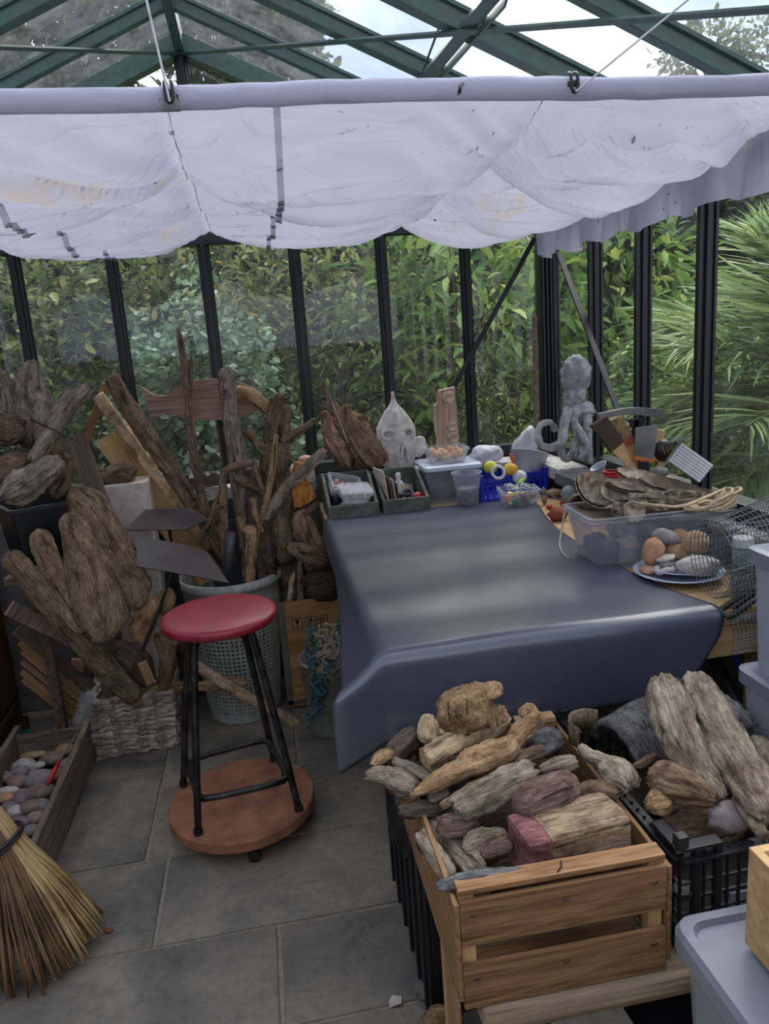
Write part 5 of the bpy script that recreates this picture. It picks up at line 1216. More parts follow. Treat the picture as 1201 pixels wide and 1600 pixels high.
drift('slim pale stick slanting in front of the root stump', [(432, 678, 2.98, 8), (424, 740, 2.98, 11), (412, 795, 2.99, 11), (398, 840, 3.0, 10)], 'dw_tan', group=G, ends=('round', 'broken'))
drift('forked brown branch bending right below the fish', [(350, 830, 2.99, 13), (349, 780, 2.99, 14), (350, 740, 2.98, 13), (372, 728, 2.97, 13), (394, 722, 2.96, 11)], 'dw_brown', group=G, limbs=[[(366, 745, 2.98, 10), (388, 755, 2.98, 13), (412, 770, 2.98, 14)], [(396, 722, 2.97, 8), (402, 745, 2.97, 8), (410, 765, 2.97, 7)]])
drift('knobbly bleached stick standing at the front of the basket', [(372, 808, 2.97, 8), (380, 825, 2.97, 12), (394, 832, 2.96, 20), (392, 870, 2.97, 18), (390, 912, 2.98, 15)], 'dw_tan', group=G, lump=.35, limbs=[[(394, 778, 2.96, 10), (399, 805, 2.96, 10), (410, 832, 2.96, 6)]])
drift('thick dark grey log at the right of the basket', [(395, 740, 3.03, 26), (402, 800, 3.03, 38), (410, 860, 3.02, 40), (418, 915, 3.02, 34)], 'dw_dark', group=G, cracks=.2)
drift('short cut branch end left of the bleached stick', [(346, 820, 3.0, 14), (352, 848, 3.0, 16), (356, 880, 3.0, 16)], 'dw_tan', group=G)
drift('thin curved twig low at the left of the basket', [(343, 772, 3.0, 7), (334, 790, 3.0, 6), (331, 806, 3.0, 5)], 'dw_brown', group=G)
drift('brown forked stick half hidden behind the metal plates', [(345, 790, 3.05, 14), (325, 825, 3.05, 16), (312, 850, 3.05, 16)], 'dw_brown', group=G)
P_ = [ay(361, 832, 2.96), ay(352, 908, 2.98)]
e = empty('grey_tube', P_[1]); tag(e, 'short grey plastic tube standing in the basket', 'tube'); obj('tube_wall', tubem([V((0, 0, 0)), P_[0] - P_[1]], .021, 16), M['greypipe'], e, smooth=True); obj('tube_mouth', tubem([(P_[0] - P_[1]) * .995, (P_[0] - P_[1]) * 1.004], .016, 14), M['dw_dark'], e)

# --- wooden fish, laths and boards behind
fo = ay(322, 624, 3.22)
def fpx(u, v): d = ay(u, v, 3.22) - fo; return (d.x, d.z)
fish = [(221, 604), (240, 617), (257, 618), (275, 606), (295, 596), (318, 592), (345, 592), (375, 597), (400, 608), (418, 626), (405, 638), (385, 648), (350, 656), (310, 656), (285, 652), (262, 645), (248, 652), (232, 665), (234, 645), (229, 628)]
e = empty('wooden_fish', fo); tag(e, 'flat wooden fish cutout standing on a thin rod at the back glazing', 'fish cutout'); obj('body', prismm([fpx(*p) for p in fish], (0, 0, 0), (1, 0, 0), (0, 0, 1), .022), M['fish'], e); obj('rod', tubem([V((.03, .0, -.06)), V((.035, .0, LZ - fo.z))], .004, 8), M['branch'], e)
drift('round tan pole leaning behind the long dark log', [(152, 617, 3.19, 20), (240, 735, 3.19, 21), (330, 855, 3.19, 21)], 'dw_pale', name='wooden_pole', cat='pole', amp=.03, lump=.04, cracks=.0, ends=('flat', 'flat'))
plank('narrow reddish lath crossing behind the pole tops', ay(166, 600, 3.25), ay(128, 705, 3.25), m_px(13, ay(166, 600, 3.25)), .02, 'cratey', cat='lath')
plank('wide pale board leaning right behind the long dark log', ay(168, 680, 3.22), ay(330, 905, 3.22), m_px(44, ay(200, 700, 3.22)), .018, 'board_tan', cat='board')
plank('short brown rail on the sill beside the basket', ay(262, 762, 3.27), ay(352, 748, 3.27), .05, .03, 'board_dark', cat='rail')
for k, u in enumerate((300, 325, 342)): 
    p = ay(u, 748, 3.29); tag(obj('paper_cone', lathem([(.016, 0), (.0005, .035)], 14), M['card'], None, p), ['pale pointed cone on the rail, leftmost of three', 'pale pointed cone on the rail, middle of three', 'pale pointed cone on the rail, rightmost of three'][k], 'cone', 'cones on the back rail')
pz = ay(190, 757, 3.04); e = obj('polystyrene_box', boxm((m_px(72, pz), .16, pz.z), .006), M['greyplastic'], None, (pz.x, 3.12, pz.z / 2)); tag(e, 'pale grey polystyrene box standing behind the driftwood slabs', 'box')
e.data.materials.clear(); e.data.materials.append(M['card'])
tag(obj('storage_bin', boxm((.62, .05, .38), .01), M['greypipe'], None, (-.42, 3.30, .62)), 'dark grey bin behind the laundry basket', 'bin')
tag(obj('bin_plinth', boxm((.64, .05, .42), .004), M['board_dark'], None, (-.42, 3.30, .215)), 'dark timber plinth under the grey bin', 'plinth')
def metal_plate(label, px, Y, rod):
    o0 = ay(rod[-1][0], rod[-1][1], rod[-1][2]); e = empty('metal_plate', o0); tag(e, label, 'metal plate', 'dark plates on rods')
    pts = [ay(u, v, y) for u, v, y in px]; bm = bmesh.new(); A = [bm.verts.new(p - o0) for p in pts]; f = bm.faces.new(A); f.normal_update(); n = f.normal * .003
    B = [bm.verts.new(p - o0 - n) for p in pts]; bm.faces.new(B[::-1])
    for k in range(len(A)): bm.faces.new((A[k], B[k], B[(k + 1) % len(A)], A[(k + 1) % len(A)]))
    obj('blade', bm_mesh(bm, 'plate'), M['plate_steel'], e); obj('rod', tubem([ay(*r) - o0 for r in rod], .006, 8), M['black_steel'], e)
metal_plate('dark hexagonal metal plate on a rod, upper of two', [(195, 829, 2.70), (227, 797, 2.95), (300, 795, 2.97), (326, 812, 2.86), (290, 829, 2.70)], 2.8, [(262, 815, 2.82), (268, 850, 2.84), (282, 930, 2.88)])
metal_plate('dark tapering metal plate on a rod, lower and nearer', [(212, 838, 2.68), (290, 852, 2.66), (322, 862, 2.66), (358, 912, 2.5), (285, 898, 2.5), (214, 886, 2.5)], 2.6, [(272, 884, 2.56), (250, 950, 2.58), (222, 1018, 2.62)])

# --- left pile
G = 'driftwood leaning on the left'
drift('broad brown driftwood slab with a hole, leaning highest on the left', [(112, 762, 2.72, 40), (140, 800, 2.70, 70), (170, 860, 2.66, 72), (205, 925, 2.62, 66), (222, 950, 2.6, 40)], 'dw_mid', group=G, flat=.32, amp=.10, ends=('round', 'round'))
drift('forked driftwood slab shaped like a pair of trousers', [(104, 800, 2.60, 34), (122, 850, 2.58, 50), (146, 920, 2.55, 76), (162, 980, 2.52, 76), (172, 1002, 2.51, 46)], 'dw_mid', group=G, flat=.36, ends=('round', 'round'), limbs=[[(58, 826, 2.58, 32), (78, 880, 2.56, 38), (108, 940, 2.54, 44), (140, 985, 2.52, 50)]])
drift('long weathered beam slanting down to the woven basket', [(14, 866, 2.45, 36), (75, 940, 2.52, 38), (140, 1015, 2.60, 38), (212, 1092, 2.70, 34)], 'dw_mid', group=G, flat=.7, amp=.05, lump=.06)
plank('grey sawn board end poking out under the long beam', ay(14, 950, 2.72), ay(125, 1005, 2.85), .055, .02, 'fish', cat='board')
LTH = 'laths stacked under the beam'
for k, (a, b, l) in enumerate([((30, 1005), (128, 1085), 'pale sawn lath, topmost of the bundle under the beam'), ((34, 1018), (124, 1094), 'pale sawn lath, second from top under the beam'), ((34, 1034), (120, 1104), 'pale sawn lath, third from top under the beam'), ((34, 1050), (116, 1114), 'pale sawn lath, fourth from top under the beam'), ((36, 1062), (112, 1122), 'pale sawn lath, lowest of the bundle under the beam')]):
    plank(l, ay(*a, 2.92), ay(*b, 2.98), .020, .012, 'lath', 'lath', 'lath', LTH)
plank('dark brown batten above the lath bundle', ay(25, 985, 2.95), ay(145, 1075, 3.0), .04, .025, 'board_dark', cat='batten')
plank('short upright plank behind the lath bundle', ay(122, 1030, 3.05), ay(112, 1110, 3.05), .05, .02, 'board_tan', cat='plank')
drift('rounded brown log standing behind the stool left of the rod', [(240, 935, 2.66, 30), (225, 970, 2.66, 40), (214, 1005, 2.66, 34)], 'dw_tan', group=G, ends=('flat', 'round'), lump=.08)
drift('pale hollow root end just left of the red seat', [(262, 922, 2.75, 20), (258, 938, 2.72, 34), (250, 955, 2.72, 26)], 'dw_tan', group=G, flat=.9)
drift('bent dark offcut behind the metal plate rod', [(260, 960, 2.8, 30), (285, 985, 2.85, 36), (300, 1020, 2.85, 30)], 'dw_dark', group=G)
drift('charred chunk below the trouser shaped slab', [(175, 1010, 2.72, 30), (205, 1030, 2.74, 44), (232, 1065, 2.76, 40)], 'dw_dark', group=G, amp=.2)
plank('short pale offcut standing in the woven basket', ay(222, 1035, 2.68), ay(236, 1068, 2.68), .035, .014, 'lath', cat='offcut')
drift('twisted grey root in the woven basket by the stool leg', [(250, 990, 2.72, 24), (262, 1030, 2.72, 26), (256, 1075, 2.74, 22)], 'dw_brown', group=G, amp=.2, limbs=[[(275, 1000, 2.72, 14), (268, 1015, 2.72, 16), (258, 1040, 2.72, 18)]])
drift('pale branch with a dark knotted end crossing behind the stool', [(232, 1082, 2.88, 9), (262, 1073, 2.87, 14), (320, 1072, 2.85, 16), (362, 1068, 2.84, 20), (384, 1064, 2.84, 16)], 'dw_tan', group=G, lump=.25)
drift('long sawn pole lying from the basket to the floor behind the stool', [(300, 1035, 2.72, 16), (370, 1080, 2.80, 17), (478, 1138, 2.90, 16)], 'dw_pale', name='wooden_pole', cat='pole', amp=.03, lump=.05, ends=('broken', 'point'))
# --- black bin with stumps on a dark stand
c0, c1, c2 = az(16, 799, 1.06), az(104, 783, 1.06), az(132, 750, 1.06)
ux = (c1 - c0).normalized(); tc = c0 + ux * .135 + V((-ux.y, ux.x, 0)) * .13
e = empty('black_bin', V((tc.x, tc.y, .815)), math.atan2(ux.y, ux.x)); tag(e, 'black plastic bin full of root stumps at the left edge', 'bin')
bm = bmesh.new(); open_tub(bm, .265, .25, .22, .20, .245, .004, .010, .02); obj('bin_wall', bm_mesh(bm, 'tray'), M['black_plastic'], e)
e = empty('dark_stand', V((tc.x, tc.y, 0))); tag(e, 'dark timber stand under the black bin', 'stand'); obj('shelf_board', boxm((.26, .24, .03), .003), M['board_dark'], e, (-.01, .01, .799))
for x in (-.10, .09): obj('prop', boxm((.035, .035, .784), .002), M['board_dark'], e, (x, .10, .392))
G = 'stumps in the black bin'
drift('tall split root stump at the back of the black bin', [(50, 566, 2.83, 22), (45, 600, 2.82, 40), (52, 645, 2.81, 64), (60, 690, 2.80, 70)], 'dw_grey', group=G, amp=.16, lump=.3, limbs=[[(60, 580, 2.83, 12), (66, 620, 2.82, 20), (70, 660, 2.81, 30)], [(112, 614, 2.81, 20), (92, 636, 2.81, 24), (66, 660, 2.81, 28)]])
drift('root tip rising at the very left edge above the bin', [(2, 575, 2.77, 18), (2, 610, 2.77, 34), (6, 660, 2.77, 50)], 'dw_grey', group=G, amp=.16)
drift('rough dark burl at the left of the black bin', [(-14, 660, 2.69, 40), (10, 672, 2.69, 62), (36, 668, 2.69, 46)], 'dw_brown', group=G, amp=.45, lump=.4, cracks=.35)
drift('forked grey branch slanting up right out of the black bin', [(52, 720, 2.63, 24), (85, 672, 2.64, 26), (112, 630, 2.65, 26), (140, 606, 2.65, 22)], 'dw_grey', group=G, amp=.2, lump=.25)
drift('squared brown block lying at the bin left', [(-10, 742, 2.66, 40), (14, 732, 2.66, 44), (44, 716, 2.66, 38)], 'dw_brown', group=G, lump=.1)
drift('pitted grey chunk overhanging the bin front', [(6, 778, 2.60, 34), (30, 764, 2.60, 46), (58, 745, 2.60, 46), (92, 718, 2.61, 26)], 'dw_grey', group=G, amp=.35, lump=.35, cracks=.3)
drift('hollow brown root at the right of the black bin', [(82, 775, 2.69, 30), (96, 745, 2.69, 40), (104, 715, 2.69, 30)], 'dw_brown', group=G, amp=.25)
drift('cut red brown log end behind the forked branch', [(60, 672, 2.73, 34), (75, 690, 2.71, 40), (86, 715, 2.69, 36)], 'dw_brown', group=G)
drift('curved sausage shaped log with a charred end', [(142, 745, 3.10, 26), (165, 746, 3.10, 34), (192, 740, 3.10, 38), (212, 728, 3.10, 30)], 'dw_brown', ends=('flat', 'round'), amp=.06, lump=.1, group='driftwood leaning on the left')
plank('dark triangular board leaning beside the black bin', ay(118, 680, 2.9), ay(160, 800, 2.75), .07, .02, 'board_dark', cat='board')
a, b = ay(48, 655, 2.60), ay(122, 690, 2.60); tag(obj('thin_rod', tubem([V((0, 0, 0)), b - a], .003, 6), M['black_steel'], None, a), 'thin dark rod lying across the stumps', 'rod')
# --- cabinet on the left
CB = V((-1.30, 2.72, 0)); e = empty('wooden_cabinet', CB); tag(e, 'dark stained panelled wooden cabinet at the left edge', 'cabinet')
obj('carcass', boxm((.34, .88, .90), .004, 'c', (0, 0, .45)), M['cabinet'], e); obj('plinth', boxm((.37, .92, .07), .006, 'c', (0, 0, .035)), M['cabinet'], e); obj('top', boxm((.40, .94, .03), .006, 'c', (0, 0, .915)), M['cabinet'], e)
for y in (-.20, .22):
    pnl = obj('side_panel', boxm((.012, .34, .62), .008), M['cabinet'], e, (.172, y, .50)); obj('moulding', boxm((.014, .38, .03), .006), M['cabinet'], pnl, (.004, 0, -.34))

# --- woven basket of bark strips
WB = V((-.625, 2.98, 0)); e = empty('woven_basket', WB, R(3)); tag(e, 'low square basket woven from pale papery bark strips', 'basket')
M['paper'] = plain_mat('papery_bark', (186, 174, 164), .9, var=.3, spot=(120, 108, 100), spot_scale=30, bmp=.9, bscale=40)
obj('lining', boxm((.29, .25, .20), 0, 'l', (0, 0, .105)), M['board_dark'], e)
strips = []
for k in range(6):
    bm = bmesh.new(); box(bm, (0, 0, 0), (.098, .022, .019)); bmesh.ops.subdivide_edges(bm, edges=[x for x in bm.edges if x.calc_length() > .05], cuts=5, use_grid_fill=True); bmesh.ops.subdivide_edges(bm, edges=bm.edges[:], cuts=1, use_grid_fill=True)
    for v in bm.verts: v.co += V((0, .012 * noise.noise(v.co * 45 + V((k * 9, 0, 0))), .007 * noise.noise(v.co * 38 + V((0, k * 9, 3)))))
    m_ = bm_mesh(bm, 'strip'); m_.materials.append(M['paper']); m_.polygons.foreach_set('use_smooth', [True] * len(m_.polygons)); strips.append(m_)
q = random.Random(5)
for r in range(13):
    z = .012 + r * .0185
    for (x, y, rz_) in [(-.113, -.135, 0), (-.038, -.137, 0), (.038, -.137, 0), (.113, -.135, 0), (.152, -.085, 90), (.152, 0, 90), (.152, .085, 90), (-.152, -.085, 90), (-.152, 0, 90), (-.152, .085, 90)]:
        o = bpy.data.objects.new('bark_strip', q.choice(strips)); COL.objects.link(o); o.parent = e; o.location = (x + q.uniform(-.004, .004), y + q.uniform(-.005, .005), z); o.rotation_euler = (0, R(q.uniform(-5, 5)), R(rz_ + q.uniform(-4, 4) + 180 * (q.random() > .5))); o.scale = (q.uniform(.82, .98), 1, q.uniform(.85, 1.15))
obj('handle_string', tubem([V((-.15, -.12, .22)), V((-.152, -.14, .29)), V((-.12, -.14, .25))], .003, 6, 12), M['white_cord'], e)

# --- long crate of pebbles, bottle brush, broom
SCX = V((-.905, 2.47, 0)); e = empty('pebble_crate', SCX); tag(e, 'long old wooden crate of pebbles on the floor at the left', 'crate')
obj('right_board', boxm((.022, .84, .165), .002, 'b', (0, 0, .0825)), M['oldwood'], e, (.115, 0, 0)); obj('left_board', boxm((.022, .84, .165), .002, 'b', (0, 0, .0825)), M['oldwood'], e, (-.155, 0, 0))
obj('rear_board', boxm((.25, .02, .15), .002, 'b', (0, 0, .075)), M['oldwoodx'], e, (-.02, .36, 0)); obj('front_board', boxm((.25, .02, .15), .002, 'b', (0, 0, .075)), M['oldwoodx'], e, (-.02, -.40, 0)); obj('bottom', boxm((.25, .76, .012)), M['oldwood'], e, (-.02, -.02, .01))
PB = [(35, 1198, 18, 15, 'white_rock', 'white pebble near the back of the crate'), (30, 1205, 14, 12, 'grey_rock', 'pale pebble beside the white one at the crate back'), (80, 1185, 18, 12, 'pink_rock', 'pinkish pebble under the brush handle'), (103, 1195, 12, 11, 'grey_rock', 'blue grey pebble by the right side board'), (60, 1218, 24, 16, 'grey_rock', 'large grey pebble in the middle of the crate'), (25, 1222, 17, 12, 'pink_rock', 'mauve pebble at the left of the large grey one'), (60, 1238, 24, 14, 'pink_rock', 'large smooth pink pebble with a pale band'), (10, 1236, 18, 7, 'white_rock', 'flat long white pebble at the left edge'), (8, 1247, 14, 9, 'pinktan_rock', 'brown pebble under the flat white one'), (32, 1247, 12, 16, 'grey_rock', 'grey pebble left of the pink banded one'), (45, 1262, 22, 12, 'pink_rock', 'mauve flat pebble in the lower middle'), (22, 1268, 13, 10, 'white_rock', 'white pebble above the broom straws'), (64, 1258, 13, 10, 'grey_rock', 'pale grey pebble by the lower right board'), (54, 1278, 16, 11, 'pink_rock', 'purple speckled pebble near the broom'), (32, 1286, 16, 10, 'grey_rock', 'dark grey pebble behind the broom straws'), (46, 1298, 14, 10, 'grey_rock', 'granite pebble touching the broom straws'), (90, 1210, 12, 12, 'pink_rock', 'small brown pebble right of the red handle'), (50, 1180, 22, 7, 'tan_rock', 'flat tan stone along the rear board'), (100, 1172, 16, 12, 'tan_rock', 'tan pebble in the rear right corner'), (60, 1196, 9, 6, 'white_rock', 'tiny cream pebble between the larger ones'), (12, 1262, 14, 10, 'grey_rock', 'grey pebble low at the left edge'), (8, 1215, 12, 10, 'pink_rock', 'mauve pebble against the left board')]
for k, (u, v, a, b, m, l) in enumerate(PB):
    p = az(u, v, .085); rx = m_px(a, p); rz_ = m_px(b, p)
    o = blob('pebble', p + V((0, .01, -.004)), (rx, rz_ * 1.15, rz_ * .8), M[m], None, 3, .12, 1.3, k + 30, eul(0, q.uniform(-12, 12), q.uniform(-10, 10))); tag(o, l, 'pebble', 'pebbles in the long crate')
q = random.Random(77); G = 'pebbles buried lower in the long crate'
for k in range(34):
    o = blob('pebble', SCX + V((q.uniform(-.12, .085), q.uniform(-.36, .32), .045 + .012 * (k % 2))), (.034, .028, .022), M[['grey_rock', 'pink_rock', 'white_rock'][k % 3]], None, 2, .15, 1.3, k + 90, eul(0, q.uniform(-20, 20), q.uniform(0, 180))); tag(o, 'small pebble half buried among the larger ones in the crate', 'pebble', G)
bb = [az(75, 1225, .13), az(92, 1190, .15), az(122, 1140, .21), az(137, 1090, .28)]
e = empty('bottle_brush', bb[0]); tag(e, 'white bottle brush with a red handle standing in the pebble crate', 'brush'); u_ = [p - bb[0] for p in bb]
obj('handle', tubem([u_[0], u_[1]], [.006, .008, .009, .008, .006], 10, 5), M['redp'], e, smooth=True); obj('wire_stem', tubem(u_[1:], .0025, 6, 10), M['steel'], e)
bm = bmesh.new(); q = random.Random(3)
for k in range(700):
    t = q.random(); p = u_[2].lerp(u_[3], .15 + t); a = q.uniform(0, 6.28); d = (u_[3] - u_[2]).normalized(); s = d.cross(V((1, 0, 0))).normalized(); n_ = d.cross(s); w = s * math.cos(a) + n_ * math.sin(a); w = w * .032 + d * q.uniform(-.004, .004); x = d.cross(w).normalized() * .0006
    bm.faces.new([bm.verts.new(p - x), bm.verts.new(p + x), bm.verts.new(p + w + x * .4), bm.verts.new(p + w - x * .4)])
o = obj('bristles', bm_mesh(bm, 'br'), M['white'], e); o['kind'] = 'stuff'
p = az(66, 1128, .0); e = empty('teal_box', V((p.x - .03, 2.98, 0))); tag(e, 'small teal plastic punnet behind the pebble crate', 'punnet'); bm = bmesh.new(); open_tub(bm, .11, .09, .10, .08, .075, .003, .004, .01); obj('tub_wall', bm_mesh(bm, 't'), M['teal'], e)
for k in range(9): obj('rib', boxm((.004, .004, .06)), M['teal'], e, (-.044 + k * .011, -.047, .034))

BR = V((-.80, 1.86, 0)); e = empty('twig_broom', BR); tag(e, 'straw coloured twig broom standing on its bristles at the lower left', 'broom')
M['straw'] = plain_mat('straw', (200, 170, 120), .7, var=.25, spot=(150, 120, 78), spot_scale=9); M['straw_dk'] = plain_mat('dark_straw', (128, 98, 68), .75, var=.3, spot=(84, 62, 42), spot_scale=9)
q = random.Random(12); bind = ay(-4, 1322, 1.86) - BR; topp = ay(-70, 1215, 1.88) - BR
for k in range(298):
    a = q.uniform(-2.9, 1.5); rr_ = q.random() ** .55
    tip = V((.035 + .205 * rr_ * math.cos(a), -.01 + .19 * rr_ * math.sin(a), q.uniform(.006, .045) + (.05 if rr_ < .6 else 0)))
    bd = bind + V((.060 * rr_ * math.cos(a), .055 * rr_ * math.sin(a), q.uniform(-.01, .01))); tp = topp + V((.036 * rr_ * math.cos(a), .036 * rr_ * math.sin(a), 0))
    mid = bd.lerp(tip, .5) + V((q.uniform(-.008, .008), q.uniform(-.008, .008), .012 * rr_))
    dk = tip.x < -.02 or tip.y < -.08
    dk = (tip.x + tip.y * 1.0) < .03 + q.uniform(-.05, .05)
    bm = bmesh.new(); tube(bm, [tp, bd, mid, tip], [.0050, .0052, .0052, .0052, .0050, .0046, .0040, .0032], 5, 8); m_ = bm_mesh(bm, 'stalk')
    at = m_.attributes.new('gc', 'FLOAT_VECTOR', 'POINT'); cc = []
    for v in m_.vertices: cc += [v.co.x + k, v.co.y, v.co.z]
    at.data.foreach_set('vector', cc); obj('stalk', m_, M['straw_dk' if dk else 'straw'], e, None, True)
for dz, l in ((0, 0), (.012, 1)):
    obj('binding', tubem([bind + V((.064 * math.cos(a), .060 * math.sin(a), dz + .03 * math.cos(a))) for a in [2 * math.pi * k / 24 for k in range(24)]], .0045, 8, None, True), M['black_plastic'], e, smooth=True)
obj('broomstick', tubem([topp * 1.0 + V((0, 0, -.08)), topp + (topp - bind) * 4.0], .014, 12), M['handle'], e)

# ------------------------------------------------------------------ box, net and driftwood between basket and bench
BX = V((.13, 3.10, 0)); e = empty('plywood_box', BX); tag(e, 'plywood shipping box with printed handling symbols beside the workbench', 'box')
obj('front', boxm((.30, .012, .46), .001), M['ply'], e, (0, -.072, .255)); obj('back', boxm((.30, .012, .46), .001), M['ply'], e, (0, .10, .255))
for s in (-1, 1): obj('side', boxm((.012, .16, .46), .001), M['ply'], e, (s * .144, .014, .255))
obj('bottom', boxm((.30, .18, .02)), M['ply'], e, (0, .014, .02))
st_ = obj('metal_edge', boxm((.026, .004, .47), .001), M['steel'], e, (-.136, -.080, .255)); 
for k in range(14): obj('rivet', lathem([(.004, 0), (.003, .002), (.0005, .003)], 8), M['metal'], st_, (.006, -.002, -.21 + k * .032)).rotation_euler.x = R(90)
obj('metal_edge', boxm((.30, .004, .018), .001), M['steel'], e, (0, -.080, .034))
def symbol(x, kind):
    bm = bmesh.new(); s = .042
    for p, q_ in (((0, 1), (s, .003)), ((0, -1), (s, .003)), ((1, 0), (.003, s)), ((-1, 0), (.003, s))): box(bm, (p[0] * s / 2, 0, p[1] * s / 2), (q_[0], .001, q_[1]))
    if kind == 'glass':
        prism(bm, [(-.009, .014), (.009, .014), (.007, .002), (.002, -.002), (.002, -.012), (.008, -.015), (-.008, -.015), (-.002, -.012), (-.002, -.002), (-.007, .002)], V((0, 0, 0)), V((1, 0, 0)), V((0, 0, 1)), .001)
    elif kind == 'umbrella':
        prism(bm, [(.014 * math.cos(a), .014 * math.sin(a)) for a in [math.pi * k / 10 for k in range(11)]], V((0, 0, 0)), V((1, 0, 0)), V((0, 0, 1)), .001); box(bm, (0, 0, -.007), (.002, .001, .016)); box(bm, (.002, 0, -.015), (.006, .001, .002))
    else:
        for dx in (-.008, .006): prism(bm, [(dx - .003, -.014), (dx + .001, -.014), (dx + .001, .004), (dx + .005, .004), (dx - .001, .014), (dx - .007, .004), (dx - .003, .004)], V((0, 0, 0)), V((1, 0, 0)), V((0, 0, 1)), .001)
    obj('printed_symbol', bm_mesh(bm, 'sym'), M['ink'], e, (x, -.0788, .388))
symbol(-.075, 'glass'); symbol(-.020, 'umbrella'); symbol(.032, 'arrows')
G = 'driftwood in the plywood box'
drift('rough bark chunk standing above the plywood box', [(468, 798, 3.02, 26), (474, 820, 3.02, 36), (486, 852, 3.02, 38), (492, 890, 3.02, 34)], 'bark', group=G, amp=.25, lump=.2)
drift('flat pointed driftwood slab leaning on the workbench edge', [(448, 853, 2.97, 14), (465, 858, 2.96, 26), (490, 868, 2.96, 36), (512, 876, 2.98, 32)], 'dw_brown', group=G, flat=.5)
drift('dark red brown log filling the right of the plywood box', [(478, 918, 3.04, 44), (500, 914, 3.04, 52), (530, 908, 3.06, 50)], 'dw_dark', group=G)
drift('slim pale stick at the left of the plywood box', [(460, 893, 3.06, 6), (455, 915, 3.06, 9), (451, 950, 3.06, 9)], 'dw_pale', group=G, ends=('point', 'broken'))
drift('short grey stake next to the slim pale stick', [(468, 876, 3.07, 8), (469, 910, 3.07, 11), (470, 950, 3.07, 11)], 'dw_grey', group=G, ends=('round', 'broken'))
drift('rounded brown knot at the box left corner', [(440, 896, 3.09, 14), (448, 903, 3.09, 18), (455, 912, 3.09, 14)], 'dw_tan', group=G, ends=('round', 'round'))
drift('dark trunk piece rising behind the bark chunk', [(448, 770, 3.12, 34), (446, 830, 3.12, 40), (452, 900, 3.12, 44), (456, 960, 3.12, 44)], 'dw_dark', group=G)
drift('dark stub of branch pointing right at the tray', [(472, 806, 3.0, 9), (488, 794, 3.0, 10), (498, 786, 3.0, 9)], 'dw_dark', group=G)
oo = ay(468, 760, 3.10)
o = obj('orange_board', prismm([((ay(u, v, 3.10) - oo).x, (ay(u, v, 3.10) - oo).z) for u, v in ((453, 740), (460, 722), (476, 724), (474, 742), (482, 752), (495, 776), (470, 792), (452, 792))], (0, 0, 0), (1, 0, 0), (0, 0, 1), .018), None, None, oo)
m_ = o.data; at = m_.attributes.new('gc', 'FLOAT_VECTOR', 'POINT'); at.data.foreach_set('vector', [x for v in m_.vertices for x in (v.co.x, v.co.y, v.co.z)]); m_.materials.append(M['orangewood']); tag(o, 'jagged orange wood offcut beside the root stump', 'offcut')
drift('ragged hollow bark stump behind the sea glass tray', [(528, 640, 3.24, 22), (540, 662, 3.23, 40), (560, 694, 3.22, 52), (586, 728, 3.21, 52)], 'bark', amp=.5, lump=.45, cracks=.4, flat=.6, ridge=9, limbs=[[(506, 642, 3.24, 10), (514, 664, 3.23, 22), (528, 695, 3.22, 34), (545, 728, 3.22, 40)], [(541, 632, 3.22, 10), (546, 652, 3.21, 16), (556, 680, 3.20, 22), (566, 710, 3.20, 20)], [(572, 668, 3.23, 12), (580, 690, 3.22, 22), (598, 722, 3.21, 26)], [(518, 622, 3.25, 8), (526, 650, 3.24, 16), (538, 690, 3.23, 24)]])
a, b = ay(503, 592, 3.20), ay(543, 692, 3.185); e = empty('feather', b); tag(e, 'brown and grey feather stuck upright before the bark stump', 'feather')
obj('quill', tubem([V((0, 0, 0)), (a - b) * .5 + V((.004, 0, 0)), a - b], [.0022, .002, .0015, .001, .0008], 6, 10), M['bone'], e)
d = (a - b); s = d.cross(V((0, 1, 0))).normalized(); w_ = [(.42, 0), (.48, .010), (.6, .017), (.75, .018), (.9, .012), (1.0, .0)]
for sg, mt, k_ in ((1, 'dw_brown', 1.0), (-1, 'dw_grey', .6)):
    m_ = prismm([(t, 0) for t, w in w_] + [(t, sg * w * k_ / d.length) for t, w in w_[::-1][1:-1]], (0, 0, 0), d, s * d.length, .0015); at = m_.attributes.new('gc', 'FLOAT_VECTOR', 'POINT'); at.data.foreach_set('vector', [x for v in m_.vertices for x in v.co]); obj('vane', m_, M[mt], e)
# bucket with fishing net
NB_ = V((.155, 2.82, 0)); e = empty('net_bucket', NB_); tag(e, 'grey bucket under the bench edge overflowing with net', 'bucket')
obj('bucket_wall', lathem([(.085, 0), (.09, .004), (.112, .30), (.116, .30), (.116, .315), (.108, .315), (.086, .006), (.0005, .006)], 36), M['greyplastic'], e, smooth=True)
M['net_teal'] = plain_mat('teal_rope', (84, 124, 120), .9, spot=(58, 92, 90), spot_scale=60); M['net_beige'] = plain_mat('beige_net', (200, 186, 160), .9, spot=(160, 146, 122), spot_scale=60)
e2 = empty('fishing_net', NB_ + V((0, 0, .32))); tag(e2, 'tangled teal and beige fishing net spilling from the bucket', 'fishing net'); q = random.Random(6)
def strand(par, u0, v0, u1, v1, mt, r, wob, n=26):
    P = []
    for k in range(n):
        t = k / (n - 1); p = ay(u0 + (u1 - u0) * t + q.uniform(-wob, wob), v0 + (v1 - v0) * t + q.uniform(-wob, wob), 2.71 + q.uniform(-.03, .03)); P.append(p - par.location)
    return tubem(P, r, 5, n * 3)
for k in range(13): obj('teal_strand', strand(e2, q.uniform(486, 545), q.uniform(965, 990), q.uniform(482, 512), q.uniform(1050, 1125), None, q.uniform(.004, .007), 9), M['net_teal'], e2)
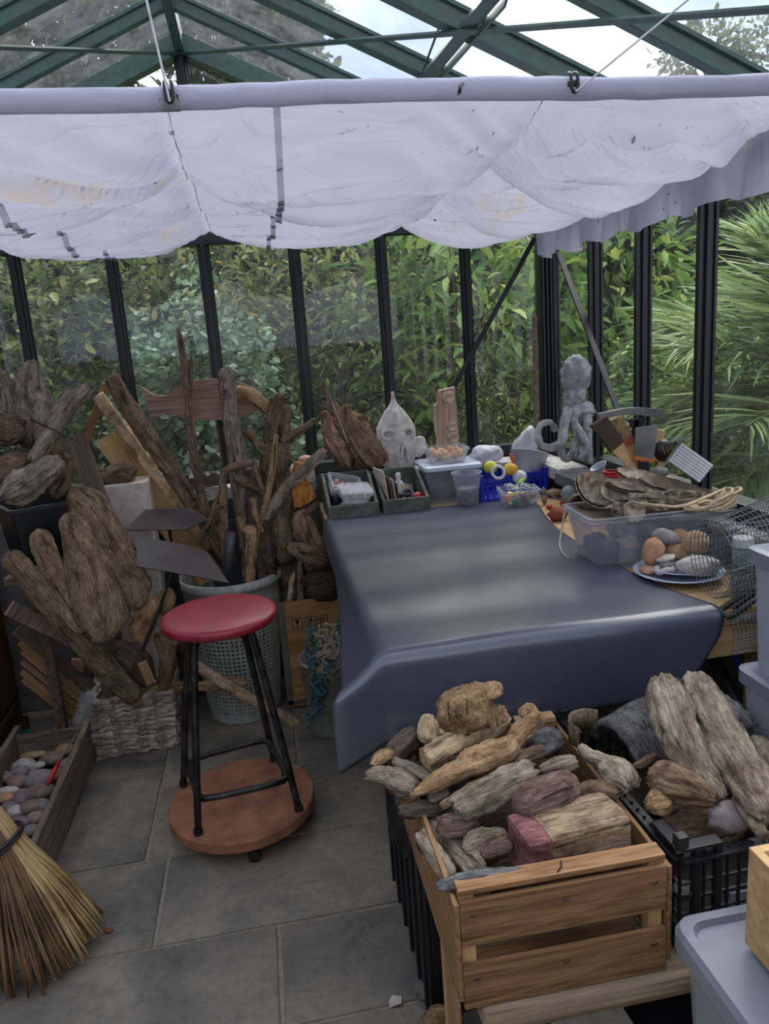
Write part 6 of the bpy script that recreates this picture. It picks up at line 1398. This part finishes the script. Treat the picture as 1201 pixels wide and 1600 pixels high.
for k in range(16): obj('beige_strand', strand(e2, q.uniform(495, 550), q.uniform(970, 1010), q.uniform(500, 550), q.uniform(1000, 1060), None, q.uniform(.003, .005), 14, 34), M['net_beige'], e2)
obj('tail_strand', strand(e2, 500, 1080, 482, 1140, None, .004, 3, 12), M['net_teal'], e2); obj('tail_strand', strand(e2, 505, 1080, 512, 1150, None, .001, 4, 12), M['net_beige'], e2)
bm = bmesh.new()
def np_(i, j): return ay(512 + i * 4.2 + 3 * math.sin(j * .9), 985 + j * 5.2 + 4 * math.sin(i * .8), 2.69 - .01 * math.sin(i * .7 + j * .5)) - e2.location
for i in range(10):
    for j in range(15):
        tube(bm, [np_(i + (j % 2) * .5, j), np_(i + .5 - (j % 2) * .5 + .5 * (j % 2) * 0, j + 1)], .0014, 4, None, False); tube(bm, [np_(i + (j % 2) * .5, j), np_(i + (j % 2) * .5 + (.5), j + 1)], .0014, 4, None, False)
obj('net_mesh', bm_mesh(bm, 'net'), M['net_beige'], e2)

# ------------------------------------------------------------------ bench with the slatted crate and black crate in the foreground
BT = .455
e = empty('low_bench', V((.60, 1.24, 0))); tag(e, 'low wooden bench carrying the two crates in the foreground', 'bench')
M['benchwood'] = plank_mat('bench_top_wood', (104, 88, 68), (140, 122, 98), (166, 148, 122), 0, 50)
bm = bmesh.new(); box(bm, (-.02, 0, BT - .02), (.66, .54, .04), None, .012); obj('top', bm_mesh(bm, 'top'), M['benchwood'], e)
for x, y in ((-.31, -.20), (-.31, .22), (.27, .22), (.27, -.20)): obj('leg', tubem([V((x, y, BT - .04)), V((x * 1.03, y * 1.05, 0))], .016, 10), M['black_steel'], e)
obj('rail', boxm((.56, .02, .05), .002), M['pine'], e, (-.02, .22, .30)); obj('strut', boxm((.03, .03, .41), .002), M['pinez'], e, (-.335, .05, .205))
CZT, CZ0 = .668, BT + .001
fl_, fr_, rl_ = az(716, 1402, CZT), az(1040, 1343, CZT), az(600, 1152, CZT)
ux = (fr_ - fl_); W_ = ux.length; ux.normalize(); D_ = (rl_ - fl_).length - .01; uy = V((-ux.y, ux.x, 0)); yaw = math.atan2(ux.y, ux.x)
e = empty('slatted_crate', V((fl_.x, fl_.y, CZ0)), yaw); tag(e, 'slatted wooden fruit crate heaped with driftwood in the foreground', 'crate'); H_ = CZT - CZ0
for nm, z, h in (('front_slat', H_ * .20, H_ * .39), ('front_slat', H_ * .765, H_ * .39)):
    sl = obj(nm, boxm((W_, .009, h), .001), M['cratex'], e, (W_ / 2, 0, z))
    for x in (-W_ / 2 + .022, 0, W_ / 2 - .022): obj('staple', tubem([V((x - .006, -.005, h * .18)), V((x, -.007, h * .16)), V((x + .006, -.005, h * .18))], .0012, 5), M['black_steel'], sl)
    obj('rear_slat', boxm((W_, .009, h), .001), M['cratex'], e, (W_ / 2, D_, z))
tr_ = obj('top_batten', boxm((W_, .034, .010), .001), M['cratex'], e, (W_ / 2, .018, H_ + .004)); obj('staple', tubem([V((-.01, -.014, .0055)), V((.0, -.006, .008)), V((.006, .010, .0055))], .0013, 5), M['black_steel'], tr_)
for x in (-.005, W_ + .005):
    obj('side_panel', boxm((.008, D_ + .01, H_ * .86), .001), M['cratey'], e, (x, D_ / 2, H_ * .52))
for x in (.014, W_ - .014):
    for y in (.019, D_ - .019): obj('corner_block', boxm((.024, .024, H_ - .004), .001), M['pinez'], e, (x, y, (H_ - .004) / 2))
obj('rear_batten', boxm((.10, .03, .012), .001), M['pine'], e, (.05, D_ - .018, H_ + .006)); obj('rear_batten', boxm((.09, .03, .012), .001), M['pine'], e, (W_ - .045, D_ - .018, H_ + .006))
for k in range(4): obj('floor_slat', boxm((W_ - .02, .09, .006)), M['cratex'], e, (W_ / 2, .06 + k * (D_ - .12) / 3, .006))
G = 'driftwood heaped in the slatted crate'
def dz(l, spec, mat='dw_tan', **k): return drift(l, spec, mat, 'z', group=G, **k)
def burl(label, u, v, z, r, rot, mat, lobes=()):
    c = az(u, v, z); e = empty('burl', c - V((0, 0, r[2]))); tag(e, label, 'driftwood', G)
    for k, (off, rr, nm) in enumerate([((0, 0, 0), r, 'body')] + [(o, q_, 'lobe') for o, q_ in lobes]):
        bm = bmesh.new(); bmesh.ops.create_icosphere(bm, subdivisions=5, radius=1.0); M3 = eul(*rot)
        for x in bm.verts:
            n_ = x.co.normalized(); f = 1 + .22 * noise.noise(n_ * 1.5 + V((k * 3, 1, 0))) + .10 * noise.noise(n_ * 4 + V((0, k, 2))) - .10 * abs(noise.noise(n_ * 8)) - .06 * abs(noise.noise(n_ * 15))
            x.co = M3 @ V((n_.x * rr[0], n_.y * rr[1], n_.z * rr[2])) * f + V(off) + V((0, 0, r[2]))
        m_ = bm_mesh(bm, nm); at = m_.attributes.new('gc', 'FLOAT_VECTOR', 'POINT'); at.data.foreach_set('vector', [y for x in m_.vertices for y in (x.co.x, x.co.y, x.co.z * 2)]); obj(nm, m_, M[mat], e, None, True)
burl('lumpy burl with a notched mouth on top of the crate heap', 728, 1108, .795, (.062, .05, .050), (0, -18, -15), 'dw_tan', [((.050, .0, .030), (.030, .026, .018)), ((.055, -.008, -.020), (.030, .026, .020))])
dz('yellowish split chunk beside the burl', [(672, 1120, .74, 24), (668, 1138, .74, 34), (672, 1160, .73, 30)], 'dw_pale', ends=('round', 'broken'))
dz('dark gnarled root at the back left of the heap', [(605, 1185, .69, 26), (630, 1165, .70, 40), (652, 1145, .71, 34)], 'dw_dark', amp=.3, lump=.35)
dz('thick light log cut square at its left end under the burl', [(664, 1188, .735, 40), (700, 1168, .74, 40), (750, 1145, .74, 38), (795, 1120, .74, 30)], 'dw_pale', ends=('flat', 'round'))
dz('carved palm like log tapering across the heap', [(642, 1243, .70, 10), (680, 1222, .71, 30), (722, 1200, .72, 34), (740, 1190, .725, 46), (790, 1172, .735, 44), (800, 1158, .735, 28), (825, 1135, .735, 32), (846, 1118, .735, 22)], 'dw_tan', amp=.16)
dz('deeply ridged grey log in the centre of the heap', [(708, 1264, .70, 44), (740, 1250, .705, 50), (785, 1228, .71, 50), (832, 1204, .71, 42)], 'dw_grey', amp=.16, cracks=.3, ridge=8)
dz('purple brown rounded log right of the ridged one', [(800, 1262, .71, 44), (830, 1252, .715, 60), (870, 1236, .715, 60), (902, 1222, .71, 40)], 'dw_purple', ends=('round', 'round'))
dz('grey knotted root at the left edge of the crate', [(572, 1212, .685, 22), (600, 1212, .69, 28), (630, 1225, .69, 44), (650, 1235, .69, 36)], 'dw_grey', amp=.2, lump=.3)
dz('small pale root tip above the grey knotted root', [(582, 1196, .70, 14), (595, 1184, .70, 22), (612, 1176, .70, 20)], 'dw_tan')
dz('grey forked stick under the square cut log', [(615, 1188, .70, 16), (640, 1200, .70, 20), (670, 1212, .70, 22), (690, 1208, .70, 18)], 'dw_grey', cracks=.3)
dz('dark weathered stick low at the left of the heap', [(622, 1268, .66, 22), (655, 1264, .66, 26), (692, 1262, .66, 24)], 'dw_dark', cracks=.25)
dz('curled flake of wood below the carved log', [(670, 1248, .685, 16), (685, 1242, .685, 18), (700, 1236, .685, 14)], 'dw_grey', flat=.4)
dz('brown slat between the carved log and the ridged log', [(688, 1262, .68, 14), (730, 1236, .69, 18), (775, 1212, .70, 16)], 'dw_brown', flat=.5)
dz('pinkish flat chunk below the ridged log', [(684, 1288, .67, 34), (712, 1290, .67, 40), (745, 1278, .67, 34)], 'dw_purple', flat=.6)
dz('brown split log behind the ridged one', [(795, 1192, .71, 22), (825, 1182, .71, 26), (848, 1172, .71, 24)], 'dw_brown')
dz('black charred chunk at the back right of the crate', [(828, 1172, .70, 36), (852, 1160, .70, 46), (878, 1152, .70, 24)], 'char', amp=.3, lump=.35)
dz('tan knob behind the carved log end', [(812, 1118, .74, 16), (826, 1110, .74, 24), (838, 1116, .74, 18)], 'dw_tan', ends=('round', 'round'))
dz('pale grey flat log at the right rim of the crate', [(845, 1205, .69, 22), (870, 1198, .695, 30), (900, 1190, .695, 26)], 'dw_grey', flat=.6)
dz('grey weathered board standing at the left of the crate', [(655, 1300, .645, 26), (680, 1335, .645, 32), (705, 1372, .64, 30)], 'dw_grey', flat=.4, cracks=.3)
dz('second grey board lying beside the first', [(672, 1288, .64, 28), (715, 1328, .635, 36), (752, 1365, .63, 34)], 'dw_grey', flat=.3)
dz('flat grey slate like flake in the crate hollow', [(722, 1325, .65, 30), (755, 1315, .65, 40), (795, 1305, .65, 30)], 'dw_grey', flat=.3, ends=('round', 'round'))
dz('pinkish bark flake resting on the slate like flake', [(752, 1335, .665, 18), (775, 1326, .665, 24), (800, 1322, .665, 20)], 'dw_purple', flat=.35)
dz('shiny black blue bundle lying behind the front slat', [(682, 1386, .665, 16), (720, 1378, .668, 26), (775, 1370, .668, 26), (835, 1362, .668, 16)], 'char', amp=.2)
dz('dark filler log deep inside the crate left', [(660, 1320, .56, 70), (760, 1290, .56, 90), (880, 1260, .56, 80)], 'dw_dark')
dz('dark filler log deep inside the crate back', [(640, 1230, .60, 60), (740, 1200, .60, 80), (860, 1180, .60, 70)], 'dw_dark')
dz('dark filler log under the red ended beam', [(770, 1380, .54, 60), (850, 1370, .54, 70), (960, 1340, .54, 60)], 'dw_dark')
# red ended timber
e0 = az(820, 1340, .665); e1 = az(972, 1300, .665); t = (e1 - e0).normalized(); n = V((0, 0, 1)); s = t.cross(n).normalized()
e = empty('timber_block', (e0 + e1) / 2 - V((0, 0, .055))); tag(e, 'squared old timber block with a red painted end', 'timber'); cc = V((0, 0, .05))
def block(P0, P1, w, h, mt, nm):
    bm = bmesh.new(); beam(bm, P0, P1, w, h, n, .010); bmesh.ops.subdivide_edges(bm, edges=[x for x in bm.edges if x.calc_length() > .03], cuts=5, use_grid_fill=True)
    for v in bm.verts: v.co += V((noise.noise(v.co * 22), noise.noise(v.co * 22 + V((3, 0, 0))), noise.noise(v.co * 22 + V((0, 3, 0))))) * .0035
    m_ = bm_mesh(bm, nm); at = m_.attributes.new('gc', 'FLOAT_VECTOR', 'POINT'); l_ = []
    for v in m_.vertices: l_ += [v.co.dot(s), v.co.z, v.co.dot(t)]
    at.data.foreach_set('vector', l_); obj(nm, m_, M[mt], e)
L_ = (e1 - e0).length
block(cc - t * L_ * .30 + s * -.02, cc + t * L_ * .52 + s * -.02, .095, .095, 'dw_mid', 'block_body'); block(cc - t * L_ * .52 + s * -.02, cc - t * L_ * .28 + s * -.02, .093, .092, 'redpaint', 'painted_end')
obj('nail', tubem([cc + t * .08 + s * .024 + V((0, 0, .0)), cc + t * .085 + s * .034 + V((0, 0, -.008))], .002, 6), M['black_steel'], e)

# --- black lattice crate
f_, r_, bk = az(1054, 1292, CZT), az(1201, 1262, CZT), az(868, 1108, CZT)
ux = (r_ - f_).normalized(); yaw = math.atan2(ux.y, ux.x); W_, D_ = .40, .50; H_ = CZT - CZ0
nx = az(985, 1262, CZT)
org = V((.615, 1.02, CZ0)); D_ = .46; W_ = .36
e = empty('lattice_crate', org, R(2)); tag(e, 'black plastic lattice crate of logs and bark right of the slatted crate', 'crate')
obj('bottom', boxm((W_, D_, .006)), M['black_plastic'], e, (W_ / 2, D_ / 2, .003))
for (axx, L_, off, o2) in ((0, W_, 0, 0), (0, W_, D_, 0), (1, D_, 0, 0), (1, D_, W_, 0)):
    bm = bmesh.new(); n = int(L_ / .022)
    for i in range(n + 1):
        t_ = L_ * i / n; box(bm, (t_, off, H_ / 2 - .01) if axx == 0 else (off, t_, H_ / 2 - .01), (.004, .005, H_ - .02) if axx == 0 else (.005, .004, H_ - .02))
    for z, hh in ((.01, .02), (.045, .004), (.075, .004), (.105, .004), (.135, .004), (H_ - .03, .012)):
        box(bm, (L_ / 2, off, z) if axx == 0 else (off, L_ / 2, z), (L_, .005, hh) if axx == 0 else (.005, L_, hh))
    obj('lattice_side', bm_mesh(bm, 'side'), M['black_plastic'], e)
    bm = bmesh.new(); ln = .17 if axx == 0 else .22
    box(bm, (L_ / 2, off, H_ - .028) if axx == 0 else (off, L_ / 2, H_ - .028), (L_, .024, .007) if axx == 0 else (.024, L_, .007), None, .002); obj('rim_flange', bm_mesh(bm, 'rim'), M['black_plastic'], e)
for x in (0, W_):
    for y in (0, D_):
        sx, sy = (1 if x == 0 else -1), (1 if y == 0 else -1); bm = bmesh.new()
        box(bm, (sx * .035, 0, H_ - .004), (.075, .024, .007), None, .002); box(bm, (0, sy * .035, H_ - .004), (.024, .075, .007), None, .002)
        for px, py in ((sx * .07, 0), (0, sy * .07), (sx * .03, 0), (0, sy * .03)): box(bm, (px, py, H_ / 2 - .004), (.012, .012, H_ - .01), None, .001)
        box(bm, (0, 0, H_ + .008), (.020, .020, .026), None, .003)
        for zz in (.05, .11): lathe(bm, [(.020, zz), (.020, zz + .008)], 12, (sx * .012, sy * .012, 0), capt=True)
        obj('corner_bracket', bm_mesh(bm, 'corner'), M['black_plastic'], e, (x, y, 0))
G = 'wood heaped in the lattice crate'
dz('big pale grooved log standing highest in the lattice crate', [(1032, 1058, .84, 50), (1042, 1095, .81, 66), (1062, 1150, .77, 66), (1095, 1200, .73, 50), (1130, 1245, .70, 26)], 'dw_grey', amp=.16, cracks=.3, ridge=7, flat=.6)
dz('second pale grooved log leaning to the lower right corner', [(1082, 1055, .82, 40), (1098, 1095, .80, 66), (1130, 1150, .77, 68), (1165, 1205, .74, 74), (1205, 1275, .72, 60)], 'dw_grey', amp=.16, cracks=.3, ridge=7, flat=.6)
def half_pipe(label, a, b, r, th, mat):
    t = (b - a).normalized(); s = t.cross(V((0, 0, 1))).normalized(); u2 = s.cross(t); vs, gc, fs = [], [], []; N1, N2 = 22, 22; L = (b - a).length
    for side, rr in ((0, r), (1, r - th)):
        for j in range(N2 + 1):
            for i in range(N1 + 1):
                an = math.pi * (.02 + .96 * i / N1); k = rr * (1 + .05 * noise.noise(V((an * 2, j * .3, side)))); p = t * (L * j / N2 + .006 * noise.noise(V((an * 4, j, 3)))) + s * k * math.cos(an) + u2 * k * math.sin(an)
                vs.append(p); gc += [math.cos(an) * rr * 1.0, L * j / N2 * 3, an * rr]
    K = (N1 + 1) * (N2 + 1)
    for j in range(N2):
        for i in range(N1): q0 = j * (N1 + 1) + i; fs.append((q0, q0 + 1, q0 + N1 + 2, q0 + N1 + 1)); fs.append(tuple(K + x for x in (q0, q0 + N1 + 1, q0 + N1 + 2, q0 + 1)))
    for i in range(N1):
        for j in (0, N2): q0 = j * (N1 + 1) + i; fs.append((q0, K + q0, K + q0 + 1, q0 + 1))
    for j in range(N2):
        for i in (0, N1): q0 = j * (N1 + 1) + i; fs.append((q0, q0 + N1 + 1, K + q0 + N1 + 1, K + q0))
    me = pyd('bark', vs, fs); at = me.attributes.new('gc', 'FLOAT_VECTOR', 'POINT'); at.data.foreach_set('vector', gc); bm = bmesh.new(); bm.from_mesh(me); bmesh.ops.recalc_face_normals(bm, faces=bm.faces); bm.to_mesh(me); bm.free(); o = obj('bark_shell', me, M[mat], None, a, True); tag(o, label, 'bark', G)
half_pipe('half round shell of charred bark arching in the lattice crate', az(962, 1182, .655), az(1085, 1112, .70), .078, .012, 'char')
half_pipe('lower piece of charred bark beside the arched shell', az(1030, 1200, .63), az(1090, 1150, .65), .05, .014, 'char')
P_ = [az(905, 1152, .70), az(892, 1142, .71), az(894, 1128, .715), az(912, 1122, .715), az(934, 1124, .71)]
bm = bmesh.new(); Q = crom(P_, 20); vs, fs = [], []
for p in Q: vs += [p - Q[0] + V((0, 0, .02)), p - Q[0] + V((0, 0, -.025))]
fs = [(2 * k, 2 * k + 1, 2 * k + 3, 2 * k + 2) for k in range(19)]; bm.free(); m_ = pyd('curl', vs, fs); at = m_.attributes.new('gc', 'FLOAT_VECTOR', 'POINT'); at.data.foreach_set('vector', [x for v in m_.vertices for x in v.co]); o = obj('bark_curl', m_, M['dw_brown'], None, Q[0], True); so = o.modifiers.new('t', 'SOLIDIFY'); so.thickness = .005; tag(o, 'curled strip of brown bark at the left of the lattice crate', 'bark', G)
dz('knobbed grey root reaching over the crate rim', [(908, 1165, .70, 14), (918, 1180, .70, 22), (940, 1190, .705, 30), (965, 1205, .705, 46), (985, 1228, .70, 40)], 'dw_grey', amp=.25, lump=.3)
dz('rough brown bark chunk in front of the charred shells', [(1015, 1215, .70, 34), (1045, 1222, .705, 56), (1085, 1235, .705, 50), (1118, 1250, .70, 24)], 'bark', amp=.35, lump=.3)
dz('small knotted stump below the bark chunk', [(1008, 1258, .68, 26), (1025, 1255, .68, 40), (1045, 1250, .68, 30)], 'dw_tan', amp=.25, lump=.35)
dz('thin rusty strip of bark under the arched shell', [(988, 1198, .69, 8), (1005, 1192, .695, 14), (1024, 1178, .70, 8)], 'dw_brown', flat=.3)
dz('charred square chunk at the back right of the lattice crate', [(1118, 1095, .72, 34), (1140, 1118, .72, 46), (1168, 1140, .71, 44)], 'char', amp=.15)
dz('grey weathered chunk at the right edge below the logs', [(1178, 1160, .70, 40), (1195, 1185, .70, 46), (1205, 1205, .70, 40)], 'dw_grey', amp=.2)
dz('reddish brown log across the rim beside the timber block', [(900, 1238, .69, 20), (930, 1232, .70, 30), (965, 1240, .70, 28)], 'dw_brown', amp=.2)
dz('pale thin branch below the second grooved log', [(1145, 1246, .70, 10), (1158, 1262, .70, 16), (1180, 1288, .70, 22), (1195, 1310, .70, 20)], 'dw_grey')
dz('wide flat brown slab deep in the lattice crate', [(1040, 1290, .60, 60), (1090, 1285, .60, 80), (1150, 1280, .60, 70)], 'dw_brown')
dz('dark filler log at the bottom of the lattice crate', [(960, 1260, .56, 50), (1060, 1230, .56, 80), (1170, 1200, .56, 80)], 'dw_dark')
o = blob('grey_stone', az(1137, 1277, .67), (.036, .03, .028), M['grey_rock'], None, 3, .25, 1.8, 4); tag(o, 'rough grey stone at the front of the lattice crate', 'stone', G)
# blue wrapper, book under the crate
o = obj('blue_packet', boxm((.07, .004, .05), .001), M['plate'], None, (.76, 1.045, CZ0 + .05)); tag(o, 'pale blue packet seen through the front lattice', 'packet')

# ------------------------------------------------------------------ lidded clear box and pine box at the lower right
LT = .60
p0, p1, p2 = az(1033, 1423, LT), az(1165, 1418, LT), az(1201, 1640, LT)
e = empty('clear_storage_box', V((.555 + .19, .955 - .27, 0))); tag(e, 'large clear storage box with a frosted lid at the lower right', 'storage box')
bm = bmesh.new(); open_tub(bm, .355, .50, .30, .44, LT - .035, .003, .006, .03); o = obj('tub_wall', bm_mesh(bm, 't'), M['frost'], e)
bm = bmesh.new(); tub(bm, [(.385, .53, .03, LT - .04), (.385, .53, .03, LT - .012), (.375, .52, .03, LT), (.345, .49, .028, LT), (.335, .48, .026, LT - .010), (.10, .20, .02, LT - .010)]); obj('lid', bm_mesh(bm, 'lid'), M['lid'], e)
obj('clip_handle', boxm((.010, .10, .05), .003), M['bluegrey'], e, (-.188, .02, LT - .075)); obj('contents', boxm((.27, .40, .22), .03), M['darkfill'], e, (0, 0, .13))
for a_, b_ in (((-.11, .12), (.05, .12)), ((-.11, .12), (-.02, -.05))): obj('lid_rib', beamm(V((a_[0], a_[1], LT - .009)), V((b_[0], b_[1], LT - .009)), .004, .004), M['lid'], e)
pb = az(1163, 1512, LT + .0); pr2 = az(1165, 1440, LT)
pq = az(1163, 1472, LT + .002); e = empty('pine_box', pq, R(0)); tag(e, 'open pine box standing on the frosted lid', 'box'); W_, D_, H_ = .20, .26, .165
c0 = V((0, 0, 0))
obj('left_side', boxm((.014, D_, H_), .001, 'b', (0, 0, H_ / 2)), M['pine'], e, (.007, -D_ / 2, 0)); obj('right_side', boxm((.014, D_, H_), .001, 'b', (0, 0, H_ / 2)), M['piney'], e, (W_ - .007, -D_ / 2, 0)); obj('rear_end', boxm((W_ - .028, .014, H_), .001, 'b', (0, 0, H_ / 2)), M['pine'], e, (W_ / 2, -.007, 0)); obj('front_end', boxm((W_ - .028, .014, H_), .001, 'b', (0, 0, H_ / 2)), M['pine'], e, (W_ / 2, -D_ + .007, 0)); obj('bottom', boxm((W_ - .028, D_ - .028, .008), 0, 'b', (0, 0, .004)), M['pine'], e, (W_ / 2, -D_ / 2, 0))

# ------------------------------------------------------------------ clutter under the bench and on the floor
for k, (l, x, y, w, d, h, m) in enumerate([('black plastic crate on the floor behind the low bench', .30, 1.78, .02, .46, .42, 'black_plastic')]):
    e = empty('floor_crate', V((.305, 1.66, 0))); tag(e, l, 'crate')
    for s in (-1, 1): obj('side', boxm((.01, .50, .40), .003), M['black_plastic'], e, (s * .06, 0, .20)); obj('end', boxm((.11, .01, .40), .003), M['black_plastic'], e, (0, s * .245, .20))
    for q_ in range(6): obj('rib', boxm((.012, .014, .40), .003), M['black_plastic'], e, (-.068, -.22 + q_ * .088, .20))
    obj('bottom', boxm((.11, .48, .008)), M['black_plastic'], e, (0, 0, .006))
a = az(560, 1255, .36)
o = blob('black_cloth', V((.235, 1.60, .40)), (.035, .05, .10), M['black_plastic'], None, 3, .4, 2.5, 3); tag(o, 'bunched black cloth hanging under the sheet corner', 'cloth')
drift('weathered offcut lying on the floor below the bench', [(655, 1556, .02, 24), (675, 1545, .03, 30), (700, 1535, .03, 24)], 'dw_grey', 'z')
drift('brown gnarled lump on the floor by the bench leg', [(665, 1592, .03, 30), (690, 1596, .04, 44), (720, 1598, .04, 40)], 'dw_tan', 'z', amp=.25)
o = obj('white_paper', boxm((.22, .16, .004), .001), M['card'], None, (.46, 1.02, .262)); o.rotation_euler = (R(25), R(4), R(20)); tag(o, 'crumpled white paper sack under the low bench', 'paper')
tag(obj('dark_carton', boxm((.42, .30, .235), .006), M['dark_cable'], None, (.56, 1.16, .1185)), 'dark blue carton stored under the low bench', 'carton')
o = obj('leaf_scrap', pyd('scrap', [(0, 0, .001), (.03, .004, .003), (.034, .024, .002), (.012, .03, .004), (.002, .016, .001)], [(0, 1, 2, 3, 4)]), M['card'], None, az(608, 1575, .002)); so = o.modifiers.new('t', 'SOLIDIFY'); so.thickness = .001; tag(o, 'torn scrap of grey paper on the floor slab', 'scrap')
o = blob('dry_leaf', az(170, 1453, .006), (.014, .007, .005), M['brick'], None, 2, .4, 2, 1); tag(o, 'curled brown dead leaf on the floor beside the broom', 'leaf')
o = blob('shell_scrap', az(88, 1455, .10), (.011, .007, .006), M['white'], None, 2, .3, 2, 1); tag(o, 'tiny white scrap caught in the broom straws', 'scrap')
